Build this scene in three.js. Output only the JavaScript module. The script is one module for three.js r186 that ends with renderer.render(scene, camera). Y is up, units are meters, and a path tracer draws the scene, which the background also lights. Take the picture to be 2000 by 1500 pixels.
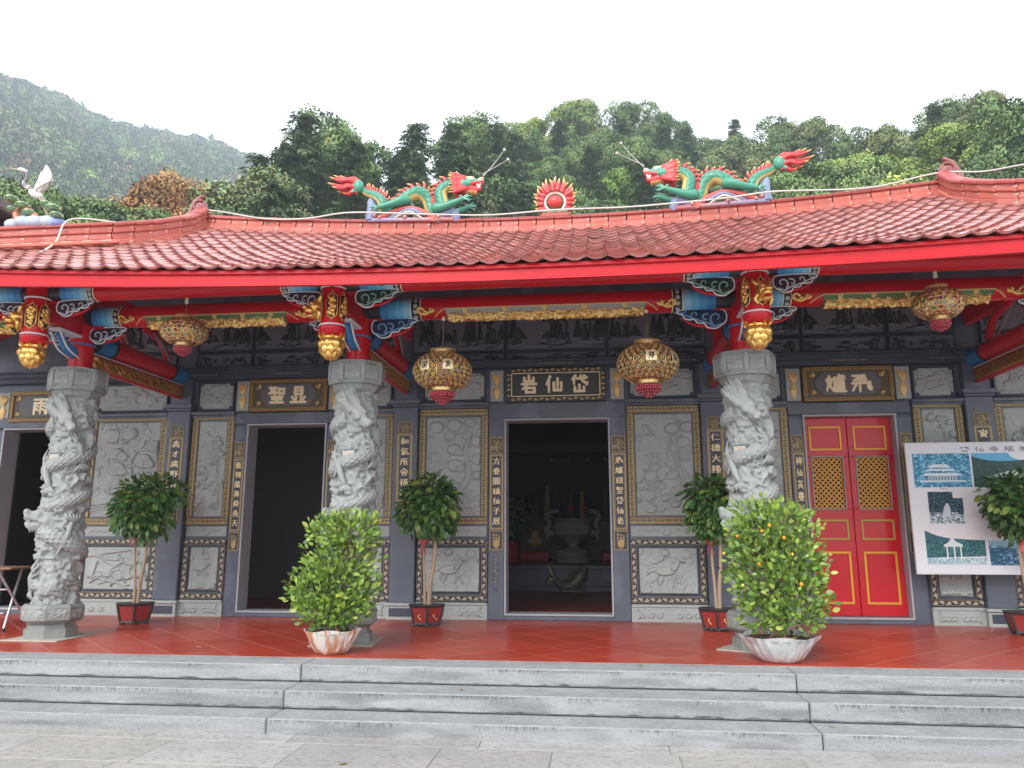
import * as THREE from 'three';
import { MarchingCubes } from 'three/addons/objects/MarchingCubes.js';

// ---------------------------------------------------------------- camera, sky, sun, exposure
const scene = new THREE.Scene();
const camera = new THREE.PerspectiveCamera(53.13, 4 / 3, 0.1, 2000);
camera.position.set(0.577, 1.6, 10.784);
camera.rotation.order = 'YXZ';
camera.rotation.set(0.1927, 0.1121, 0);
camera.updateMatrixWorld();
const renderer = new THREE.WebGLRenderer({ antialias: true });
renderer.toneMapping = THREE.LinearToneMapping;
renderer.toneMappingExposure = 2.2;
renderer.shadowMap.enabled = true;
{ // bright overcast sky: a little brighter overhead, faintly blue
  const w = 128, h = 64, d = new Float32Array(w * h * 4);
  for (let y = 0; y < h; y++) for (let x = 0; x < w; x++) {
    const e = (y / (h - 1) - 0.5) * Math.PI, s = Math.max(0, Math.sin(e));
    const b = 1.03 + 0.08 * s, o = (y * w + x) * 4;
    d[o] = b * 0.99; d[o + 1] = b; d[o + 2] = b * 1.015; d[o + 3] = 1;
  }
  const t = new THREE.DataTexture(d, w, h, THREE.RGBAFormat, THREE.FloatType);
  t.mapping = THREE.EquirectangularReflectionMapping; t.magFilter = THREE.LinearFilter; t.needsUpdate = true;
  scene.background = t; scene.environment = t;
}
const sun = new THREE.DirectionalLight(new THREE.Color(1, 0.96, 0.9), 1.5);
sun.position.set(-12, 29, 34); sun.target.position.set(0, 2, 2);
sun.castShadow = true; sun.shadow.radius = 60; sun.shadow.mapSize.set(2048, 2048);
Object.assign(sun.shadow.camera, { left: -30, right: 30, top: 30, bottom: -30, near: 1, far: 160 });
scene.add(sun, sun.target);

// ---------------------------------------------------------------- helpers
function rng(seed) { let s = seed | 0; return () => { s = (s + 0x6d2b79f5) | 0; let t = Math.imul(s ^ (s >>> 15), 1 | s); t = (t + Math.imul(t ^ (t >>> 7), 61 | t)) ^ t; return ((t ^ (t >>> 14)) >>> 0) / 4294967296; }; }
const PI = Math.PI, TAU = 2 * PI, V = (x, y, z) => new THREE.Vector3(x, y, z), clamp = (x, a = 0, b = 1) => Math.min(b, Math.max(a, x)), lerp = (a, b, t) => a + (b - a) * t;
const smooth = (a, b, x) => { const t = clamp((x - a) / (b - a)); return t * t * (3 - 2 * t); };
const hash = (x, y, s) => { let h = Math.imul(x, 374761393) + Math.imul(y, 668265263) + Math.imul(s, 1442695041); h = Math.imul(h ^ (h >>> 13), 1274126177); return ((h ^ (h >>> 16)) >>> 0) / 4294967296; };
function vnoise(x, y, p, s) { // value noise, period p
  const xi = Math.floor(x), yi = Math.floor(y), fx = x - xi, fy = y - yi, u = fx * fx * (3 - 2 * fx), v = fy * fy * (3 - 2 * fy), m = (a) => ((a % p) + p) % p;
  const a = hash(m(xi), m(yi), s), b = hash(m(xi + 1), m(yi), s), c = hash(m(xi), m(yi + 1), s), d = hash(m(xi + 1), m(yi + 1), s);
  return lerp(lerp(a, b, u), lerp(c, d, u), v);
}
function fbm(x, y, p, s, o = 4) { let r = 0, a = 0.5, n = 0; for (let i = 0; i < o; i++) { r += a * vnoise(x, y, p, s + i); n += a; a *= 0.5; x *= 2; y *= 2; p *= 2; } return r / n; }
function tex(n, m, fn, srgb = true, rep = 1) { // fn(u, v) -> [r, g, b] 0..255 or one grey value
  const d = new Uint8Array(n * m * 4);
  for (let y = 0; y < m; y++) for (let x = 0; x < n; x++) { const c = fn(x / n, y / m), o = (y * n + x) * 4, g = typeof c === 'number'; for (let k = 0; k < 3; k++) d[o + k] = clamp(g ? c : c[k], 0, 255); d[o + 3] = 255; }
  const t = new THREE.DataTexture(d, n, m); t.wrapS = t.wrapT = THREE.RepeatWrapping; t.magFilter = THREE.LinearFilter; t.minFilter = THREE.LinearMipmapLinearFilter; t.generateMipmaps = true;
  if (srgb) t.colorSpace = THREE.SRGBColorSpace; t.repeat.set(1 / rep, 1 / rep); t.needsUpdate = true; return t;
}
function canvasTex(w, h, draw) {
  const c = document.createElement('canvas'); c.width = w; c.height = h; const g = c.getContext('2d'); draw(g, w, h);
  const t = new THREE.CanvasTexture(c); t.colorSpace = THREE.SRGBColorSpace; t.magFilter = THREE.LinearFilter; return t;
}
const mat = (color, roughness = 0.6, o = {}) => new THREE.MeshStandardMaterial({ color: Array.isArray(color) ? new THREE.Color().setRGB(...color) : color, roughness, ...o });
const phys = (color, roughness = 0.6, o = {}) => new THREE.MeshPhysicalMaterial({ color: Array.isArray(color) ? new THREE.Color().setRGB(...color) : color, roughness, ...o });

// geometries: everything becomes indexed position + normal + uv (+ color)
function clean(g) {
  if (!g.index) g.setIndex([...Array(g.attributes.position.count).keys()]);
  for (const k of Object.keys(g.attributes)) if (!['position', 'normal', 'uv', 'color'].includes(k)) g.deleteAttribute(k);
  if (!g.attributes.normal) g.computeVertexNormals();
  if (!g.attributes.uv) g.setAttribute('uv', new THREE.BufferAttribute(new Float32Array(g.attributes.position.count * 2), 2));
  return g;
}
function merge(list) {
  list = list.flat(9).filter(Boolean).map(clean); if (list.length === 1) return list[0];
  let nv = 0, ni = 0; const col = list.some((g) => g.attributes.color);
  for (const g of list) { nv += g.attributes.position.count; ni += g.index.count; }
  const P = new Float32Array(nv * 3), N = new Float32Array(nv * 3), U = new Float32Array(nv * 2), C = col ? new Float32Array(nv * 3).fill(1) : null, I = new Uint32Array(ni);
  let v = 0, i = 0;
  for (const g of list) {
    P.set(g.attributes.position.array, v * 3); N.set(g.attributes.normal.array, v * 3); U.set(g.attributes.uv.array, v * 2);
    if (C && g.attributes.color) C.set(g.attributes.color.array, v * 3);
    const a = g.index.array; for (let k = 0; k < a.length; k++) I[i++] = a[k] + v; v += g.attributes.position.count;
  }
  const r = new THREE.BufferGeometry();
  r.setAttribute('position', new THREE.BufferAttribute(P, 3)); r.setAttribute('normal', new THREE.BufferAttribute(N, 3)); r.setAttribute('uv', new THREE.BufferAttribute(U, 2));
  if (C) r.setAttribute('color', new THREE.BufferAttribute(C, 3)); r.setIndex(new THREE.BufferAttribute(I, 1)); return r;
}
function paint(g, c) { const n = g.attributes.position.count, a = new Float32Array(n * 3), p = g.attributes.position; for (let i = 0; i < n; i++) { const k = typeof c === 'function' ? c(p.getX(i), p.getY(i), p.getZ(i), i) : c; a[i * 3] = k[0]; a[i * 3 + 1] = k[1]; a[i * 3 + 2] = k[2]; } g.setAttribute('color', new THREE.BufferAttribute(a, 3)); return g; }
function triUV(g, s = 1) { const p = g.attributes.position, n = g.attributes.normal, u = new Float32Array(p.count * 2); for (let i = 0; i < p.count; i++) { const ax = Math.abs(n.getX(i)), ay = Math.abs(n.getY(i)), az = Math.abs(n.getZ(i)); const [a, b] = ay > ax && ay > az ? [p.getX(i), p.getZ(i)] : ax > az ? [p.getZ(i), p.getY(i)] : [p.getX(i), p.getY(i)]; u[i * 2] = a * s; u[i * 2 + 1] = b * s; } g.setAttribute('uv', new THREE.BufferAttribute(u, 2)); return g; }
const flipX = (g) => { g = g.clone().scale(-1, 1, 1); const a = g.index.array; for (let i = 0; i < a.length; i += 3) { const t = a[i]; a[i] = a[i + 1]; a[i + 1] = t; } const n = g.attributes.normal; return g; };
function cbox(w, h, d, x = 0, y = 0, z = 0, c = 0.006, rot) { // chamfered box, 44 triangles
  const W = w / 2, H = h / 2, D = d / 2; c = Math.min(c, W * 0.45, H * 0.45, D * 0.45);
  const p = (sx, sy, sz, k) => V(sx * (k === 0 ? W : W - c), sy * (k === 1 ? H : H - c), sz * (k === 2 ? D : D - c)), P = [], N = [], s = [-1, 1];
  const tri = (a, b, e) => { const n = b.clone().sub(a).cross(e.clone().sub(a)); const m = a.clone().add(b).add(e); if (n.dot(m) < 0) { [b, e] = [e, b]; n.negate(); } n.normalize(); for (const q of [a, b, e]) { P.push(q.x, q.y, q.z); N.push(n.x, n.y, n.z); } };
  const quad = (a, b, e, f) => { tri(a, b, e); tri(a, e, f); };
  for (const a of s) { quad(p(a, -1, -1, 0), p(a, 1, -1, 0), p(a, 1, 1, 0), p(a, -1, 1, 0)); quad(p(-1, a, -1, 1), p(1, a, -1, 1), p(1, a, 1, 1), p(-1, a, 1, 1)); quad(p(-1, -1, a, 2), p(1, -1, a, 2), p(1, 1, a, 2), p(-1, 1, a, 2)); }
  for (const a of s) for (const b of s) { quad(p(a, b, -1, 0), p(a, b, 1, 0), p(a, b, 1, 1), p(a, b, -1, 1)); quad(p(a, -1, b, 0), p(a, 1, b, 0), p(a, 1, b, 2), p(a, -1, b, 2)); quad(p(-1, a, b, 1), p(1, a, b, 1), p(1, a, b, 2), p(-1, a, b, 2)); for (const e of s) tri(p(a, b, e, 0), p(a, b, e, 1), p(a, b, e, 2)); }
  const g = new THREE.BufferGeometry(); g.setAttribute('position', new THREE.Float32BufferAttribute(P, 3)); g.setAttribute('normal', new THREE.Float32BufferAttribute(N, 3));
  if (rot) { g.rotateX(rot[0]); g.rotateY(rot[1]); g.rotateZ(rot[2]); }
  g.translate(x, y, z); return triUV(clean(g));
}
const bx = (x0, x1, y0, y1, z0, z1, c) => cbox(x1 - x0, y1 - y0, z1 - z0, (x0 + x1) / 2, (y0 + y1) / 2, (z0 + z1) / 2, c);
function sweep(pts, rad, o = {}) { // tapered tube through points; rad number | array | fn(t); o.seg, o.ring, o.flat [width, height] factors, o.shape(angle,t) factor
  const curve = pts.getPointAt ? pts : new THREE.CatmullRomCurve3(pts.map((p) => (p.isVector3 ? p : V(...p))), false, 'centripetal'), S = o.seg ?? 12, K = o.ring ?? 8;
  const R = (t) => (typeof rad === 'function' ? rad(t) : Array.isArray(rad) ? (() => { const f = t * (rad.length - 1), i = Math.min(rad.length - 2, Math.floor(f)); return lerp(rad[i], rad[i + 1], f - i); })() : rad);
  const P = [], U = [], I = []; let up = o.up ? V(...o.up) : null; const len = curve.getLength();
  for (let i = 0; i <= S; i++) {
    const t = i / S, c = curve.getPoint(t), T = curve.getTangent(t); let n;
    if (!up) up = Math.abs(T.y) < 0.9 ? V(0, 1, 0) : V(1, 0, 0);
    n = up.clone().addScaledVector(T, -up.dot(T)).normalize(); if (!o.up) up = n.clone(); const b = T.clone().cross(n);
    for (let k = 0; k <= K; k++) { const a = (k / K) * TAU, r = R(t) * (o.shape ? o.shape(a, t) : 1), q = c.clone().addScaledVector(n, Math.cos(a) * r * (o.flat ? o.flat[1] : 1)).addScaledVector(b, Math.sin(a) * r * (o.flat ? o.flat[0] : 1)); P.push(q.x, q.y, q.z); U.push(t * len, k / K); }
  }
  for (let i = 0; i < S; i++) for (let k = 0; k < K; k++) { const a = i * (K + 1) + k, b = a + K + 1; I.push(a, a + 1, b, b, a + 1, b + 1); }
  for (const e of [0, S]) { const c = curve.getPoint(e / S), m = P.length / 3; P.push(c.x, c.y, c.z); U.push(0, 0); for (let k = 0; k < K; k++) { const a = e * (K + 1) + k; e ? I.push(m, a, a + 1) : I.push(m, a + 1, a); } }
  const g = new THREE.BufferGeometry(); g.setAttribute('position', new THREE.Float32BufferAttribute(P, 3)); g.setAttribute('uv', new THREE.Float32BufferAttribute(U, 2)); g.setIndex(I); g.computeVertexNormals();
  // weld normals over the seam
  const nn = g.attributes.normal; for (let i = 0; i <= S; i++) { const a = i * (K + 1), b = a + K, x = nn.getX(a) + nn.getX(b), y = nn.getY(a) + nn.getY(b), z = nn.getZ(a) + nn.getZ(b), l = Math.hypot(x, y, z) || 1; nn.setXYZ(a, x / l, y / l, z / l); nn.setXYZ(b, x / l, y / l, z / l); }
  return g;
}
const cyl = (r0, r1, h, x, y, z, seg = 16, open = false) => clean(new THREE.CylinderGeometry(r1, r0, h, seg, 1, open).translate(x, y + h / 2, z)); // base at y
const ball = (r, x, y, z, sx = 1, sy = 1, sz = 1, w = 12, h = 8) => clean(new THREE.SphereGeometry(r, w, h).scale(sx, sy, sz).translate(x, y, z));
const lathe = (pts, seg = 24) => clean(new THREE.LatheGeometry(pts.map((p) => new THREE.Vector2(p[0], p[1])), seg));
function flatShaded(g) { const q = g.toNonIndexed(); q.computeVertexNormals(); return clean(q); }
function extrude(shape, depth, bevel = 0.004, o = {}) { return clean(new THREE.ExtrudeGeometry(shape, { depth, bevelEnabled: bevel > 0, bevelSize: bevel, bevelThickness: bevel, bevelSegments: 1, curveSegments: 8, ...o })); }

// objects
const used = new Map();
const numbered = (n) => { const k = used.get(n) ?? 0; used.set(n, k + 1); return k ? n + '_' + String(k).padStart(3, '0') : n; };
function tag(o, label, category, group, kind) { Object.assign(o.userData, { label, category }); if (group) o.userData.group = group; if (kind) o.userData.kind = kind; return o; }
function thing(name, label, category, [x, y, z] = [0, 0, 0], turn = 0, group) { const o = new THREE.Group(); o.name = numbered(name); scene.add(o); o.position.set(x, y, z); o.rotation.y = turn; return tag(o, label, category, group); }
function obj(name, geo, m, parent = scene, label) { const o = new THREE.Mesh(Array.isArray(geo) ? merge(geo) : clean(geo), m); o.name = parent === scene ? numbered(name) : name; o.castShadow = o.receiveShadow = true; parent.add(o); if (label) o.userData.label = label; return o; }
const part = (name, parent, label) => { const o = new THREE.Group(); o.name = name; parent.add(o); if (label) o.userData.label = label; return o; };
function struct(name, geo, m, label) { const o = obj(name, geo, m); o.userData.kind = 'structure'; if (label) o.userData.label = label; return o; }
function dup(root, [x, y, z], turn = 0, label) { const r = root.clone(); r.name = numbered(root.name.replace(/_\d{3}$/, '')); r.userData = { ...root.userData }; scene.add(r); r.position.set(x, y, z); r.rotation.y = turn; if (label) r.userData.label = label; return r; }
// ---------------------------------------------------------------- materials (base colours only)
const mix3 = (a, b, t) => a.map((v, i) => v + (b[i] - v) * t);
const T = {};
T.granite = tex(512, 512, (u, v) => { const f = fbm(u * 6, v * 6, 6, 3), s = hash(u * 512 | 0, v * 512 | 0, 7), g = fbm(u * 40, v * 40, 40, 12, 2); return mix3([124, 128, 132], [152, 156, 159], f).map((c) => c + (s - 0.5) * 22 + (g - 0.5) * 20); }, true, 1.3);
T.graniteBump = tex(256, 256, (u, v) => 128 + (hash(u * 256 | 0, v * 256 | 0, 5) - 0.5) * 90 + (fbm(u * 30, v * 30, 30, 4, 2) - 0.5) * 120, false, 0.5);
T.pave = tex(512, 512, (u, v) => { const f = fbm(u * 5, v * 5, 5, 23, 5), s = hash(u * 512 | 0, v * 512 | 0, 17), d = smooth(0.5, 0.8, fbm(u * 40, v * 60, 20, 31, 3)); return mix3(mix3([144, 143, 141], [164, 162, 160], f), [116, 115, 113], d * 0.5).map((c) => c + (s - 0.5) * 30); }, true, 1.6);
T.dark = tex(512, 512, (u, v) => { const f = fbm(u * 5, v * 5, 5, 41, 5), s = hash(u * 512 | 0, v * 512 | 0, 9), b = smooth(0.55, 0.75, fbm(u * 3, v * 3, 3, 77, 4)); return mix3(mix3([77, 84, 99], [93, 101, 117], f), [108, 118, 136], b * 0.6).map((c) => c + (s - 0.5) * 12); }, true, 1.1);
T.green = tex(512, 512, (u, v) => { const f = fbm(u * 6, v * 6, 6, 51, 5), s = hash(u * 512 | 0, v * 512 | 0, 19); return mix3([153, 161, 160], [175, 183, 181], f).map((c) => c + (s - 0.5) * 22); }, true, 0.9);
T.white = tex(512, 512, (u, v) => { const f = fbm(u * 7, v * 7, 7, 61, 5), s = hash(u * 512 | 0, v * 512 | 0, 29), d = smooth(0.58, 0.8, fbm(u * 9, v * 9, 9, 88, 4)); return mix3(mix3([132, 137, 137], [157, 162, 161], f), [106, 108, 104], d * 0.65).map((c) => c + (s - 0.5) * 22); }, true, 0.8);
T.clay = tex(256, 256, (u, v) => { const f = fbm(u * 5, v * 5, 5, 71, 4), s = hash(u * 256 | 0, v * 256 | 0, 39), d = smooth(0.55, 0.8, fbm(u * 7, v * 7, 7, 91, 4)); return mix3(mix3([154, 96, 93], [180, 122, 117], f), [116, 78, 74], d * 0.7).map((c) => c + (s - 0.5) * 24); }, true, 0.6);
T.brick = tex(512, 512, (u, v) => { const f = fbm(u * 8, v * 8, 8, 81, 5), s = hash(u * 512 | 0, v * 512 | 0, 49), w = smooth(0.6, 0.68, fbm(u * 5, v * 9, 5, 191, 5)), k = smooth(0.6, 0.75, fbm(u * 6, v * 6, 6, 201, 5)); return mix3(mix3(mix3([170, 92, 82], [194, 120, 108], f), [216, 188, 176], w * 0.85), [92, 58, 48], k * 0.6).map((c) => c + (s - 0.5) * 24); }, true, 0.9);
T.red = tex(256, 256, (u, v) => { const f = fbm(u * 4, v * 4, 4, 101, 4); return mix3([184, 4, 24], [198, 8, 30], f); }, true, 1.5);
T.floor = tex(256, 256, (u, v) => { const f = fbm(u * 6, v * 6, 6, 111, 4), s = hash(u * 256 | 0, v * 256 | 0, 59), d = smooth(0.6, 0.8, fbm(u * 11, v * 11, 11, 113, 4)); return mix3(mix3([162, 60, 44], [178, 70, 52], f), [150, 78, 62], d * 0.6).map((c) => c + (s - 0.5) * 10); }, true, 1.2);
T.rough = tex(256, 256, (u, v) => 120 + (fbm(u * 7, v * 7, 7, 121, 5) - 0.5) * 150, false, 0.7);
T.bark = tex(256, 256, (u, v) => { const f = fbm(u * 14, v * 3, 14, 131, 4); return mix3([88, 72, 58], [142, 122, 102], f); }, true, 1);
const M = {
  granite: mat(0xffffff, 0.75, { map: T.granite, bumpMap: T.graniteBump, bumpScale: 0.0016 }),
  pave: mat(0xffffff, 0.85, { map: T.pave, bumpMap: T.graniteBump, bumpScale: 0.002 }),
  dark: mat(0xffffff, 0.38, { map: T.dark }),
  darkMatte: mat(0xb9bcc4, 0.6, { map: T.dark }),
  green: mat(0xffffff, 0.7, { map: T.green, bumpMap: T.graniteBump, bumpScale: 0.0008 }),
  white: mat(0xffffff, 0.72, { map: T.white, bumpMap: T.graniteBump, bumpScale: 0.0012 }),
  clay: mat(0xffffff, 0.32, { map: T.clay }), clay2: mat(0xe8dcd8, 0.33, { map: T.clay }), clay3: mat(0xf4d0ca, 0.3, { map: T.clay }), clay4: mat(0xc9b4ac, 0.4, { map: T.clay }), clay5: mat(0xfff4ee, 0.24, { map: T.clay }),
  brick: mat(0xffffff, 0.6, { map: T.brick }), brick2: mat(0xf0d8d0, 0.55, { map: T.brick }), brick3: mat(0xffe6da, 0.6, { map: T.brick }),
  cap: mat(0xd8908c, 0.36, { map: T.brick }),
  red: phys(0xffffff, 0.3, { map: T.red, specularIntensity: 0.55, clearcoat: 0.15, clearcoatRoughness: 0.12 }),
  floor: mat(0xffffff, 0.3, { map: T.floor, roughnessMap: null }), floor2: mat(0xefe2dd, 0.34, { map: T.floor }), floor3: mat(0xffefe8, 0.28, { map: T.floor }),
  grout: mat([0.5, 0.3, 0.25], 0.9), gold: mat([0.86, 0.55, 0.16], 0.32, { metalness: 0.85 }), goldPaint: mat([0.74, 0.52, 0.2], 0.45, { metalness: 0.2 }), goldPale: mat([0.93, 0.82, 0.55], 0.45, { metalness: 0.05 }),
  black: mat([0.02, 0.02, 0.023], 0.4), blackPaint: mat([0.016, 0.016, 0.02], 0.35), blue1: mat([0.03, 0.2, 0.5], 0.4), blue2: mat([0.06, 0.3, 0.58], 0.4), blue3: mat([0.12, 0.42, 0.66], 0.4), blue4: mat([0.24, 0.52, 0.72], 0.4),
  whitePaint: mat([0.72, 0.75, 0.78], 0.45), grey: mat([0.3, 0.31, 0.33], 0.5), greenPaint: mat([0.07, 0.16, 0.06], 0.5), steel: mat([0.55, 0.57, 0.6], 0.3, { metalness: 0.7 }), bark: mat(0xffffff, 0.9, { map: T.bark }), barkPale: mat([0.4, 0.3, 0.21], 0.85),
  soil: mat([0.09, 0.05, 0.03], 1), strip: mat([0.36, 0.38, 0.42], 0.45),
};
const vc = (rough, o = {}) => mat(0xffffff, rough, { vertexColors: true, ...o });
// ---------------------------------------------------------------- ground, steps, porch floor
const FLOOR = 0.45, GROUND = 0.03;
{
  const g = new THREE.PlaneGeometry(700, 680).rotateX(-PI / 2).translate(-200, GROUND - 0.03, -280);
  struct('ground', triUV(clean(g)), mat([0.2, 0.2, 0.19], 0.95));
  const r = rng(5), pav = part('plaza_paving', scene); pav.userData.kind = 'structure'; pav.name = 'plaza_paving';
  const mats = [M.pave, mat(0xf9f8f6, 0.85, { map: T.pave, bumpMap: T.graniteBump, bumpScale: 0.002 }), mat(0xf1f0f0, 0.85, { map: T.pave, bumpMap: T.graniteBump, bumpScale: 0.002 })];
  const rows = [[4.455, 4.715, 1.25], [4.72, 5.315, 0.9], [5.32, 5.915, 0.9], [5.92, 6.515, 0.9], [6.52, 7.115, 0.9]];
  rows.forEach(([z0, z1, L], k) => { for (let x = -8.6 + (k % 2 ? 0.4 : 0) + r() * 0.3; x < 7.4; ) { const w = L * (0.92 + r() * 0.3); obj('paving_slab', bx(x + 0.0015, x + w - 0.0015, GROUND - 0.04, GROUND + r() * 0.003, z0, z1, 0.005), mats[r() * 3 | 0], pav); x += w; } });
  obj('far_paving', bx(-40, 40, GROUND - 0.04, GROUND - 0.002, 7.12, 60, 0.002), M.pave, pav).userData.kind = 'stuff';
  obj('side_paving', [bx(-40, -8.7, GROUND - 0.04, GROUND - 0.002, 3, 7.118, 0.002), bx(7.8, 40, GROUND - 0.04, GROUND - 0.002, 3, 7.118, 0.002)], M.pave, pav).userData.kind = 'stuff';
  // stone steps: three courses of long blocks
  const st = part('stone_steps', scene); st.userData.kind = 'structure';
  const stain = (seed, top) => canvasTex(2048, 96, (c, w, h) => {
    const q = rng(seed); const im = c.createImageData(w, h);
    for (let y = 0; y < h; y++) for (let x = 0; x < w; x++) {
      const f = fbm(x / 140, y / 50, 64, seed, 5), s = q(), g = fbm(x / 4, y / 3, 512, seed + 3, 2), wet = smooth(0.42, 0.66, fbm(x / 300, y / 60, 64, seed + 9, 5));
      let b = 143 + (f - 0.5) * 34 + (s - 0.5) * 34 + (g - 0.5) * 26 - wet * 20;
      const edge = smooth(0.66, 1.05, fbm(x / 40, y / 30 + 3, 64, seed + 5, 5) * 0.9 + (y / h - 0.84) * 2.6 + (s - 0.5) * 0.35); b -= edge * 80; // dirt gathered in the joint below
      const drip = smooth(0.5, 0.75, fbm(x / 3, y / 40, 1024, seed + 6, 3) + (s - 0.5) * 0.3) * smooth(0.5 * fbm(x / 9, 1, 512, seed + 7, 2) + 0.12, 0.02, y / h) * smooth(0.45, 0.62, fbm(x / 110, 2, 64, seed + 8, 3)); b -= drip * 52;
      const k = (y * w + x) * 4; im.data[k] = b - 2; im.data[k + 1] = b + 1; im.data[k + 2] = b + 4; im.data[k + 3] = 255;
    } c.putImageData(im, 0, 0);
    c.strokeStyle = 'rgba(225,226,228,0.5)'; for (let i = 0; i < 2; i++) { c.lineWidth = 0.7 + q() * 0.6; const x = q() * w; c.beginPath(); c.moveTo(x, 0); c.lineTo(x + 20 + q() * 60, h); c.stroke(); }
  });
  const rise = [[GROUND - 0.02, 0.15, 4.1, 4.5], [0.158, 0.3, 3.72, 4.17], [0.308, FLOOR, 3.4, 3.8]], cuts = [-9.5, -2.11, 2.18, 9.2];
  rise.forEach(([y0, y1, z0, z1], k) => {
    for (let i = 0; i < 3; i++) {
      const x0 = cuts[i] + 0.004, x1 = cuts[i + 1] - 0.004, b = bx(x0, x1, y0, y1, z0, z1, 0.008), face = stain(300 + k * 10 + i, y1);
      const blk = obj('step_block', b, M.granite, st);
      // the sawn front face carries its own stains
      const f = clean(new THREE.PlaneGeometry(x1 - x0 - 0.018, y1 - y0 - 0.018).translate((x0 + x1) / 2, (y0 + y1) / 2, z1 + 0.002)); obj('stone_face', f, mat(0xffffff, 0.8, { map: face, bumpMap: T.graniteBump, bumpScale: 0.001 }), blk);
    }
  });
  obj('step_core', [bx(-9.5, 9.2, 0, 0.146, 3.4, 4.09, 0.002), bx(-9.5, 9.2, 0.146, 0.305, 3.3, 3.7, 0.002)], M.darkMatte, st);
  // porch floor: red tiles laid diagonally, pale joints
  const pf = part('porch_floor', scene); pf.userData.kind = 'structure';
  obj('tile_bed', bx(-9.5, 9.2, 0.2, FLOOR - 0.0009, -0.3, 3.397, 0.002), M.grout, pf);
  const s = 0.4525, c45 = Math.SQRT1_2, fm = [M.floor, M.floor, M.floor2, M.floor3], gap = 0.0034;
  const clip = (poly, f) => { const o = []; for (let i = 0; i < poly.length; i++) { const a = poly[i], b = poly[(i + 1) % poly.length], da = f(a), db = f(b); if (da >= 0) o.push(a); if (da * db < 0) { const t = da / (da - db); o.push([a[0] + (b[0] - a[0]) * t, a[1] + (b[1] - a[1]) * t]); } } return o; };
  const cand = [];
  for (let i = -22; i <= 22; i++) for (let j = -22; j <= 22; j++) {
    const cx = -4.21 + (i + j) * s * c45 , cz = 3.37 - s * c45 + (j - i) * s * c45, h = s * c45 - gap * 1.414;
    let p = [[cx - h, cz], [cx, cz + h], [cx + h, cz], [cx, cz - h]];
    for (const f of [(q) => q[1] - 0.0, (q) => 3.393 - q[1], (q) => q[0] + 9.4, (q) => 9.1 - q[0]]) p = clip(p, f);
    if (p.length > 2) cand.push([p, cz * 1 - Math.abs(cx) * 0.35]);
  }
  cand.sort((a, b) => b[1] - a[1]);
  const tileGeo = (p) => { const h = new THREE.Shape(p.map((q) => new THREE.Vector2(q[0], -q[1]))); const g = extrude(h, 0.006, 0); g.rotateX(-PI / 2).translate(0, FLOOR - 0.006, 0); return triUV(g); };
  const rest = []; cand.forEach(([p], k) => { const g = tileGeo(p); if (k < 300) obj('floor_tile', g, fm[r() * 4 | 0], pf); else rest.push(g); });
  if (rest.length) obj('floor_tile_field', rest, M.floor, pf).userData.kind = 'stuff';
}
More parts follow.
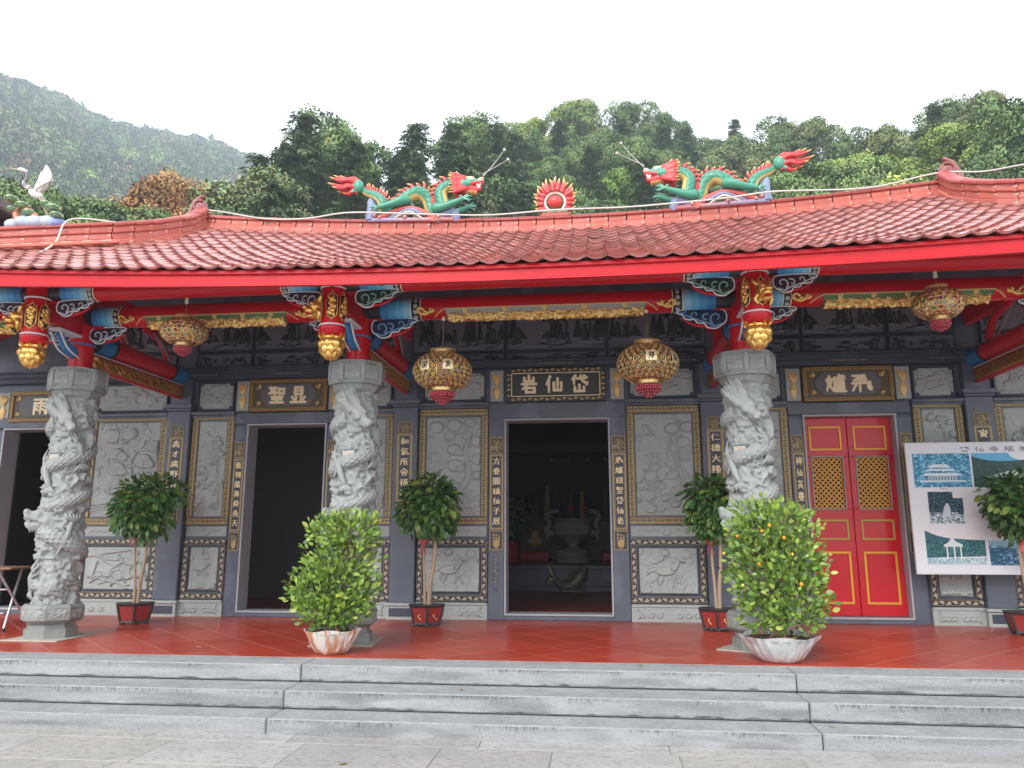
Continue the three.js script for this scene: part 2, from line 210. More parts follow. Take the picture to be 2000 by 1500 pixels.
// ---------------------------------------------------------------- brush strokes of the characters carved on the temple (x y pairs on a 100 grid; #part x0 y0 x1 y1)
const GL = {
  山: '50 6 50 86;16 34 16 86 84 86;84 34 84 90', 石: '8 12 92 12;46 12 12 62;34 50 34 92 82 92 82 50 34 50', 亻: '70 5 20 50;52 34 52 96', 日: '20 8 20 94 80 94 80 8 20 8;20 50 80 50', 口: '15 15 15 88 85 88 85 15 15 15',
  王: '12 12 88 12;18 48 82 48;6 92 94 92;50 12 50 92', 代: '28 6 10 40;20 26 20 92;36 34 92 26;58 6 66 50 92 90 96 72;78 8 88 18', 业: '35 5 35 88;65 5 65 88;12 30 24 68;88 30 76 68;4 92 96 92',
  耳: '8 10 92 10;28 10 28 78;72 10 72 96;28 32 72 32;28 54 72 54;4 80 96 70', 火: '50 6 46 46 10 94;48 50 92 94;18 26 30 48;84 24 70 46',
  盧: '50 2 50 14;50 8 84 8;14 18 88 18 84 28;14 18 14 56 4 92;30 28 60 28;46 20 46 36 76 36;28 44 28 62 80 62 80 44 28 44;54 44 54 62;28 53 80 53;28 70 28 94;80 70 80 94;28 70 80 70;46 70 46 94;62 70 62 94;16 95 94 95',
  飛: '12 10 56 10 58 32 72 40 74 30;68 8 60 18;70 22 62 28;38 24 14 36;26 32 26 58 8 92;8 52 54 50;44 22 44 96;56 50 84 50 86 76 96 86 98 74;94 46 86 58;94 62 88 68',
  羊: '30 4 40 18;70 4 60 18;14 24 86 24;20 44 80 44;6 66 94 66;50 24 50 98', 羽: '8 12 44 12 44 90 34 84;14 30 30 42;10 66 34 54;56 12 92 12 92 90 82 84;62 30 78 42;58 66 82 54',
  禾: '74 6 24 16;6 34 94 34;50 12 50 98;48 38 8 78;52 38 92 78', 女: '46 4 24 60 84 96;70 30 56 68 12 96;6 36 94 36', 礻: '40 4 54 16;12 28 80 28 12 66;46 48 46 98;56 52 78 66', 艹: '4 40 96 40;32 10 32 70;68 10 68 70',
  阝: '20 6 20 98;20 8 70 8 40 40 72 64 44 74', 彳: '64 4 20 30;70 34 10 68;46 56 46 98', 大: '8 36 92 36;50 6 46 46 8 96;52 44 94 96', 天: '14 14 86 14;6 48 94 48;50 14 46 54 8 96;52 52 94 96',
  方: '46 2 54 16;6 26 94 26;42 28 36 60 8 96;38 52 82 52 74 94 58 88', 壺: '16 12 84 12;50 2 50 24;24 24 76 24;10 48 10 36 90 36 90 48;40 40 36 66;60 40 64 66;20 52 30 66;80 52 70 66;24 72 76 72;6 94 94 94;38 74 38 92;62 74 62 92',
  圓: '8 4 8 96 92 96 92 4 8 4;34 14 34 30 66 30 66 14 34 14;30 38 30 74 70 74 70 38 30 38;30 50 70 50;30 62 70 62;40 76 26 88;60 76 74 88', 喬: '72 4 30 12;10 24 90 24;50 10 46 30 12 48;52 26 88 46;34 44 34 58 66 58 66 44 34 44;12 98 12 66 88 66 88 96 78 92;34 76 34 90 66 90 66 76 34 76',
  嬌: '#女 0 10 42 95;#喬 42 4 100 98', 子: '16 10 80 10 50 36;50 36 50 92 34 84;6 46 94 46', 居: '20 8 86 8 86 30 20 30;20 8 18 60 4 96;30 46 96 46;62 32 62 62;38 62 38 94 84 94 84 62 38 62',
  豆: '8 10 92 10;26 28 26 56 74 56 74 28 26 28;34 66 40 86;66 66 60 86;4 92 96 92', 頁: '6 8 94 8;46 8 40 22;22 24 22 76 78 76 78 24 22 24;22 42 78 42;22 58 78 58;40 78 16 96;60 78 86 96', 頭: '#豆 0 8 46 94;#頁 48 4 100 98',
  聖: '#耳 2 2 50 50;#口 56 8 94 46;#王 8 56 92 98', 岱: '#代 2 2 98 58;#山 14 56 86 98', 仙: '#亻 2 2 40 98;#山 40 14 98 96', 岩: '#山 14 0 86 36;#石 4 40 96 98', 显: '#日 16 2 84 48;#业 4 50 96 98', 爐: '#火 0 6 38 96;#盧 36 2 100 98',
  和: '#禾 0 2 54 98;#口 58 26 96 84', 气: '34 2 8 36;26 14 92 14;24 30 84 30;14 46 76 46 78 76 94 94 98 78', 氣: '#气 0 0 100 100;36 58 36 98;14 74 58 74;20 60 28 70;54 58 46 70;34 76 14 96;38 76 60 94',
  所: '44 6 12 16;12 16 12 54 4 94;12 34 42 34 42 56 12 56;88 6 58 16;58 16 58 50 50 94;58 42 98 42;80 42 80 98', 舍: '50 2 6 44;50 2 94 44;24 50 76 50;50 34 50 66;10 60 90 60;28 70 28 96 74 96 74 70 28 70',
  畐: '8 8 92 8;26 18 26 38 74 38 74 18 26 18;14 48 14 96 86 96 86 48 14 48;14 72 86 72;50 48 50 96', 福: '#礻 0 2 44 98;#畐 44 2 100 98', 彔: '20 8 84 8 80 32 12 32;8 44 94 44;50 44 50 94 38 88;14 58 34 70;10 92 42 72;86 56 62 68;58 70 94 92', 祿: '#礻 0 2 44 98;#彔 44 2 100 98',
  高: '50 0 54 10;6 14 94 14;32 22 32 38 68 38 68 22 32 22;12 98 12 48 88 48 88 96 78 92;34 60 34 84 66 84 66 60 34 60', 才: '6 30 94 30;60 4 60 92 44 84;58 34 10 82',
  處: '50 2 50 14;50 8 82 8;14 18 90 18 86 28;14 18 14 56 4 94;30 30 76 28;48 20 48 38 78 38;40 46 24 74;38 52 60 52 34 92;40 62 96 96;70 50 70 78;70 50 90 50 90 76', 里: '18 6 18 54 82 54 82 6 18 6;18 30 82 30;50 6 50 92;14 74 86 74;4 94 96 94',
  予: '14 10 82 10 50 34;36 22 60 38;6 46 94 46 84 62;52 46 52 92 38 86', 野: '#里 0 4 54 96;#予 54 2 100 98', 有: '6 20 94 20;50 2 12 62;34 42 34 98;34 42 82 42 82 94 70 90;34 58 82 58;34 74 82 74',
  神: '#礻 0 2 44 98;50 22 50 74 94 74 94 22 50 22;50 48 94 48;72 2 72 98', 央: '22 24 22 54;22 24 78 24 78 54;4 56 96 56;50 6 46 60 8 98;52 58 94 98', 英: '#艹 0 0 100 34;#央 4 28 96 100', 雨: '8 8 92 8;12 96 12 30 88 30 88 94 78 90;50 8 50 94;26 46 38 54;24 68 38 76;64 46 76 54;62 68 76 76',
  靈: '#雨 8 0 92 44;8 50 8 62 30 62 30 50 8 50;38 50 38 62 62 62 62 50 38 50;70 50 70 62 92 62 92 50 70 50;10 70 90 70;50 70 50 96;4 97 96 97;26 74 34 92;74 74 66 92', 斤: '80 6 20 18;20 18 20 60 4 96;20 44 96 44;66 44 66 98', 祈: '#礻 0 2 46 98;#斤 48 4 100 98',
  仁: '#亻 0 2 44 98;52 26 92 26;46 84 98 84', 德: '#彳 0 2 40 98;44 14 98 14;70 2 68 26;46 26 46 44 96 44 96 26 46 26;62 26 62 44;80 26 80 44;44 54 98 54;44 72 36 90;54 68 58 92 84 92 86 80;68 62 74 74;90 68 98 84',
  隆: '#阝 0 2 40 98;62 2 44 30;58 12 86 12 46 48;56 20 96 46;48 54 92 54;56 44 44 66;50 66 90 66;70 54 70 96;50 80 90 80;40 96 100 96', 吉: '8 16 92 16;50 2 50 42;18 42 82 42;22 56 22 96 78 96 78 56 22 56', 寺: '18 16 82 16;50 2 50 38;6 38 94 38;6 62 94 62;66 48 66 94 52 88;28 70 40 82',
  规: '8 20 46 20;4 42 50 42;28 4 26 46 4 94;30 52 48 76;58 8 58 62;58 8 92 8 92 62;74 22 70 60 46 96;78 60 78 90 98 90 98 78', 划: '4 40 58 30;28 6 36 56 56 90 60 74;44 12 52 22;54 46 10 86;74 12 74 70;94 4 94 94 80 88', 国: '8 6 8 96 92 96 92 6 8 6;28 26 72 26;32 50 68 50;24 78 76 78;50 26 50 78;62 60 68 68',
  发: '24 8 16 36 92 36;54 4 40 54 6 92;42 54 80 54 24 96;48 60 94 96;70 10 80 20', 郑: '20 4 30 16;48 4 38 16;6 24 60 24;2 48 62 48;34 24 32 54 4 94;36 54 58 84;72 6 72 98;72 8 96 8 84 36 98 58 80 66',
  龍: '24 2 28 10;6 14 48 14;14 20 20 30;40 18 34 30;4 34 50 34;10 98 10 44 44 44 44 96 36 92;10 58 44 58;10 72 44 72;60 4 60 34 92 34;60 16 90 16;94 44 60 44 60 92 94 92 96 78;62 58 88 58;62 72 88 72', 翔: '#羊 0 2 50 98;#羽 50 4 100 98',
  鳳: '14 8 8 96;14 8 86 8 86 84 98 94;26 20 74 20;40 22 36 30;32 32 32 62 70 62 70 32 32 32;32 46 70 46;30 72 76 72 72 92;30 82 34 90;44 82 48 90;56 82 60 90', 舞: '26 2 8 22;20 12 90 12;6 40 94 40;24 24 24 52;42 12 42 52;60 12 60 52;78 12 78 52;24 54 4 80;14 62 42 62 10 98;18 72 30 80;52 60 96 60;50 78 98 78;76 52 76 98;56 62 56 78',
  舜: '80 4 12 12;20 18 28 28;48 14 52 26;80 14 70 28;6 44 6 34 94 34 94 44;24 44 4 74;14 54 42 54 10 96;18 66 30 76;52 56 96 56;50 76 98 76;76 46 76 98;56 58 56 76', 堯: '30 10 70 10;50 2 50 24;24 24 76 24;8 38 46 38;27 30 27 54;4 54 48 54;54 38 92 38;73 30 73 54;52 54 98 54;4 64 96 64;36 66 30 82 6 98;62 66 62 94 94 94 96 82',
  寳: '50 0 54 8;8 26 8 14 92 14 90 26;16 30 46 30;14 56 48 56;30 30 30 56;18 42 44 42;54 32 54 56 88 56 88 32 54 32;26 62 26 86 74 86 74 62 26 62;26 70 74 70;26 78 74 78;36 88 20 98;64 88 82 98',
};
function strokes(ch, x = 0, y = 0, w = 1, h = 1) { // list of polylines in 0..1, y down
  const out = []; if (ch === ' ') return out;
  for (const s of GL[ch].split(';')) {
    if (s[0] === '#') { const [c, a, b, d, e] = s.slice(1).split(' '); out.push(...strokes(c, x + a * w / 100, y + b * h / 100, (d - a) * w / 100, (e - b) * h / 100)); continue; }
    const n = s.split(' ').map(Number), l = []; for (let i = 0; i < n.length; i += 2) l.push([x + n[i] * w / 100, y + n[i + 1] * h / 100]); out.push(l);
  } return out;
}
function drawGlyph(c, ch, x, y, w, h, lw, color) { c.strokeStyle = color; c.lineCap = 'round'; c.lineJoin = 'round'; for (const l of strokes(ch)) for (let i = 1; i < l.length; i++) { const [a, b] = [l[i - 1], l[i]], flat = Math.abs(b[1] - a[1]) * h < Math.abs(b[0] - a[0]) * w * 0.25; c.lineWidth = flat ? lw * 0.72 : lw; c.beginPath(); c.moveTo(x + a[0] * w, y + a[1] * h); c.lineTo(x + b[0] * w, y + b[1] * h); c.stroke(); } }
function glyphGeo(ch, w, h, lw, depth) { // raised character, centred, facing +z
  const gs = []; let k = 0;
  for (const l of strokes(ch)) for (let i = 1; i < l.length; i++) {
    const a = [(l[i - 1][0] - 0.5) * w, (0.5 - l[i - 1][1]) * h], b = [(l[i][0] - 0.5) * w, (0.5 - l[i][1]) * h], dx = b[0] - a[0], dy = b[1] - a[1], L = Math.hypot(dx, dy) || 1e-4, flat = Math.abs(dy) < Math.abs(dx) * 0.25, r0 = lw * (flat ? 0.4 : 0.52), r1 = r0 * (i === l.length - 1 ? (dy < -0.3 * L || Math.abs(dx) > 0.3 * L && !flat ? 0.62 : 1.12) : 1);
    const s = new THREE.Shape(); s.absarc(0, 0, r0, PI / 2, 1.5 * PI, false); s.absarc(L, 0, r1, -PI / 2, PI / 2, false); s.closePath();
    gs.push(extrude(s, depth + (k++ % 7) * 0.0004, lw * 0.12, { curveSegments: 4 }).rotateZ(Math.atan2(dy, dx)).translate(a[0], a[1], 0));
  } return merge(gs);
}
const inkRow = (c, x, y, n, s, seed, dx, dy, color) => { const q = rng(seed); c.strokeStyle = color; c.lineWidth = Math.max(1, s * 0.12); for (let i = 0; i < n; i++) for (let k = 0; k < 5; k++) { const a = x + i * dx, b = y + i * dy; c.beginPath(); const hor = q() < 0.55, p = q() * s, r = q() * s * 0.4; if (hor) { c.moveTo(a + r, b + p); c.lineTo(a + s - r, b + p); } else { c.moveTo(a + p, b + r); c.lineTo(a + p - s * 0.1, b + s - r); } c.stroke(); } };
// ---------------------------------------------------------------- the temple: front wall
const temple = thing('temple_hall', 'long red and grey temple hall with tiled roof, carved stone front and three name plaques', 'temple');
const RC = document.createElement('canvas');
function reliefGeo(w, h, nx, ny, depth, draw) { // height field drawn on a canvas, then cut as a mesh
  RC.width = nx * 3; RC.height = ny * 3; const c = RC.getContext('2d'); c.fillStyle = '#282828'; c.fillRect(0, 0, RC.width, RC.height); draw(c, RC.width, RC.height);
  const d = c.getImageData(0, 0, RC.width, RC.height).data, W = RC.width, H = RC.height, g = clean(new THREE.PlaneGeometry(w, h, nx, ny)), p = g.attributes.position;
  const at = (x, y) => d[(clamp(y | 0, 0, H - 1) * W + clamp(x | 0, 0, W - 1)) * 4] / 255;
  for (let j = 0; j <= ny; j++) for (let i = 0; i <= nx; i++) { let s = 0; for (const a of [-1, 0.3, 1.4]) for (const b of [-1, 0.3, 1.4]) s += at(i * 3 + a, j * 3 + b); const e = Math.min(i, j, nx - i, ny - j); p.setZ(j * (nx + 1) + i, (s / 9) * depth * (e === 0 ? 0 : 1)); }
  g.computeVertexNormals(); const u = g.attributes.uv; for (let i = 0; i < u.count; i++) u.setXY(i, u.getX(i) * w, u.getY(i) * h); return g;
}
const shade = (v) => { const b = Math.round(v * 255); return `rgb(${b},${b},${b})`; };
const blob = (c, x, y, r, v, q, n = 9) => { // scalloped cloud or foliage clump with an incised outline
  const path = (k) => { c.beginPath(); for (let i = 0; i < n; i++) { const a = (i / n) * TAU, rr = r * k; c.moveTo(x + Math.cos(a) * rr * 0.75 + r * 0.42, y + Math.sin(a) * rr * 0.5); c.arc(x + Math.cos(a) * rr * 0.75, y + Math.sin(a) * rr * 0.5, r * 0.42, 0, TAU); } };
  path(1); c.strokeStyle = shade(0.02); c.lineWidth = r * 0.12; c.stroke(); c.fillStyle = shade(v); path(1); c.fill(); c.beginPath(); c.ellipse(x, y, r * 0.8, r * 0.6, 0, 0, TAU); c.fill();
  c.strokeStyle = shade(v - 0.22); c.lineWidth = Math.max(1.5, r * 0.07); for (let i = 0; i < 3; i++) { const a = q() * TAU; c.beginPath(); c.arc(x + Math.cos(a) * r * 0.5, y + Math.sin(a) * r * 0.35, r * (0.2 + q() * 0.2), a, a + 4); c.stroke(); }
};
const limb = (c, pts, w0, w1, v) => { for (let k = 0; k < 2; k++) for (let i = 1; i < pts.length; i++) { const t = i / pts.length; c.strokeStyle = shade(k ? v : 0.03); c.lineCap = 'round'; c.lineWidth = lerp(w0, w1, t) * (k ? 1 : 1.35); c.beginPath(); c.moveTo(...pts[i - 1]); c.lineTo(...pts[i]); c.stroke(); } };
function beast(c, x, y, s, q, mane) { // deer or horse in stride
  const leg = (dx, a, b) => limb(c, [[x + dx * s, y + 0.15 * s], [x + (dx + a) * s, y + 0.5 * s], [x + (dx + b) * s, y + 0.85 * s]], s * 0.16, s * 0.07, 0.7);
  leg(-0.45, -0.15, 0.02); leg(-0.3, 0.1, -0.1); leg(0.4, 0.12, 0.0); leg(0.5, 0.25, 0.4);
  c.fillStyle = shade(0.04); c.beginPath(); c.ellipse(x, y, s * 0.72, s * 0.34, -0.1, 0, TAU); c.fill(); c.fillStyle = shade(0.86); c.beginPath(); c.ellipse(x, y, s * 0.66, s * 0.29, -0.1, 0, TAU); c.fill();
  limb(c, [[x + 0.5 * s, y - 0.1 * s], [x + 0.75 * s, y - 0.45 * s], [x + 0.85 * s, y - 0.7 * s]], s * 0.3, s * 0.18, 0.9); limb(c, [[x + 0.85 * s, y - 0.7 * s], [x + 1.15 * s, y - 0.58 * s]], s * 0.2, s * 0.12, 0.95);
  for (let i = 0; i < 5; i++) limb(c, [[x + (0.8 - i * 0.08) * s, y + (-0.8 + i * 0.14) * s], [x + (0.55 - i * 0.1) * s, y + (-0.95 + i * 0.16) * s]], s * 0.09, s * 0.03, 0.8);
  for (let i = 0; i < 4; i++) limb(c, [[x - 0.65 * s, y - 0.05 * s], [x - (0.9 + i * 0.05) * s, y + (-0.3 + i * 0.13) * s], [x - (1.15 + i * 0.03) * s, y + (-0.35 + i * 0.2) * s]], s * 0.1, s * 0.03, 0.75);
}
const scratch = (c, w, h, q, n, y0 = 0) => { for (let i = 0; i < n; i++) { const x = q() * w, y = h * (y0 + q() * (1 - y0)), s = w * (0.04 + q() * 0.09), a = q() * TAU; const p = []; for (let k = 0; k < 6; k++) p.push([x + Math.cos(a + k * 0.55) * s * (0.5 + k * 0.1), y + Math.sin(a + k * 0.55) * s * (0.5 + k * 0.1)]); limb(c, p, w * 0.03, w * 0.012, 0.28 + q() * 0.3); } };
const reliefs = {
  pine: (seed) => (c, w, h) => { const q = rng(seed); scratch(c, w, h, q, 70); for (let i = 0; i < 4; i++) limb(c, [[0, h * (0.95 - i * 0.03)], [w * 0.3, h * (0.82 + q() * 0.08)], [w * 0.6, h * (0.9 + q() * 0.05)], [w, h * (0.8 + q() * 0.1)]], h * 0.06, h * 0.05, 0.3 + i * 0.1);
    const sx = 0.2 + q() * 0.5; const pts = []; for (let i = 0; i < 9; i++) pts.push([w * (sx + Math.sin(i * 0.9 + seed) * 0.09 + i * 0.035), h * (0.9 - i * 0.085)]); limb(c, pts, w * 0.13, w * 0.05, 0.7);
    for (let i = 0; i < 6; i++) { const p = pts[2 + i]; const e = [p[0] + (i % 2 ? 1 : -1) * w * (0.2 + q() * 0.12), p[1] - h * (0.02 + q() * 0.05)]; limb(c, [p, e], w * 0.05, w * 0.025, 0.65); blob(c, e[0], e[1] - h * 0.02, w * (0.085 + q() * 0.04), 0.8 + q() * 0.15, q); blob(c, e[0] + w * 0.1, e[1] + h * 0.01, w * 0.07, 0.85, q); }
    for (let i = 0; i < 6; i++) blob(c, w * (0.15 + q() * 0.7), h * (0.05 + q() * 0.16), w * (0.07 + q() * 0.05), 0.75 + q() * 0.2, q);
    beast(c, w * (0.35 + q() * 0.25), h * 0.74, w * 0.17, q); for (let i = 0; i < 14; i++) { const x = q() * w, y = h * (0.86 + q() * 0.12); limb(c, [[x, y], [x + (q() - 0.5) * w * 0.12, y - h * 0.05]], w * 0.03, w * 0.01, 0.6); } },
  hill: (seed) => (c, w, h) => { const q = rng(seed); scratch(c, w, h, q, 60); for (let k = 0; k < 7; k++) { const x = w * (0.2 + q() * 0.6), y = h * (0.12 + k * 0.09), s = w * (0.12 + q() * 0.16); for (let i = 0; i < 4; i++) limb(c, [[x - s * (1 - i * 0.25), y + s * 1.2], [x - s * 0.2 * i, y], [x + s * (0.9 - i * 0.2), y + s * 1.3]], w * 0.05, w * 0.035, 0.45 + i * 0.12); }
    for (let i = 0; i < 20; i++) blob(c, w * q(), h * (0.5 + q() * 0.45), w * (0.04 + q() * 0.06), 0.65 + q() * 0.3, q); const p = []; for (let i = 0; i < 8; i++) p.push([w * (0.78 + Math.sin(i) * 0.06), h * (0.92 - i * 0.1)]); limb(c, p, w * 0.07, w * 0.03, 0.75); for (let i = 0; i < 5; i++) blob(c, w * (0.6 + q() * 0.35), h * (0.12 + q() * 0.3), w * 0.1, 0.9, q); },
  horse: (seed) => (c, w, h) => { const q = rng(seed); scratch(c, w, h, q, 36); for (let i = 0; i < 5; i++) blob(c, w * (0.1 + i * 0.2), h * (0.9 + q() * 0.06), w * (0.08 + q() * 0.05), 0.6 + q() * 0.2, q); for (let i = 0; i < 3; i++) blob(c, w * q(), h * (0.08 + q() * 0.2), w * 0.08, 0.6, q); c.fillStyle = shade(0.95); c.beginPath(); c.ellipse(w * 0.45, h * 0.1, w * 0.07, h * 0.07, 0, 0, TAU); c.fill(); beast(c, w * 0.46, h * 0.5, w * 0.27, q); },
  cloud: (seed) => (c, w, h) => { const q = rng(seed); for (let i = 0; i < 9; i++) limb(c, [[w * q(), h * q()], [w * q(), h * q()], [w * q(), h * q()]], h * 0.07, h * 0.03, 0.5 + q() * 0.3); for (let i = 0; i < 8; i++) blob(c, w * (0.08 + q() * 0.84), h * (0.2 + q() * 0.6), h * (0.1 + q() * 0.12), 0.7 + q() * 0.25, q); },
  wave: () => (c, w, h) => { for (const s of [-1, 1]) { for (let k = 0; k < 3; k++) { const p = []; for (let i = 0; i < 16; i++) { const a = i * 0.42, r = h * (0.3 - i * 0.016); p.push([w / 2 + s * (w * (0.14 + k * 0.13) + Math.cos(a) * r), h * 0.55 + Math.sin(a) * r]); } limb(c, p, h * 0.12, h * 0.04, 0.85); } limb(c, [[w / 2 + s * w * 0.47, h * 0.1], [w / 2 + s * w * 0.42, h * 0.6], [w / 2 + s * w * 0.47, h * 0.95]], h * 0.14, h * 0.1, 0.9); } },
  medal: () => (c, w, h) => { c.strokeStyle = shade(0.85); c.lineWidth = h * 0.09; c.beginPath(); c.ellipse(w / 2, h / 2, h * 0.36, h * 0.36, 0, 0, TAU); c.stroke(); for (let i = -2; i <= 2; i++) { c.lineWidth = h * 0.06; c.beginPath(); c.moveTo(w / 2 - h * 0.25, h / 2 + i * h * 0.12); c.lineTo(w / 2 + h * 0.25, h / 2 + i * h * 0.12); c.stroke(); } for (const s of [-1, 1]) for (let k = 0; k < 3; k++) limb(c, [[w / 2 + s * w * (0.12 + k * 0.1), h * 0.5], [w / 2 + s * w * (0.17 + k * 0.1), h * 0.3], [w / 2 + s * w * (0.21 + k * 0.1), h * 0.62]], h * 0.13, h * 0.06, 0.7); },
};
const relCache = {}; const rel = (kind, seed, w, h, depth = 0.03, den = 105) => relCache[[kind, seed, w.toFixed(2), h.toFixed(2)]] ??= reliefGeo(w, h, Math.round(w * den), Math.round(h * den), depth, reliefs[kind](seed));
// gold key-fret and scroll borders (painted grooves on raised bars)
const fretTex = canvasTex(128, 128, (c, w, h) => { c.fillStyle = '#4a4436'; c.fillRect(0, 0, w, h); c.fillStyle = '#bda56c'; c.fillRect(0, 4, w, 12); c.fillRect(0, h - 16, w, 12); c.strokeStyle = '#c9b078'; c.lineWidth = 11; c.beginPath(); c.moveTo(0, 98); c.lineTo(20, 98); c.lineTo(20, 32); c.lineTo(104, 32); c.lineTo(104, 80); c.lineTo(62, 80); c.lineTo(62, 56); c.moveTo(20, 98); c.lineTo(128, 98); c.stroke(); }); fretTex.wrapS = fretTex.wrapT = THREE.RepeatWrapping;
const scrollTex = canvasTex(256, 128, (c, w, h) => { c.fillStyle = '#33302f'; c.fillRect(0, 0, w, h); c.strokeStyle = '#a59882'; c.lineWidth = 7; c.strokeRect(-20, 9, w + 40, h - 18); c.strokeStyle = '#d2c6b0'; c.lineWidth = 13; c.lineCap = 'round'; for (const [x, s] of [[64, 1], [192, -1]]) { c.beginPath(); for (let i = 0; i < 22; i++) { const a = i * 0.36, r = 34 - i * 1.2; c.lineTo(x + Math.cos(a) * r * s, 64 + Math.sin(a) * r * s); } c.stroke(); c.beginPath(); c.moveTo(x - 60, 64 + s * 22); c.quadraticCurveTo(x - 40, 64 + s * 40, x - 24, 64 + s * 10); c.stroke(); } }); scrollTex.wrapS = scrollTex.wrapT = THREE.RepeatWrapping;
M.fret = mat(0xffffff, 0.5, { map: fretTex, metalness: 0.1 }); M.scroll = mat(0xffffff, 0.5, { map: scrollTex });
function bar(x0, x1, y0, y1, z, m, parent, name) { // rounded bar with its pattern running lengthwise
  const L = Math.max(x1 - x0, y1 - y0), W = Math.min(x1 - x0, y1 - y0), s = new THREE.Shape(), k = W * 0.3, l = L / 2, w = W / 2;
  s.moveTo(-l + k, -w); s.lineTo(l - k, -w); s.quadraticCurveTo(l, -w, l, 0); s.quadraticCurveTo(l, w, l - k, w); s.lineTo(-l + k, w); s.quadraticCurveTo(-l, w, -l, 0); s.quadraticCurveTo(-l, -w, -l + k, -w);
  const g = extrude(s, 0.02, 0.003, { curveSegments: 3 }), p = g.attributes.position, u = g.attributes.uv; for (let i = 0; i < p.count; i++) u.setXY(i, (p.getX(i) + l) / W / (m === M.scroll ? 2 : 1), (p.getY(i) + w) / W);
  if (y1 - y0 > x1 - x0) g.rotateZ(PI / 2); g.translate((x0 + x1) / 2, (y0 + y1) / 2, z); return obj(name, g, m, parent);
}
function frame4(x0, x1, y0, y1, t, z, m, parent, name) { bar(x0, x1, y1 - t, y1, z, m, parent, name); bar(x0, x1, y0, y0 + t, z, m, parent, name); bar(x0, x0 + t, y0 + t + 0.012, y1 - t - 0.012, z, m, parent, name); bar(x1 - t, x1, y0 + t + 0.012, y1 - t - 0.012, z, m, parent, name); }
function panelStack(x0, x1, seed, kinds, top) {
  const p = part('carved_panel_bay', temple), w = x1 - x0, narrow = w < 0.9, t = 0.085;
  obj('stone_backing', bx(x0, x1, 0.68, 3.37, -0.05, -0.012), M.dark, p);
  obj('base_stone', [bx(x0, x1, FLOOR - 0.01, 0.665, -0.05, 0.02), bx(x0 + 0.01, x1 - 0.01, 0.635, 0.675, -0.02, 0.034)], M.green, p);
  obj('base_carving', rel('wave', 1, w - 0.12, 0.15, 0.03).clone().translate((x0 + x1) / 2, 0.555, 0.018), M.green, p);
  frame4(x0 + 0.01, x1 - 0.01, 0.69, 1.53, t * 0.95, -0.012, M.scroll, p, 'scroll_border');
  const lw = w - 0.24, lg = rel(kinds[1], seed + 1, lw, 0.6, 0.05); obj('lower_relief', lg.clone().translate((x0 + x1) / 2, 1.11, -0.009), M.green, p);
  obj('relief_rim', [bx(x0 + 0.1, x1 - 0.1, 1.412, 1.428, -0.012, 0.004), bx(x0 + 0.1, x1 - 0.1, 0.792, 0.808, -0.012, 0.004), bx(x0 + 0.1, x0 + 0.116, 0.81, 1.41, -0.012, 0.004), bx(x1 - 0.116, x1 - 0.1, 0.81, 1.41, -0.012, 0.004)], M.darkMatte, p);
  obj('medallion_band', rel('medal', 2, w - 0.05, 0.14, 0.022).clone().translate((x0 + x1) / 2, 1.635, -0.01), M.green, p);
  frame4(x0 + 0.01, x1 - 0.01, 1.735, 3.36, t, -0.012, M.fret, p, 'fret_border');
  const uw = w - 0.23; obj('upper_relief', rel(kinds[0], seed, uw, 1.4, 0.052).clone().translate((x0 + x1) / 2, 2.545, -0.009), M.green, p);
  const ly = top ? 3.37 : 3.3; obj('stone_ledge', [bx(x0 - 0.01, x1 + 0.01, ly, ly + 0.035, -0.05, 0.03), bx(x0 - 0.01, x1 + 0.01, ly + 0.035, ly + 0.085, -0.05, 0.06)], M.dark, p);
  const cy0 = ly + 0.1, cy1 = top ? 3.93 : 3.86; obj('cloud_relief', rel('cloud', seed + 2, w - 0.14, cy1 - cy0 - 0.08, 0.034).clone().translate((x0 + x1) / 2, (cy0 + cy1) / 2, -0.02), M.green, p);
  const e = 0.025, X0 = x0 + 0.04, X1 = x1 - 0.04; obj('cloud_relief_rim', [bx(X0, X1, cy1 - e, cy1, -0.04, 0.004), bx(X0, X1, cy0, cy0 + e, -0.04, 0.004), bx(X0, X0 + e, cy0 + e, cy1 - e, -0.04, 0.003), bx(X1 - e, X1, cy0 + e, cy1 - e, -0.04, 0.003), ...[[X0 + e, cy0 + e], [X0 + e, cy1 - e - 0.05], [X1 - e - 0.05, cy0 + e], [X1 - e - 0.05, cy1 - e - 0.05]].map(([a, b]) => bx(a, a + 0.05, b, b + 0.05, -0.04, 0.006))], M.darkMatte, p);
  return p;
}
function coupletTex(text, small) { return canvasTex(128, text.length * 120 + 60, (c, w, h) => { c.fillStyle = '#b29c66'; c.fillRect(0, 0, w, h); c.fillStyle = '#3f434e'; c.fillRect(14, 14, w - 28, h - 28); c.strokeStyle = '#c4ad72'; c.lineWidth = 3; c.strokeRect(20, 20, w - 40, h - 40); [...text].forEach((ch, i) => drawGlyph(c, ch, 30, 38 + i * ((h - 60) / text.length), 68, 84, 10, '#eddcae')); }); }
function board(name, x0, x1, y0, y1, z, t, parent, depth = 0.012) { const g = bx(x0, x1, y0, y1, z, z + depth, 0.003), p = g.attributes.position, u = g.attributes.uv; for (let i = 0; i < p.count; i++) u.setXY(i, (p.getX(i) - x0) / (x1 - x0), (p.getY(i) - y0) / (y1 - y0)); return obj(name, g, t.isTexture ? mat(0xffffff, 0.5, { map: t }) : t, parent); }
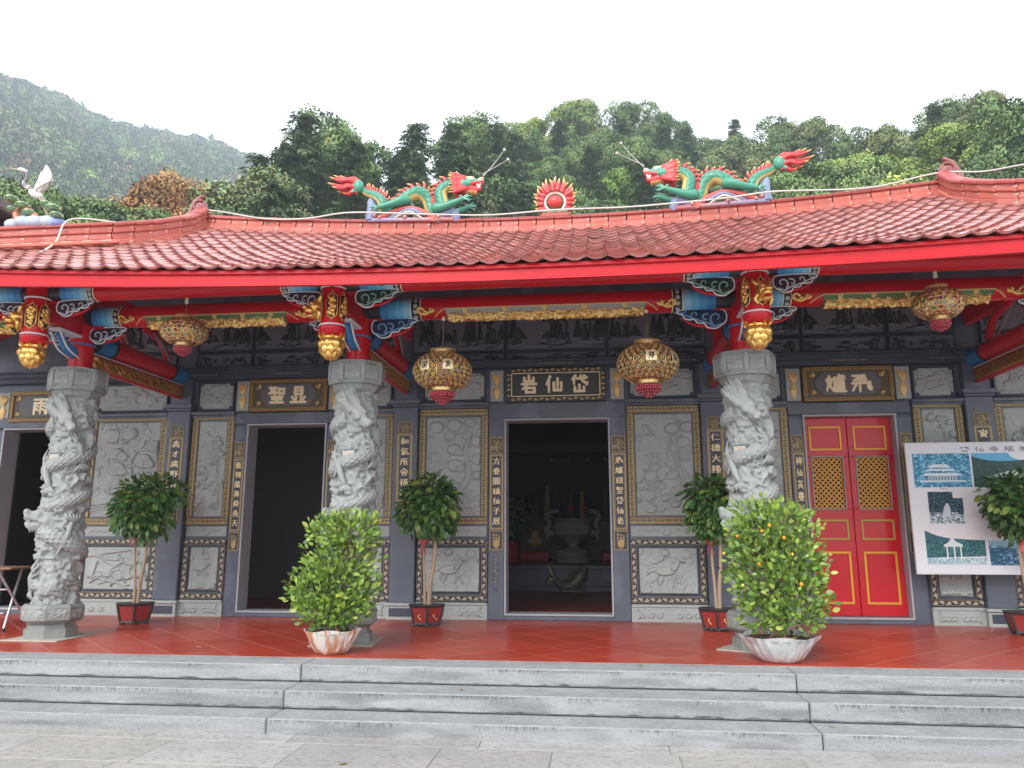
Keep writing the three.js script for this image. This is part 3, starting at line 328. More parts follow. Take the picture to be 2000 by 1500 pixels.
const lionTex = (seed) => canvasTex(96, 96, (c, w) => { const q = rng(seed); c.fillStyle = '#9c875a'; c.fillRect(0, 0, w, w); c.fillStyle = '#55503f'; c.fillRect(6, 6, w - 12, w - 12); for (let i = 0; i < 60; i++) { c.strokeStyle = q() < 0.5 ? '#ad9868' : '#6f6549'; c.lineWidth = 2 + q() * 3; const a = q() * TAU, r = q() * 34; c.beginPath(); c.arc(48 + Math.cos(a) * r, 50 + Math.sin(a) * r, 3 + q() * 9, a, a + 3.5); c.stroke(); } });
const potTex = canvasTex(96, 128, (c, w, h) => { c.fillStyle = '#a8935f'; c.fillRect(0, 0, w, h); c.fillStyle = '#3e3d40'; c.fillRect(6, 6, w - 12, h - 12); c.fillStyle = '#b49c66'; c.beginPath(); c.moveTo(28, 70); c.quadraticCurveTo(18, 100, 40, 108); c.lineTo(56, 108); c.quadraticCurveTo(78, 100, 68, 70); c.fill(); c.fillRect(24, 62, 48, 8); c.fillRect(34, 110, 28, 6); for (let i = 0; i < 9; i++) { c.beginPath(); c.ellipse(48 + Math.sin(i * 2.1) * 22, 40 + Math.cos(i * 1.7) * 16, 8, 5, i, 0, TAU); c.fill(); } });
const lionA = lionTex(4), lionB = lionTex(9);
{
  // wall core with door openings
  const H = 5.2, core = [], doors = [[-8.5, -7.28, 3.19], [-4.58, -3.36, 3.2], [-0.745, 0.745, 3.21], [3.36, 4.58, 3.2], [7.28, 8.5, 3.19]]; let x = -9.4;
  for (const [a, b, top] of doors) { core.push(bx(x, a, 0.2, H, -0.36, -0.05, 0.002), bx(a, b, top, H, -0.36, -0.05, 0.002), bx(a, b, 0.2, 0.5, -0.36, -0.05, 0.002)); x = b; } core.push(bx(x, 9.4, 0.2, H, -0.36, -0.05, 0.002));
  obj('front_wall', core, M.dark, temple);
  const name = ['雨', '显聖', '岱仙岩', '飛爐', '雨'];
  doors.forEach(([a, b, top], k) => {
    const f = part('door_frame', temple), c = k === 2, jl = c ? 0.225 : 0.19, yl = c ? 3.435 : 3.36;
    obj('jamb', bx(a - jl, a - 0.003, FLOOR, yl - 0.2, -0.05, 0.0), M.dark, f); obj('jamb', bx(b + 0.003, b + jl, FLOOR, yl - 0.2, -0.05, 0.0), M.dark, f);
    obj('lintel', bx(a - jl, b + jl, top + 0.004, yl, -0.05, 0.012, 0.005), M.dark, f); obj('threshold', bx(a - 0.002, b + 0.002, FLOOR, 0.508, -0.05, 0.006), M.dark, f);
    const e = 0.026; obj('pale_edge', [bx(a, a + e, 0.535, top - e, -0.3, 0.016, 0.003), bx(b - e, b, 0.535, top - e, -0.3, 0.016, 0.003), bx(a, b, top - e, top, -0.3, 0.016, 0.003), bx(a, b, 0.51, 0.535, -0.3, 0.016, 0.003)], M.strip, f);
  });
  // couplets on the jambs and pilasters (short text where a column or plant hides the end)
  const jamb = (x, text, big) => { const w = big ? 0.19 : 0.15, s = big ? 0 : -0.02; board('couplet_board', x - w / 2, x + w / 2, 1.66 + s, 2.7 + s, 0.0, coupletTex(text), temple, 0.01); board('lion_square', x - w / 2, x + w / 2, 2.715 + s, 2.95 + s, 0.0, lionA, temple, 0.01); board('vase_square', x - w / 2, x + w / 2, 1.38 + s, 1.645 + s, 0.0, potTex, temple, 0.01); };
  jamb(-0.855, '方壺圓嬌仙子居', true); jamb(0.858, '飛爐頭聖岱仙岩', true); jamb(-4.675, '龍翔鳳舞舜堯天', false); jamb(3.272, '神仙英靈祈 ', false); jamb(-3.265, '       ', false); jamb(4.68, '       ', false); jamb(-7.18, '       ', false);
  // donation line carved on the jamb
  const don = canvasTex(64, 512, (c, w, h) => { c.fillStyle = '#4b515e'; c.fillRect(0, 0, w, h); inkRow(c, 22, 20, 9, 30, 5, 0, 50, '#b9a878'); }); board('donor_line', -0.9, -0.83, 0.82, 1.34, -0.002, don, temple, 0.006);
  const lineTex = canvasTex(512, 48, (c, w, h) => { c.fillStyle = '#3a3c42'; c.fillRect(0, 0, w, h); inkRow(c, 10, 8, 12, 30, 11, 41, 0, '#a9a7a0'); });
  for (const [px, py] of [[0, 3.99], [-4.0, 3.93], [4.0, 3.93], [1.72, 3.99], [-5.3, 3.93], [5.3, 3.93]]) board('donor_line', px - 0.27, px + 0.27, py - 0.022, py + 0.022, 0.102, lineTex, temple, 0.003);
  // pilasters
  const pil = (x, text, w = 0.36) => { const p = part('pilaster', temple), h = w / 2; obj('shaft', bx(x - h, x + h, 0.67, 3.4, -0.05, 0.075, 0.01), M.dark, p); obj('cap', [bx(x - h - 0.015, x + h + 0.015, 3.4, 3.435, -0.05, 0.1), bx(x - h - 0.04, x + h + 0.04, 3.435, 3.5, -0.05, 0.14), bx(x - h * 0.9, x + h * 0.9, 3.5, 4.05, -0.05, 0.06)], M.dark, p); obj('plinth', [bx(x - h - 0.02, x + h + 0.02, FLOOR - 0.01, 0.63, -0.05, 0.1), bx(x - h - 0.035, x + h + 0.035, 0.63, 0.67, -0.05, 0.125)], M.green, p);
    board('plinth_carving', x - h + 0.02, x + h - 0.02, 0.49, 0.6, 0.1, M.darkMatte, p, 0.008); board('couplet_board', x - 0.11, x + 0.11, 2.05, 3.0, 0.076, coupletTex(text), p, 0.008); board('lion_square', x - 0.1, x + 0.1, 3.01, 3.18, 0.076, lionB, p, 0.008); board('vase_square', x - 0.11, x + 0.11, 1.76, 2.03, 0.076, potTex, p, 0.008); return p; };
  pil(-2.17, '和氣所舍福祿'); pil(2.17, '仁德大隆吉 '); pil(-5.63, '高才處野有 '); pil(5.63, '寳     ');
  // bays of carved panels
  panelStack(-1.985, -0.975, 11, ['pine', 'horse'], true); panelStack(0.975, 1.985, 14, ['hill', 'horse'], true);
  panelStack(-3.15, -2.36, 17, ['pine', 'horse'], false); panelStack(2.36, 3.165, 20, ['hill', 'horse'], false);
  panelStack(-5.44, -4.78, 24, ['hill', 'horse'], false); panelStack(4.8, 5.44, 27, ['pine', 'horse'], false);
  panelStack(-7.06, -5.83, 31, ['pine', 'cloud'], false); panelStack(5.83, 7.06, 34, ['hill', 'cloud'], false);
  // cornice and dark reliefs above
  obj('cornice', [bx(-9.3, 9.3, 3.95, 4.02, -0.05, 0.1), bx(-9.3, 9.3, 4.02, 4.05, -0.05, 0.13), bx(-9.3, -2.36, 3.875, 3.95, -0.05, 0.07), bx(2.36, 9.3, 3.875, 3.95, -0.05, 0.07)], M.darkMatte, temple);
  const blkTex = (seed, kind) => canvasTex(512, 192, (c, w, h) => { const q = rng(seed); c.fillStyle = '#6a717e'; c.fillRect(0, 0, w, h); const D = '#282d35', L = '#828995';
    if (kind === 'flower') { for (let i = 0; i < 26; i++) { const x = w * (0.08 + q() * 0.84), y = h * (0.2 + q() * 0.65), r = 9 + q() * 15; c.fillStyle = D; for (let k = 0; k < 6; k++) { c.beginPath(); c.ellipse(x + Math.cos(k * 1.05) * r * 0.7, y + Math.sin(k * 1.05) * r * 0.5, r * 0.55, r * 0.32, k * 1.05, 0, TAU); c.fill(); } c.strokeStyle = L; c.lineWidth = 1.5; c.beginPath(); c.arc(x, y, r * 0.4, 0, 5); c.stroke(); } for (let i = 0; i < 22; i++) { c.strokeStyle = D; c.lineWidth = 3 + q() * 3; const x = w * (q() < 0.5 ? 0.86 : 0.1) + (q() - 0.5) * 60; c.beginPath(); c.moveTo(x, h * 0.95); c.quadraticCurveTo(x + (q() - 0.5) * 40, h * 0.5, x + (q() - 0.5) * 130, h * (0.1 + q() * 0.4)); c.stroke(); } }
    else { for (let i = 0; i < 9; i++) { c.fillStyle = i % 2 ? D : '#353b45'; const x = w * q(), y = h * (0.15 + q() * 0.5), s = 20 + q() * 34; c.beginPath(); c.moveTo(x - s, h * 0.75); c.lineTo(x - s * 0.3, y); c.lineTo(x + s * 0.2, y + 14); c.lineTo(x + s, h * 0.75); c.fill(); } for (let i = 0; i < 14; i++) { const x = w * (0.04 + q() * 0.92), y = h * (0.62 + q() * 0.2), s = 11 + q() * 7; c.fillStyle = D; c.beginPath(); c.ellipse(x, y - s * 2.6, s * 0.5, s * 0.6, 0, 0, TAU); c.fill(); c.beginPath(); c.moveTo(x - s * 0.6, y - s * 2); c.lineTo(x + s * 0.6, y - s * 2); c.lineTo(x + s, y + s); c.lineTo(x - s, y + s); c.fill(); c.strokeStyle = L; c.lineWidth = 1.5; for (let k = 0; k < 3; k++) { c.beginPath(); c.moveTo(x - s * 0.3 + k * s * 0.3, y - s * 1.6); c.lineTo(x - s * 0.5 + k * s * 0.5, y + s * 0.8); c.stroke(); } } for (let i = 0; i < 16; i++) { c.strokeStyle = i % 2 ? L : D; c.lineWidth = 2 + q() * 3; const y = h * (0.82 + q() * 0.15), x = q() * w; c.beginPath(); c.moveTo(x, y); c.lineTo(x + 60 + q() * 90, y - 12 + q() * 24); c.stroke(); } for (let i = 0; i < 5; i++) { const x = q() * w; c.strokeStyle = D; c.lineWidth = 9; c.beginPath(); c.moveTo(x, h * 0.8); c.quadraticCurveTo(x + 30, h * 0.4, x - 10, h * 0.1); c.stroke(); for (let k = 0; k < 9; k++) { c.fillStyle = D; c.beginPath(); c.ellipse(x + (q() - 0.5) * 90, h * (0.05 + q() * 0.3), 16, 9, 0, 0, TAU); c.fill(); } } }
    c.strokeStyle = '#696a70'; c.lineWidth = 3; c.strokeRect(6, 6, w - 12, h - 12); });
  const blk = {}; const carved = (kind, seed, x0, x1, y0, y1) => { const key = kind + seed, m = (blk[key] ??= (() => { const t = blkTex(seed, kind), d = t.image.getContext('2d').getImageData(0, 0, 512, 192).data; return { m: mat(0xffffff, 0.5, { map: t }), d }; })());
    const nx = Math.round((x1 - x0) * 85), ny = Math.round((y1 - y0) * 85), g = clean(new THREE.PlaneGeometry(x1 - x0, y1 - y0, nx, ny)), p = g.attributes.position; for (let j = 0; j <= ny; j++) for (let i = 0; i <= nx; i++) p.setZ(j * (nx + 1) + i, (106 - m.d[((Math.min(191, j / ny * 191) | 0) * 512 + (i / nx * 511 | 0)) * 4]) * 0.0004); g.computeVertexNormals();
    const e = 0.02, q = part('dark_relief_panel', temple); obj('carving', g.translate((x0 + x1) / 2, (y0 + y1) / 2, -0.02), m.m, q); obj('rim', [bx(x0 - e, x1 + e, y1, y1 + e, -0.05, 0.012), bx(x0 - e, x1 + e, y0 - e, y0, -0.05, 0.012), bx(x0 - e, x0, y0, y1, -0.05, 0.01), bx(x1, x1 + e, y0, y1, -0.05, 0.01)], M.darkMatte, q); };
  for (const [a, b, s] of [[-2.1, -0.76, 1], [-0.7, 0.7, 2], [0.76, 2.1, 3]]) { carved('scene', s, a, b, 4.22, 4.85); carved('flower', s, a, b, 4.09, 4.17); }
  for (const s of [-1, 1]) for (const [a, b, k] of [[2.4, 3.4, 1], [3.45, 4.54, 2], [4.6, 5.44, 3], [5.8, 7.4, 2]]) { const [x0, x1] = s < 0 ? [-b, -a] : [a, b]; carved('scene', k, x0, x1, 4.33, 4.85); carved('flower', k, x0, x1, 4.09, 4.27); }
  // name plaques
  const plaque = (x, y0, y1, w, text, style) => {
    const p = part('name_plaque', temple, { 岱仙岩: 'dark plaque with three raised gold characters over the middle door', 显聖: 'plaque with two gold characters over the dark side door', 飛爐: 'plaque with two gold characters over the red double door', 雨: 'plaque partly hidden behind the carved column' }[text]), h = y1 - y0, yc = (y0 + y1) / 2, X0 = x - w / 2, X1 = x + w / 2;
    obj('tablet', bx(X0, X1, y0, y1, -0.04, 0.02), style ? M.blackGreen ??= mat([0.035, 0.045, 0.04], 0.4) : M.goldDark ??= mat([0.1, 0.075, 0.035], 0.5), p);
    if (style) { const t = 0.075; // inner gold line and gold scrollwork all round
      obj('gold_line', [bx(X0 + t, X1 - t, y1 - t - 0.012, y1 - t, 0.018, 0.03, 0.002), bx(X0 + t, X1 - t, y0 + t, y0 + t + 0.012, 0.018, 0.03, 0.002), bx(X0 + t, X0 + t + 0.012, y0 + t + 0.012, y1 - t - 0.012, 0.018, 0.03, 0.002), bx(X1 - t - 0.012, X1 - t, y0 + t + 0.012, y1 - t - 0.012, 0.018, 0.03, 0.002)], M.goldPale, p);
      const q = rng(77), g = []; const curl = (cx, cy, dir, s) => { const pts = []; for (let i = 0; i < 14; i++) { const a = i * 0.45 * dir, r = s * (1 - i * 0.055); pts.push(V(cx + Math.cos(a) * r, cy + Math.sin(a) * r * 0.7, 0.024)); } g.push(sweep(pts, (t) => 0.0085 * (1 - t * 0.5), { seg: 14, ring: 5 })); };
      for (const yy of [y0 + 0.037, y1 - 0.037]) for (let i = 0; i < 16; i++) curl(X0 + 0.06 + (i + 0.5) * (w - 0.12) / 16, yy, i % 2 ? 1 : -1, 0.026); for (const xx of [X0 + 0.037, X1 - 0.037]) for (let i = 0; i < 5; i++) curl(xx, y0 + 0.06 + (i + 0.5) * (h - 0.12) / 5, i % 2 ? 1 : -1, 0.024); obj('gold_scrollwork', g, M.goldPaint, p).userData.kind = 'stuff';
    } else { frame4(X0 + 0.01, X1 - 0.01, y0 + 0.01, y1 - 0.01, 0.045, 0.018, M.fretGold ??= mat(0xf0d9a8, 0.45, { map: fretTex, metalness: 0.2 }), p, 'fret_border');
      const s = new THREE.Shape(), a = w * 0.36, b = h * 0.33; s.moveTo(-a, 0); s.quadraticCurveTo(-a * 0.98, b * 0.5, -a * 0.86, b * 0.55); s.quadraticCurveTo(-a * 0.84, b, -a * 0.7, b); s.lineTo(a * 0.7, b); s.quadraticCurveTo(a * 0.84, b, a * 0.86, b * 0.55); s.quadraticCurveTo(a * 0.98, b * 0.5, a, 0); s.quadraticCurveTo(a * 0.98, -b * 0.5, a * 0.86, -b * 0.55); s.quadraticCurveTo(a * 0.84, -b, a * 0.7, -b); s.lineTo(-a * 0.7, -b); s.quadraticCurveTo(-a * 0.84, -b, -a * 0.86, -b * 0.55); s.quadraticCurveTo(-a * 0.98, -b * 0.5, -a, 0); obj('field', triUV(extrude(s, 0.012, 0.004).translate(x, yc, 0.018)), M.fieldGrey ??= mat([0.12, 0.125, 0.135], 0.5), p);
      const q = rng(5), g = []; for (const sx of [-1, 1]) for (const sy of [-1, 1]) for (let i = 0; i < 7; i++) { const cx = x + sx * (w * 0.40 - q() * 0.05), cy = yc + sy * (h * 0.30 - q() * 0.05), pts = []; for (let k = 0; k < 8; k++) { const an = k * 0.6 + q(); pts.push(V(cx + Math.cos(an) * 0.02 * (1 - k * 0.08), cy + Math.sin(an) * 0.02 * (1 - k * 0.08), 0.02)); } g.push(sweep(pts, 0.006, { seg: 10, ring: 5 })); } obj('gold_corner_scroll', g, M.goldPaint, p); }
    text = [...text].reverse().join(''); const n = text.length, cw = style ? 0.265 : 0.27, chh = style ? 0.255 : 0.25; [...text].forEach((ch, i) => obj('character', glyphGeo(ch, cw, chh, 0.034, 0.012).translate(x + (i - (n - 1) / 2) * (style ? 0.36 : 0.33) - (style ? 0.02 : 0), yc, style ? 0.021 : 0.034), M.goldPale, p));
    if (style) board('signature', X1 - 0.135, X1 - 0.105, y0 + 0.13, y1 - 0.13, 0.021, canvasTex(32, 192, (c, w2, h2) => { c.fillStyle = '#1d211f'; c.fillRect(0, 0, w2, h2); inkRow(c, 6, 6, 8, 18, 3, 0, 23, '#b39a5c'); }), p, 0.002);
  };
  plaque(-0.01, 3.45, 3.945, 1.42, '岱仙岩', true); plaque(-3.97, 3.375, 3.865, 1.2, '显聖', false); plaque(3.99, 3.375, 3.865, 1.2, '飛爐', false); plaque(-7.9, 3.28, 3.76, 1.05, '雨', false);
  const vase = (x, y) => { const p = part('gold_vase_relief', temple); obj('tablet', bx(x - 0.095, x + 0.095, y - 0.225, y + 0.225, -0.04, 0.01), M.green, p); const g = [lathe([[0, -0.19], [0.03, -0.19], [0.022, -0.165], [0.05, -0.1], [0.055, -0.06], [0.02, 0], [0.032, 0.02], [0, 0.02]], 12).scale(1, 1, 0.4)]; const q = rng(9); for (let i = 0; i < 12; i++) { const a = -1.2 + i * 0.22; g.push(sweep([[0, 0.01, 0.005], [Math.sin(a) * 0.04, 0.08, 0.012], [Math.sin(a) * (0.06 + q() * 0.02), 0.12 + q() * 0.08, 0.006]], [0.005, 0.012, 0.004], { seg: 5, ring: 5 })); } obj('vase', merge(g).translate(x, y, 0.014), M.goldPaint, p); };
  for (const [x, y] of [[-0.855, 3.69], [0.86, 3.69], [-4.68, 3.62], [-3.26, 3.62], [3.27, 3.62], [4.71, 3.62], [-8.55, 3.52], [-7.25, 3.52]]) vase(x, y);
  // red double door on the right
  const dl = (x0, x1, flip) => { const p = part('door_leaf', temple), y0 = 0.54, y1 = 3.17, z0 = -0.2, z1 = -0.13, w = x1 - x0, m = 0.085, wy0 = 1.93, wy1 = 2.63;
    obj('leaf_panel', [bx(x0, x1, y0, wy0, z0, z1), bx(x0, x1, wy1, y1, z0, z1), bx(x0, x0 + m, wy0, wy1, z0, z1), bx(x1 - m, x1, wy0, wy1, z0, z1)], M.doorRed ??= phys(0xffffff, 0.32, { map: T.red, specularIntensity: 0.6, clearcoat: 0.25, clearcoatRoughness: 0.06 }), p);
    const ring = (a, b, c, d, t, mm, nm) => obj(nm, [bx(a, b, d - t, d, z1 - 0.002, z1 + 0.016, 0.005), bx(a, b, c, c + t, z1 - 0.002, z1 + 0.016, 0.005), bx(a, a + t, c + t, d - t, z1 - 0.002, z1 + 0.015, 0.005), bx(b - t, b, c + t, d - t, z1 - 0.002, z1 + 0.015, 0.005)], mm, p);
    ring(x0 + 0.07, x1 - 0.08, 2.72, 3.05, 0.026, M.goldYellow ??= mat([0.72, 0.36, 0.04], 0.4, { metalness: 0.3 }), 'gold_moulding'); ring(x0 + 0.08, x1 - 0.075, 1.52, 1.79, 0.026, M.goldOlive ??= mat([0.42, 0.33, 0.06], 0.45, { metalness: 0.3 }), 'gold_moulding'); ring(x0 + 0.08, x1 - 0.075, 0.69, 1.37, 0.03, M.goldYellow, 'gold_moulding');
    ring(x0 + m - 0.012, x1 - m + 0.012, wy0 - 0.012, wy1 + 0.012, 0.016, M.grey, 'lattice_rim');
    const lat = [], a = x0 + m, b = x1 - m, n = 6, s = (b - a) / n, rows = Math.round((wy1 - wy0) / s), sy = (wy1 - wy0) / rows; // coin lattice: petals between the nodes
    const pl = (() => { const L = Math.hypot(s, sy) / 2, sh = new THREE.Shape(); sh.moveTo(-L / 2, 0); sh.quadraticCurveTo(0, L * 0.34, L / 2, 0); sh.quadraticCurveTo(0, -L * 0.34, -L / 2, 0); return extrude(sh, 0.014, 0.0015, { curveSegments: 5 }); })();
    for (let j = 0; j < rows * 2; j++) for (let i = 0; i < n * 2; i++) lat.push(pl.clone().rotateZ((i + j) % 2 ? -Math.atan2(sy, s) : Math.atan2(sy, s)).translate(a + (i + 0.5) * s / 2, wy0 + (j + 0.5) * sy / 2, 0));
    obj('coin_lattice', merge(lat).translate(0, 0, z0 + 0.035), M.latticeGold ??= mat([0.7, 0.34, 0.04], 0.45, { metalness: 0.1 }), p);
    obj('lattice_backing', bx(a, b, wy0, wy1, z0 + 0.002, z0 + 0.008, 0.001), M.black, p);
  };
  dl(3.388, 3.965); dl(3.972, 4.552);
}
// ---------------------------------------------------------------- roof: S tiles, ridges, eave board
const roofY = (X, z) => { const t = (3.95 - z) / 3.85, a = 4.11 + 0.0052 * X * X, b = 6.0 + 0.0092 * Math.min(X * X, 36); return a + (b - a) * (0.8 * t + 0.2 * t * t); };
const HIP = [[5.5, 0.75], [5.62, 1.15], [5.85, 1.5], [6.2, 1.72], [6.8, 1.92], [7.5, 2.25], [8.3, 2.95], [9.3, 3.95]];
const hipZ = (X) => { X = Math.abs(X); if (X < 5.5) return 0; for (let i = 1; i < HIP.length; i++) if (X <= HIP[i][0]) return lerp(HIP[i - 1][1], HIP[i][1], (X - HIP[i - 1][0]) / (HIP[i][0] - HIP[i - 1][0])); return 3.95; };
const roof = part('roof', temple);
{
  // deck and soffit
  const deck = (off, flip) => { const nx = 120, nz = 40, P = [], I = []; for (let i = 0; i <= nx; i++) for (let j = 0; j <= nz; j++) { const X = lerp(-9.3, 9.3, i / nx), z = lerp(-5, 3.86, j / nz), zz = z < 0 ? Math.max(-z * 0.9, hipZ(X)) : Math.max(z, hipZ(X)); P.push(X, roofY(X, Math.min(3.9, zz)) + off, z); } for (let i = 0; i < nx; i++) for (let j = 0; j < nz; j++) { const a = i * (nz + 1) + j, b = a + nz + 1; flip ? I.push(a, b, a + 1, b, b + 1, a + 1) : I.push(a, a + 1, b, b, a + 1, b + 1); } const g = new THREE.BufferGeometry(); g.setAttribute('position', new THREE.Float32BufferAttribute(P, 3)); g.setIndex(I); g.computeVertexNormals(); return triUV(clean(g)); };
  obj('roof_deck', deck(-0.03), M.clay2, roof); obj('red_soffit', deck(-0.1, true), M.red, roof);
  // one S tile: low lip towards the eave, waved across
  const tile = (() => { const w = 0.2, L = 0.345, n = 8, P = [], I = []; const h = (s) => 0.0135 * Math.cos(TAU * s) + 0.003 * Math.cos(2 * TAU * s);
    const row = (v, lift, x) => { const b = P.length / 3; for (let i = 0; i <= n; i++) P.push((i / n - 0.5) * (w - 0.004), h(i / n) + lift, -v); return b; };
    const strip = (a, b) => { for (let i = 0; i < n; i++) I.push(a + i, a + i + 1, b + i, b + i, a + i + 1, b + i + 1); };
    strip(row(0, 0.034), row(L, 0.004)); strip(row(0.004, 0.01), row(0, 0.034)); strip(row(L, -0.012), row(0.004, 0.008)); const e0 = P.length / 3; for (const s of [0, 1]) { const b = P.length / 3, x = (s - 0.5) * (w - 0.004), y = h(0); P.push(x, y + 0.034, 0, x, y + 0.01, 0, x, y + 0.006, -L, x, y - 0.012, -L); s ? I.push(b, b + 1, b + 2, b + 1, b + 3, b + 2) : I.push(b, b + 2, b + 1, b + 1, b + 2, b + 3); }
    const g = new THREE.BufferGeometry(); g.setAttribute('position', new THREE.Float32BufferAttribute(P, 3)); g.setIndex(I); g.computeVertexNormals(); return triUV(clean(g)); })();
  // rows by arc length up the slope
  const zs = []; { let z = 3.95; while (z > 0.02) { zs.push(z); const dy = (roofY(0, z - 0.01) - roofY(0, z)) / 0.01; z -= 0.288 / Math.hypot(1, dy); } }
  const all = [], r = rng(21);
  for (let k = 0; k < zs.length; k++) for (let i = -46; i <= 46; i++) { const X = i * 0.2 + (k % 2) * 0.004; if (zs[k] < hipZ(X) + 0.05) continue; all.push({ X, z: zs[k], k, vis: X > -6.6 && X < 5.9 }); }
  all.sort((a, b) => (b.vis - a.vis) || (a.k + Math.abs(a.X + 0.3) * 0.0) - (b.k + Math.abs(b.X + 0.3) * 0.0));
  const tm = [M.clay, M.clay, M.clay2, M.clay3, M.clay4, M.clay5], geos = [0, 1, 2, 3].map((k) => { const g = tile.clone(), u = g.attributes.uv; for (let i = 0; i < u.count; i++) u.setXY(i, u.getX(i) + k * 0.37, u.getY(i) + k * 0.21); return g; });
  const rest = [[], [], []], m4 = new THREE.Matrix4();
  all.forEach((t, n) => {
    const y = roofY(t.X, t.z), sl = (roofY(t.X, t.z - 0.3) - y) / 0.3, tl = (roofY(t.X + 0.1, t.z) - roofY(t.X - 0.1, t.z)) / 0.2, e = new THREE.Euler(Math.atan(sl) + (r() - 0.5) * 0.014, (r() - 0.5) * 0.012, Math.atan(tl) + (r() - 0.5) * 0.02);
    const pos = V(t.X + (r() - 0.5) * 0.004, y - 0.004 + (r() - 0.5) * 0.005, t.z + (r() - 0.5) * 0.022);
    if (n < 300) { const o = obj('roof_tile', geos[r() * 4 | 0], tm[r() * 6 | 0], roof); o.position.copy(pos); o.rotation.copy(e); }
    else rest[r() * 3 | 0].push(geos[r() * 4 | 0].clone().applyMatrix4(m4.compose(pos, new THREE.Quaternion().setFromEuler(e), V(1, 1, 1))));
  });
  obj('roof_tile_field', [...rest[0], ...rest[1], ...rest[2]].map((g, i) => paint(g, (() => { const b = 0.74 + ((i * 7919) % 97) / 97 * 0.32; return [b, b * (0.97 + (i % 3) * 0.02), b * 0.97]; })())), mat(0xffffff, 0.28, { map: T.clay, vertexColors: true }), roof).userData.kind = 'stuff';
  // ridges laid from short pieces
  const RP = { base: cbox(0.262, 0.1, 0.26, 0, 0, 0, 0.008), brick: cbox(0.25, 0.085, 0.18, 0, 0, 0, 0.006), band: cbox(0.266, 0.022, 0.215, 0, 0, 0, 0.005), cap: merge([clean(new THREE.CylinderGeometry(0.115, 0.115, 0.262, 12, 1, false, 0, PI).rotateY(0).rotateZ(PI / 2).rotateX(0)), cbox(0.262, 0.03, 0.235, 0, -0.01, 0, 0.006)]) };
  { const g = new THREE.CylinderGeometry(0.115, 0.115, 0.262, 14, 1, true, 0, TAU).rotateZ(PI / 2).scale(1, 0.42, 1); RP.cap = triUV(merge([clean(g), cbox(0.255, 0.032, 0.235, 0, -0.012, 0, 0.006)])); }
  const bm = [M.brick, M.brick2, M.brick3];
  function ridgeRun(pts, lift, tall) { // pts along the foot of the ridge
    const c = new THREE.CatmullRomCurve3(pts.map((p) => V(...p)), false, 'centripetal'), L = c.getLength(), n = Math.round(L / 0.264);
    const put = (name, g, m, p, q, dy) => { const o = obj(name, g, m, roof); o.position.set(p.x, p.y + dy, p.z); o.quaternion.copy(q); if (tall) o.scale.x = 1.07; return o; };
    for (let i = 0; i < n; i++) {
      const t = (i + 0.5) / n, p = c.getPointAt(t), d = c.getTangentAt(t), zax = V(-d.z, 0, d.x).normalize(), y = zax.clone().cross(d), q = new THREE.Quaternion().setFromRotationMatrix(new THREE.Matrix4().makeBasis(d, y, zax)), m = () => bm[r() * 3 | 0], j = () => (r() - 0.5) * 0.006;
      put('ridge_base', RP.base, m(), p, q, 0.02 + j()); let h = 0.07; if (tall) { put('ridge_band', RP.band, M.cap, p, q, h + 0.012); put('ridge_brick', RP.brick, m(), p, q, h + 0.066); h += 0.11; }
      put('ridge_band', RP.band, M.cap, p, q, h + 0.005); put('ridge_brick', RP.brick, m(), p, q, h + 0.058 + j()); put('ridge_cap', RP.cap, M.cap, p, q, h + 0.125 + j());
    }
  }
  const rp = []; for (let i = 0; i <= 16; i++) { const X = lerp(-5.55, 5.55, i / 16); rp.push([X, 6.0 + 0.0092 * X * X, 0.02]); } ridgeRun(rp, 0, false);
  for (const s of [-1, 1]) { const dp = [[5.5, 0.14], [5.5, 0.45], ...HIP.slice(0, 7)].map(([X, z], i) => [s * X, (i < 2 ? [6.26, 6.02][i] : roofY(X, z) - 0.03), z]); ridgeRun(s > 0 ? dp : dp.reverse(), 0, true); }
  // low hip roll of cap tiles in front of the descending ridge
  for (const s of [-1, 1]) { const c = new THREE.CatmullRomCurve3([[5.75, 1.72], [6.2, 1.98], [6.8, 2.2], [7.5, 2.55], [8.3, 3.2], [9.0, 3.9]].map(([X, z]) => V(s * X, roofY(X, z) + 0.05, z))), n = 18; for (let i = 0; i < n; i++) { const p = c.getPointAt((i + 0.5) / n), d = c.getTangentAt((i + 0.5) / n), zax = V(-d.z, 0, d.x).normalize(), o = obj('hip_roll_tile', RP.cap, M.brick3, roof); o.position.copy(p); o.quaternion.setFromRotationMatrix(new THREE.Matrix4().makeBasis(d, zax.clone().cross(d), zax)); } }
  // red eave board
  const curved = (x0, x1, n, yb, yt, z0, z1) => { const gs = []; for (let i = 0; i < n; i++) { const a = lerp(x0, x1, i / n), b = lerp(x0, x1, (i + 1) / n), P = []; for (const [x, e] of [[a, 0], [b, 0]]) P.push(V(x, yb(x), z0), V(x, yt(x), z0), V(x, yt(x), z1), V(x, yb(x), z1)); const g = new THREE.BufferGeometry(), Q = []; for (const f of [[3, 7, 6, 2], [0, 3, 7, 4].reverse(), [1, 5, 6, 2].reverse(), [0, 4, 5, 1].reverse()]) { const [p, q, s, u] = f.map((k) => P[k]); for (const v of [p, q, s, p, s, u]) Q.push(v.x, v.y, v.z); } g.setAttribute('position', new THREE.Float32BufferAttribute(Q, 3)); g.computeVertexNormals(); gs.push(triUV(clean(g))); } return merge(gs); };
  obj('eave_board', curved(-9.3, 9.3, 60, (x) => 3.965 + 0.0045 * x * x, (x) => 4.1 + 0.0052 * x * x, 3.83, 3.87), M.red, roof);
  obj('eave_fillet', curved(-9.3, 9.3, 60, (x) => 4.075 + 0.0052 * x * x, (x) => 4.112 + 0.0052 * x * x, 3.86, 3.9), M.red, roof);
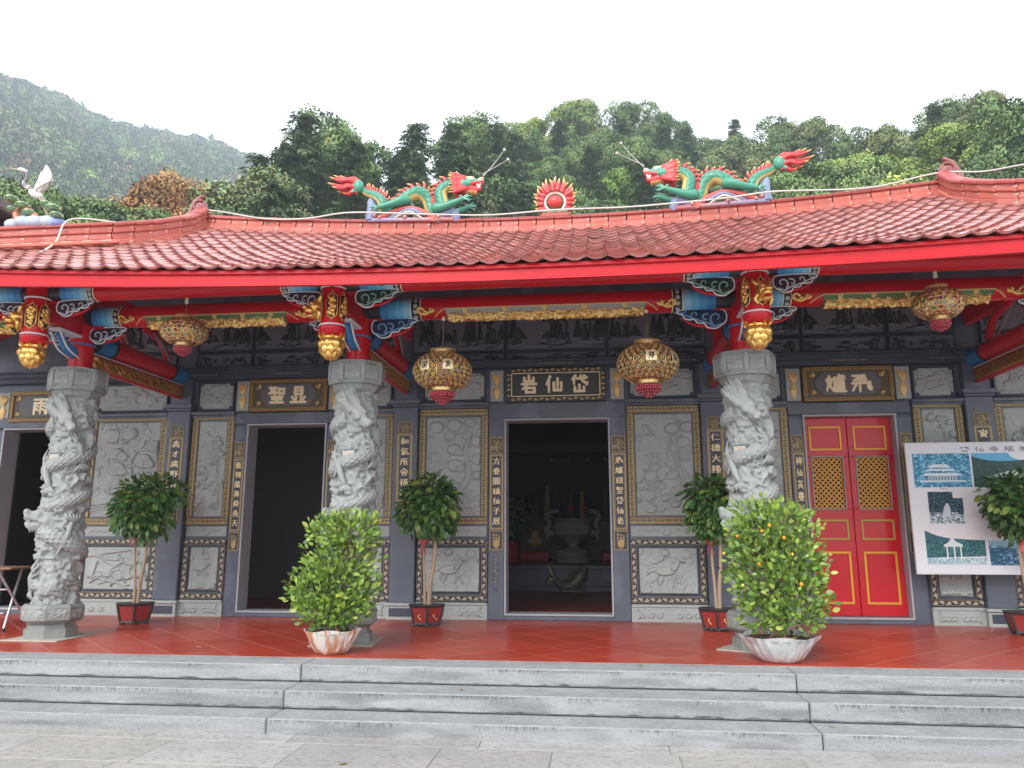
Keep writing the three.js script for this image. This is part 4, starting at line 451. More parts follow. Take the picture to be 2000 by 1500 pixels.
  // rafters under the eave
  for (let i = -18; i <= 18; i++) { const X = i * 0.5, P = []; for (let k = 0; k <= 4; k++) { const z = lerp(3.8, 0.2, k / 4); P.push([X, roofY(X, z) - 0.16, z]); } if (Math.abs(X) < 5.6) obj('rafter', sweep(P, 0.045, { seg: 5, ring: 6 }), M.red, roof); }
  // scroll ornaments at the ridge ends
  for (const s of [-1, 1]) { const o = part('ridge_end_scroll', roof), g = []; const sp = (cx, cy, R, n, dir, w) => { const pts = []; for (let i = 0; i <= n; i++) { const a = -0.6 + i * 0.42 * dir, rr = R * (1 - i / (n + 3)); pts.push(V(cx + Math.cos(a) * rr, cy + Math.sin(a) * rr, 0)); } g.push(sweep(pts, (t) => w * (1 - t * 0.55), { seg: n * 2, ring: 7, flat: [1.7, 1] })); }; sp(0, 0.2, 0.11, 14, 1, 0.032); sp(0.03, 0.1, 0.09, 10, -1, 0.026); g.push(sweep([[-0.13, 0, 0], [-0.1, 0.14, 0], [-0.03, 0.3, 0], [0.06, 0.36, 0], [0.02, 0.38, 0]], [0.06, 0.05, 0.04, 0.03, 0.012], { seg: 12, ring: 7, flat: [1.4, 1] }), sweep([[0.0, 0, 0], [0.12, 0.08, 0], [0.2, 0.06, 0]], [0.05, 0.035, 0.02], { seg: 8, ring: 7 }), cbox(0.3, 0.06, 0.16, 0.02, 0.0, 0)); g.push(ball(0.13, 0.02, 0.16, 0, 1, 1.15, 0.5, 18, 14)); for (const z of [-0.06, 0.06]) { const pts = []; for (let i = 0; i <= 16; i++) { const a = 1 + i * 0.45, rr = 0.1 * (1 - i / 19); pts.push(V(0.03 + Math.cos(a) * rr, 0.18 + Math.sin(a) * rr, z)); } g.push(sweep(pts, (t) => 0.02 * (1 - t * 0.4), { seg: 30, ring: 6 })); } const G = merge(g); obj('scroll', s > 0 ? flipX(G) : G, M.scrollBrown ??= mat([0.26, 0.085, 0.08], 0.4), o); o.position.set(s * 5.6, 6.46, 0.06); o.scale.setScalar(1.02); }
}
// ---------------------------------------------------------------- porch frame: posts, painted beams, corbels, hanging lotus posts
const COLX = [-5.63, -2.17, 2.18, 5.63], ZC = 2.35, ZP = 3.05;
{
  const hx = (r, x0, x1, y, z) => clean(new THREE.CylinderGeometry(r, r, x1 - x0, 22, 1).rotateZ(PI / 2).translate((x0 + x1) / 2, y, z));
  const blues = [M.blue1, M.blue2, M.blue3, M.blue4];
  function beam(xa, xb, y, z, r, a, b, c, plate) { // a end of black, b end of blue, c end of ring, measured from the post
    const p = part(plate ? 'painted_beam' : 'eave_purlin', temple);
    obj('red_shaft', triUV(hx(r, xa + c, xb - c, y, z)), M.red, p);
    for (const s of [0, 1]) { const X = (d0, d1) => (s ? [xb - d1, xb - d0] : [xa + d0, xa + d1]), R = (d0, d1, rr) => hx(rr, ...X(d0, d1), y, z);
      obj('black_end', R(0.02, a, r * 1.0), M.blackPaint, p); for (let k = 0; k < 4; k++) obj('blue_band', R(lerp(a, b, k / 4), lerp(a, b, (k + 1) / 4), r * (1.012 + k * 0.002)), blues[k], p);
      obj('black_ring', R(b, c, r * 1.03), M.blackPaint, p); obj('pale_edge', [R(b - 0.004, b + 0.004, r * 1.045), R(c - 0.005, c + 0.005, r * 1.045)], M.goldPale, p);
      const dots = []; for (let k = -3; k <= 5; k++) { const an = k * 0.5; dots.push(clean(new THREE.CylinderGeometry(0.024, 0.024, 0.012, 12).rotateX(PI / 2).translate(0, 0, r * 1.035).rotateX(an).translate((X(b, c)[0] + X(b, c)[1]) / 2, y, z))); } obj('grey_dots', dots, M.dotGrey ??= mat([0.4, 0.4, 0.42], 0.5), p); }
    if (plate) { // shaped plate with gold carving round the lower front of the beam
      const x0 = xa + c + (plate === 'grey' ? 0.3 : 0.34), x1 = xb - c - (plate === 'grey' ? 0.3 : 0.34), shell = (rr, a0, a1, fx, nx, na, f) => { const P = [], I = []; for (let i = 0; i <= nx; i++) for (let j = 0; j <= na; j++) { const t = i / nx, X = lerp(x0 + fx, x1 - fx, t), an = lerp(a0, a1, j / na) * (j < na / 2 ? lerp(1, 0.0, 0) : 1), q = f ? f(X, an, t, j / na) : 0; P.push(X, y + Math.sin(an) * (rr + q), z + Math.cos(an) * (rr + q)); } for (let i = 0; i < nx; i++) for (let j = 0; j < na; j++) { const k = i * (na + 1) + j, l = k + na + 1; I.push(k, l, k + 1, l, l + 1, k + 1); } const g = new THREE.BufferGeometry(); g.setAttribute('position', new THREE.Float32BufferAttribute(P, 3)); g.setIndex(I); g.computeVertexNormals(); return triUV(clean(g)); };
      obj('shaped_plate', shell(r * 1.04, -0.3, -2.2, 0, 40, 14), plate === 'grey' ? mat([0.3, 0.29, 0.28], 0.6) : M.greenPaint, p);
      obj('gold_edging', [sweep([[x0 - 0.14, y - r * 0.9, z + r * 0.5], [x0 - 0.06, y - r * 0.5, z + r * 0.93], [x0, y - r * 0.3, z + r * 1.0], [x0 + 0.05, y - r * 0.3, z + r * 1.01], [0.5 * (x0 + x1), y - r * 0.3, z + r * 1.01], [x1 - 0.05, y - r * 0.3, z + r * 1.01], [x1, y - r * 0.3, z + r * 1.0], [x1 + 0.06, y - r * 0.5, z + r * 0.93], [x1 + 0.14, y - r * 0.9, z + r * 0.5]], 0.008, { seg: 60, ring: 5 })], M.goldPaint, p);
      const carve = shell(r * 1.05, -0.62, -1.9, 0.02, Math.round((x1 - x0) * 110), 26, (X, an, t, j) => -0.012 + 0.06 * Math.pow(fbm(X * 26, an * 9, 9999, 3, 3), 1.5) * Math.sin(PI * clamp(j * 1.05)) + 0.03 * Math.pow(Math.abs(Math.sin(X * 23 + an * 9 + 6 * fbm(X * 9, an * 4, 999, 4, 2))), 4)); obj('gold_carving', carve, M.goldCarve ??= mat([0.8, 0.54, 0.2], 0.34, { metalness: 0.8 }), p);
      const nf = 5; for (let i = 0; i < nf; i++) { const X = lerp(x0, x1, (i + 0.5) / nf), g = []; for (let k = 0; k < 5; k++) g.push(ball(0.02, Math.cos(k * 1.257) * 0.02, Math.sin(k * 1.257) * 0.02, 0, 1, 1, 0.5, 8, 6)); g.push(ball(0.014, 0, 0, 0.012, 1, 1, 1, 8, 6)); obj('gold_flower', merge(g).rotateX(0.45).scale(0.8, 0.8, 0.8).translate(X, y - r * 0.46, z + r * 0.96), M.goldPaint, p); }
      for (const [X, s] of [[x0 - 0.24, 1], [x1 + 0.24, -1]]) { const g = []; for (const [cx, cy, R, d] of [[-0.06, 0.012, 0.045, 1], [0.07, 0.02, 0.035, -1], [0.0, -0.02, 0.03, 1]]) { const pts = []; for (let i = 0; i < 12; i++) { const an = i * 0.5 * d, rr = R * (1 - i / 15); pts.push(V((cx + Math.cos(an) * rr) * s, cy + Math.sin(an) * rr, 0)); } g.push(sweep(pts, (t) => 0.019 * (1 - t * 0.4), { seg: 14, ring: 6 })); } g.push(sweep([[-0.1 * s, 0, 0], [0, -0.03, 0], [0.11 * s, 0.03, 0]], [0.012, 0.024, 0.01], { seg: 8, ring: 6 })); obj('gold_scroll', merge(g).rotateX(0.35).translate(X, y - r * 0.5, z + r * 0.98), M.gold, p); }
    }
    return p;
  }
  for (let i = 0; i < 3; i++) { const c = i === 1; beam(COLX[i], COLX[i + 1], 4.165 + (c ? 0 : 0.02), ZC, 0.132, c ? 0.28 : 0.17, c ? 0.64 : 0.44, c ? 0.75 : 0.52, c ? 'grey' : 'green'); beam(COLX[i], COLX[i + 1], 4.26 + (c ? 0 : 0.015), ZP, 0.1, 0.24, c ? 0.6 : 0.56, c ? 0.69 : 0.64, null); }
  beam(-9.2, -5.63, 4.185, ZC, 0.132, 0.17, 0.44, 0.52, 'green'); beam(-9.2, -5.63, 4.275, ZP, 0.1, 0.24, 0.56, 0.64, null); beam(5.63, 9.2, 4.185, ZC, 0.132, 0.17, 0.44, 0.52, 'green'); beam(5.63, 9.2, 4.275, ZP, 0.1, 0.24, 0.56, 0.64, null);
  // cloud-shaped corbels
  function corbel(x, y, z, dir, style, sc = 1) {
    const p = part('cloud_corbel', temple), s = new THREE.Shape(), k = style; const O = [[0, 0], [0.46, 0], [0.47, -0.02], [0.42, -0.05], [0.4, -0.085], [0.34, -0.1], [0.3, -0.095], [0.27, -0.135], [0.2, -0.145], [0.17, -0.185], [0.08, -0.2], [0.03, -0.17], [-0.02, -0.13], [-0.035, -0.07], [-0.02, -0.02]];
    const crv = new THREE.CatmullRomCurve3(O.map(([a, b]) => V(a, b, 0)), true, 'centripetal'), pts = crv.getPoints(70); s.setFromPoints(pts.map((q) => new THREE.Vector2(q.x, q.y)));
    const body = extrude(s, 0.045, 0.003), line = sweep(crv, 0.0085, { seg: 80, ring: 5 }).translate(0, 0, 0.047); const sp = (cx, cy, R, d, n, ph, w) => { const q = []; for (let i = 0; i <= n; i++) { const a = ph + i * 0.42 * d, rr = R * (1 - i / (n + 2)); q.push(V(cx + Math.cos(a) * rr, cy + Math.sin(a) * rr, 0.05)); } return sweep(q, (t) => w * (1 - t * 0.4), { seg: n * 2, ring: 5 }); };
    const sw = [sp(0.07, -0.09, 0.075, 1, 13, -1, 0.013), sp(0.18, -0.085, 0.05, -1, 11, 2.2, 0.011), sp(0.29, -0.05, 0.042, 1, 11, -0.5, 0.01), sp(0.39, -0.04, 0.03, -1, 9, 2, 0.008), sweep([[0.02, -0.15, 0.05], [0.1, -0.175, 0.05], [0.16, -0.14, 0.05], [0.25, -0.11, 0.05], [0.34, -0.075, 0.05], [0.44, -0.02, 0.05]], 0.01, { seg: 20, ring: 5 })];
    const fx = (g) => { if (dir < 0) g = flipX(g); return g.scale(sc, sc, 1).translate(x, y, z); };
    const dk = [M.corbelG ??= mat([0.012, 0.035, 0.03], 0.4), M.corbelB ??= mat([0.012, 0.02, 0.06], 0.4), M.corbelP ??= mat([0.03, 0.012, 0.035], 0.4)][k], sm = [M.swG ??= mat([0.2, 0.42, 0.34], 0.45), M.swB ??= mat([0.16, 0.32, 0.56], 0.45), M.swP ??= mat([0.5, 0.58, 0.62], 0.45)][k];
    obj('board', fx(body), dk, p); obj('pale_outline', fx(line), M.whitePaint, p); obj('scrolls', fx(merge(sw)), sm, p);
    obj('red_tip', fx(sweep([[0.12, -0.2, 0.02], [0.2, -0.17, 0.02], [0.28, -0.155, 0.02], [0.36, -0.12, 0.02], [0.44, -0.07, 0.02]], [0.012, 0.02, 0.018, 0.016, 0.006], { seg: 12, ring: 5 })), M.red, p);
  }
  COLX.forEach((X, i) => {
    for (const s of [-1, 1]) { const c = (i === 1 && s > 0) || (i === 2 && s < 0); corbel(X + s * (c ? 0.2 : 0.15), 4.035, ZC - 0.0, s, c ? 1 : 2, c ? 1.05 : 0.92); corbel(X + s * (c ? 0.22 : 0.22), 4.165, ZP - 0.0, s, c ? 0 : 2, c ? 0.92 : 0.86); }
    const f = part('post_and_ties', temple);
    obj('red_post', cyl(0.135, 0.135, 1.16, X, 3.52, ZC, 24), M.red, f); obj('ring', clean(new THREE.TorusGeometry(0.138, 0.012, 8, 32).rotateX(PI / 2).translate(X, 3.545, ZC)), M.whitePaint, f); obj('ring', clean(new THREE.TorusGeometry(0.139, 0.012, 8, 32).rotateX(PI / 2).translate(X, 3.84, ZC)), M.blue1, f);
    obj('tie_beam', [bx(X - 0.07, X + 0.07, 3.96, 4.42, ZC + 0.1, ZP, 0.012)], M.red, f); obj('cross_arm', bx(X - 0.3, X + 0.3, 4.03, 4.3, ZC - 0.06, ZC + 0.06, 0.012), M.red, f); obj('cross_arm', bx(X - 0.42, X + 0.42, 4.155, 4.3, ZP - 0.05, ZP + 0.03, 0.012), M.red, f);
    obj('blue_bracket', [sweep([[X, 3.72, ZC + 0.12], [X, 3.78, ZC + 0.3], [X, 3.9, ZC + 0.42]], [0.07, 0.06, 0.04], { seg: 10, ring: 8, flat: [0.8, 1] })], M.blue1, f); obj('bracket_edge', [bx(X - 0.07, X + 0.07, 3.91, 3.945, ZC + 0.1, ZC + 0.5, 0.008), sweep([[X + 0.06, 3.66, ZC + 0.12], [X + 0.065, 3.74, ZC + 0.34], [X + 0.06, 3.9, ZC + 0.48]], 0.012, { seg: 10, ring: 5 }), sweep([[X - 0.06, 3.66, ZC + 0.12], [X - 0.065, 3.74, ZC + 0.34], [X - 0.06, 3.9, ZC + 0.48]], 0.012, { seg: 10, ring: 5 })], M.whitePaint, f);
    // beam from the column back to the wall with a gilded board under it
    const b = part('wall_tie_beam', temple), zz = (r, z0, z1, y) => clean(new THREE.CylinderGeometry(r, r, z1 - z0, 20).rotateX(PI / 2).translate(X, y, (z0 + z1) / 2));
    obj('red_shaft', triUV(zz(0.12, 0.42, 1.82, 3.93)), M.red, b); for (const [a, e, rr, mm, nm] of [[0.08, 0.42, 0.122, M.blue1, 'blue_band'], [1.82, 2.12, 0.122, M.blue1, 'blue_band'], [2.12, 2.3, 0.12, M.blackPaint, 'black_end'], [0.4, 0.44, 0.125, M.blackPaint, 'black_ring'], [1.8, 1.85, 0.125, M.blackPaint, 'black_ring']]) obj(nm, zz(rr, a, e, 3.93), mm, b);
    obj('board', bx(X - 0.035, X + 0.035, 3.58, 3.79, 0.09, 2.24, 0.01), M.red, b);
    for (const s of [-1, 1]) { const nx = 150, ny = 18, g = clean(new THREE.PlaneGeometry(2.02, 0.165, nx, ny)), q = g.attributes.position; for (let k = 0; k < q.count; k++) { const u = q.getX(k), v = q.getY(k), e = smooth(0, 0.02, 0.0825 - Math.abs(v)) * smooth(0, 0.03, 1.01 - Math.abs(u)); q.setZ(k, e * (0.01 + 0.035 * Math.pow(fbm(u * 24 + 50, v * 30 + 50, 9999, 8, 3), 1.3) + 0.02 * Math.pow(Math.abs(Math.sin(u * 26 + v * 30)), 4))); } g.computeVertexNormals(); obj('gold_carving', g.rotateY(s * PI / 2).translate(X + s * 0.036, 3.685, 1.165), M.goldCarve2 ??= mat([0.5, 0.24, 0.06], 0.38, { metalness: 0.75 }), b);
      obj('white_edge', [bx(X + s * 0.037 - 0.004, X + s * 0.037 + 0.004, 3.778, 3.792, 0.1, 2.22, 0.002)], M.whitePaint, b); }
    obj('upper_tie', bx(X - 0.06, X + 0.06, 4.4, 4.62, 0, ZC, 0.01), M.red, b); for (const g of [sweep([[X, 4.08, 0.5], [X, 4.3, 0.7], [X, 4.4, 1.1]], 0.05, { seg: 8, ring: 7 }), sweep([[X, 4.05, 1.5], [X, 4.28, 1.7], [X, 4.4, 2.0]], 0.05, { seg: 8, ring: 7 })]) obj('strut', g, M.red, b);
    for (const z of [0.75, 1.75]) obj('white_brace', sweep([[X + 0.06, 4.06, z - 0.2], [X + 0.07, 4.22, z], [X + 0.06, 4.36, z + 0.25]], [0.02, 0.045, 0.02], { seg: 10, ring: 6, flat: [0.4, 1] }), M.grey, b);
    // hanging lotus post at the eave
    const l = part('hanging_lotus_post', temple); l.position.set(X + (i === 0 ? -0.03 : i === 1 ? -0.05 : 0.01), 0, ZP + 0.06);
    obj('red_post', cyl(0.128, 0.128, 0.75, 0, 3.7, 0, 24), M.red, l); obj('red_skirt', lathe([[0, 3.66], [0.1, 3.66], [0.13, 3.69], [0.145, 3.76], [0.13, 3.775]], 24), M.red, l); for (const y of [3.775, 4.19]) obj('pale_ring', clean(new THREE.TorusGeometry(0.132, 0.011, 8, 32).rotateX(PI / 2).translate(0, y, 0)), M.whitePaint, l); obj('blue_ring', clean(new THREE.TorusGeometry(0.136, 0.008, 8, 32).rotateX(PI / 2).translate(0, 3.757, 0)), M.blue1, l);
    for (const an of [-1.0, 0.25, 1.25]) { const s = new THREE.Shape(); s.moveTo(0, 0.16); s.quadraticCurveTo(0.012, 0.125, 0.05, 0.115); s.lineTo(0.05, -0.11); s.quadraticCurveTo(0.012, -0.12, 0, -0.15); s.quadraticCurveTo(-0.012, -0.12, -0.05, -0.11); s.lineTo(-0.05, 0.115); s.quadraticCurveTo(-0.012, 0.125, 0, 0.16); const turn = (g) => g.translate(0, 0, 0.118).rotateY(an).translate(0, 3.97, 0); const isHead = (i === 0 && an < -0.5) || (i === 1 && an === -1.0) || (i > 1 && an === 0.25);
      const G = []; const q = rng(31 + i * 7 + an * 10 | 0); for (let k = 0; k < 26; k++) G.push(ball(0.012 + q() * 0.013, (q() - 0.5) * 0.065, -0.09 + k * 0.0075, 0.018 + q() * 0.006, 1, 1.3, 0.8, 7, 5));
      const rim = sweep(new THREE.CatmullRomCurve3(s.getPoints(6).map((v) => V(v.x, v.y, 0.014)), true), 0.0065, { seg: 40, ring: 5 }); obj('plate', turn(extrude(s, 0.012, 0.002)), M.blackPaint, l); obj('gold_rim', turn(rim), M.gold, l); obj('gold_figure', turn(merge(G)), M.gold, l);
      if (isHead) { const hd = [ball(0.07, 0, 0.02, 0.07, 0.9, 1, 1.1), ball(0.05, 0, -0.03, 0.14, 1.05, 0.8, 1), ball(0.03, 0, 0.0, 0.19, 1.2, 0.8, 0.8), ball(0.045, 0, -0.09, 0.12, 1, 0.5, 1.1), ...[-1, 1].flatMap((e) => [ball(0.02, e * 0.035, 0.045, 0.125), sweep([[e * 0.05, 0.07, 0.05], [e * 0.09, 0.12, 0.04], [e * 0.085, 0.15, 0.02]], [0.025, 0.02, 0.006], { seg: 6, ring: 6 }), sweep([[e * 0.055, -0.02, 0.06], [e * 0.085, -0.07, 0.05], [e * 0.06, -0.13, 0.06]], [0.03, 0.025, 0.01], { seg: 6, ring: 6 })]), ...[0, 1, 2, 3, 4].map((k) => ball(0.022, -0.05 + k * 0.025, 0.085, 0.04 + (k % 2) * 0.02))]; obj('gold_lion_head', merge(hd).rotateY(an).translate(Math.sin(an) * 0.11, 3.95, Math.cos(an) * 0.11), M.gold, l); obj('red_mouth', ball(0.034, 0, -0.06, 0.155, 1.1, 0.5, 0.9).rotateY(an).translate(Math.sin(an) * 0.11, 3.95, Math.cos(an) * 0.11), M.red, l); } }
    // lotus bud
    const petal = (w, h, cup) => { const g = new THREE.SphereGeometry(1, 10, 8, 0, PI, 0.15, 2.3); const p = g.attributes.position; for (let k = 0; k < p.count; k++) { const x = p.getX(k), y = p.getY(k), z = p.getZ(k), tip = smooth(-0.2, -0.75, y); p.setXYZ(k, x * w * (1 - tip * 0.55), y * h, z * cup + 0.006 * Math.cos(x * 16)); } g.computeVertexNormals(); return clean(g); };
    for (let row = 0; row < 3; row++) for (let k = 0; k < 7; k++) { const a = (k + row * 0.5) / 7 * TAU, [y, rr, tilt, w, h, c] = [[3.575, 0.088, -0.1, 0.068, 0.062, 0.055], [3.515, 0.077, 0.3, 0.062, 0.062, 0.05], [3.46, 0.045, 0.85, 0.05, 0.06, 0.04]][row]; obj('lotus_petal', petal(w, h, c).rotateX(-tilt * -1).translate(0, 0, rr).rotateY(a).translate(0, y, 0), M.gold, l); }
    for (let k = 0; k < 8; k++) obj('lotus_calyx', petal(0.065, 0.06, 0.03).rotateX(PI).rotateX(0.5).translate(0, 0, 0.118).rotateY(k / 8 * TAU).translate(0, 3.665, 0), M.gold, l);
    obj('bud_core', lathe([[0, 3.39], [0.02, 3.41], [0.07, 3.46], [0.1, 3.54], [0.09, 3.62], [0.06, 3.66], [0, 3.66]], 20), M.gold, l);
  });
}
// ---------------------------------------------------------------- dragons: head from a smooth-joined field of tapered capsules
const HEADC = (() => {
  const c = [], add = (id, a, b, ra, rb) => c.push({ id, a: V(...a), b: V(...b), ra, rb }), two = (id, a, b, ra, rb) => { for (const s of [-1, 1]) add(id, [a[0], a[1], a[2] * s], [b[0], b[1], b[2] * s], ra, rb); };
  add('face', [-0.12, 0.05, 0], [0.15, 0.07, 0], 0.2, 0.19); add('face', [0.15, 0.06, 0], [0.5, 0.04, 0], 0.16, 0.11); add('nose', [0.56, 0.09, 0], [0.58, 0.1, 0], 0.11, 0.1); two('nose', [0.6, 0.13, 0.07], [0.63, 0.13, 0.07], 0.055, 0.04);
  two('mouth', [0.58, -0.0, 0.07], [0.22, -0.05, 0.13], 0.045, 0.05); add('mouth', [0.02, -0.14, 0], [0.42, -0.27, 0], 0.11, 0.075); add('mouth', [0.45, -0.27, 0], [0.52, -0.23, 0], 0.07, 0.05); two('mouth', [0.1, -0.16, 0.09], [0.42, -0.25, 0.05], 0.05, 0.04);
  two('horn', [0.02, 0.2, 0.1], [0.28, 0.17, 0.13], 0.065, 0.045); two('eye', [0.2, 0.13, 0.155], [0.21, 0.13, 0.16], 0.055, 0.055); two('face', [-0.06, -0.04, 0.17], [0.08, -0.06, 0.16], 0.12, 0.08);
  two('horn', [-0.05, 0.22, 0.09], [-0.32, 0.38, 0.15], 0.05, 0.035); two('horn', [-0.32, 0.38, 0.15], [-0.6, 0.36, 0.2], 0.035, 0.012); two('horn', [-0.28, 0.35, 0.14], [-0.34, 0.52, 0.13], 0.03, 0.012);
  for (let k = 0; k < 8; k++) { const y = 0.26 - k * 0.085; two('mane', [-0.12 + Math.abs(k - 3) * 0.02, y * 0.8, 0.17], [-0.38 - (k % 2) * 0.06, y * 1.25 + 0.03, 0.26], 0.075, 0.045); two('maneTip', [-0.38 - (k % 2) * 0.06, y * 1.25 + 0.03, 0.26], [-0.62 - (k % 3) * 0.06, y * 1.35 + 0.12, 0.24], 0.045, 0.008); }
  for (let k = 0; k < 5; k++) { add('mane', [-0.15, 0.22 - k * 0.02, (k - 2) * 0.06], [-0.42, 0.28 + (k % 2) * 0.06, (k - 2) * 0.07], 0.07, 0.04); add('maneTip', [-0.42, 0.28 + (k % 2) * 0.06, (k - 2) * 0.07], [-0.66, 0.42 + (k % 2) * 0.08, (k - 2) * 0.06], 0.04, 0.008); }
  for (let k = 0; k < 6; k++) two('maneTip', [0.0 + k * 0.08, -0.2 - k * 0.018, 0.08], [-0.06 + k * 0.08, -0.36 - k * 0.02, 0.09], 0.045, 0.008);
  for (const [x, s] of [[0.54, 0.075], [0.42, 0.09]]) two('tooth', [x, -0.02, s], [x, -0.13, s], 0.026, 0.006); two('tooth', [0.46, -0.2, 0.05], [0.47, -0.1, 0.055], 0.024, 0.006); add('mouth', [0.1, -0.1, 0], [0.45, -0.14, 0], 0.05, 0.035); add('mouth', [0.45, -0.14, 0], [0.62, -0.08, 0], 0.035, 0.012);
  return c;
})();
function capDist(p, c) { const ab = c.b.clone().sub(c.a), ap = p.clone().sub(c.a), t = clamp(ap.dot(ab) / ab.lengthSq()); return ap.addScaledVector(ab, -t).length() - lerp(c.ra, c.rb, t); }
const headMesh = (() => {
  const N = 76, half = 0.86, mc = new MarchingCubes(N, new THREE.MeshStandardMaterial(), false, false, 120000), f = mc.field, hs = N / 2, C = HEADC.map((c) => { const bx = c.b.x - c.a.x, by = c.b.y - c.a.y, bz = c.b.z - c.a.z; return { ...c, bx, by, bz, l: bx * bx + by * by + bz * bz }; });
  f.fill(-1);
  for (let z = 0; z < N; z++) for (let y = 0; y < N; y++) for (let x = 0; x < N; x++) { const px = (x - hs) / hs * half, py = (y - hs) / hs * half, pz = (z - hs) / hs * half; let s = 0; const k = 42; for (const c of C) { const ax = px - c.a.x, ay = py - c.a.y, az = pz - c.a.z, t = clamp((ax * c.bx + ay * c.by + az * c.bz) / c.l), d = Math.hypot(ax - c.bx * t, ay - c.by * t, az - c.bz * t) - lerp(c.ra, c.rb, t); if (d < 0.25) s += Math.exp(-k * d); } f[z * N * N + y * N + x] = s > 1e-6 ? clamp(Math.log(s) / k, -0.3, 1) : -0.3; }
  mc.isolation = 0; mc.update(); const n = mc.count, g = new THREE.BufferGeometry(), P = new Float32Array(n * 3); for (let i = 0; i < n * 3; i++) P[i] = mc.positionArray[i] * half; g.setAttribute('position', new THREE.BufferAttribute(P, 3));
  const Nn = new Float32Array(n * 3); for (let i = 0; i < n * 3; i++) Nn[i] = mc.normalArray[i]; for (let i = 0; i < n; i++) { const l = Math.hypot(Nn[i * 3], Nn[i * 3 + 1], Nn[i * 3 + 2]) || 1; for (let k = 0; k < 3; k++) Nn[i * 3 + k] /= l; } g.setAttribute('normal', new THREE.BufferAttribute(Nn, 3)); return clean(g);
})();
function orient(g, pos, fwd, up, s) { const x = V(...fwd).normalize(), u = V(...up), z = x.clone().cross(u).normalize(), y = z.clone().cross(x); const m = new THREE.Matrix4().makeBasis(x, y, z); m.scale(V(s, s, s)); m.setPosition(V(...pos)); return g.clone().applyMatrix4(m); }
const scaleShape = (rows, cols, amp) => (a, t) => { const v = t * rows, j = Math.floor(v), fv = v - j, u = a / TAU * cols + (j & 1) * 0.5, fu = u - Math.floor(u), e = 2 * fu - 1; return 1 + amp * (clamp(1.15 * (1 - e * e) - 0.25) * (0.35 + 0.65 * fv)); };
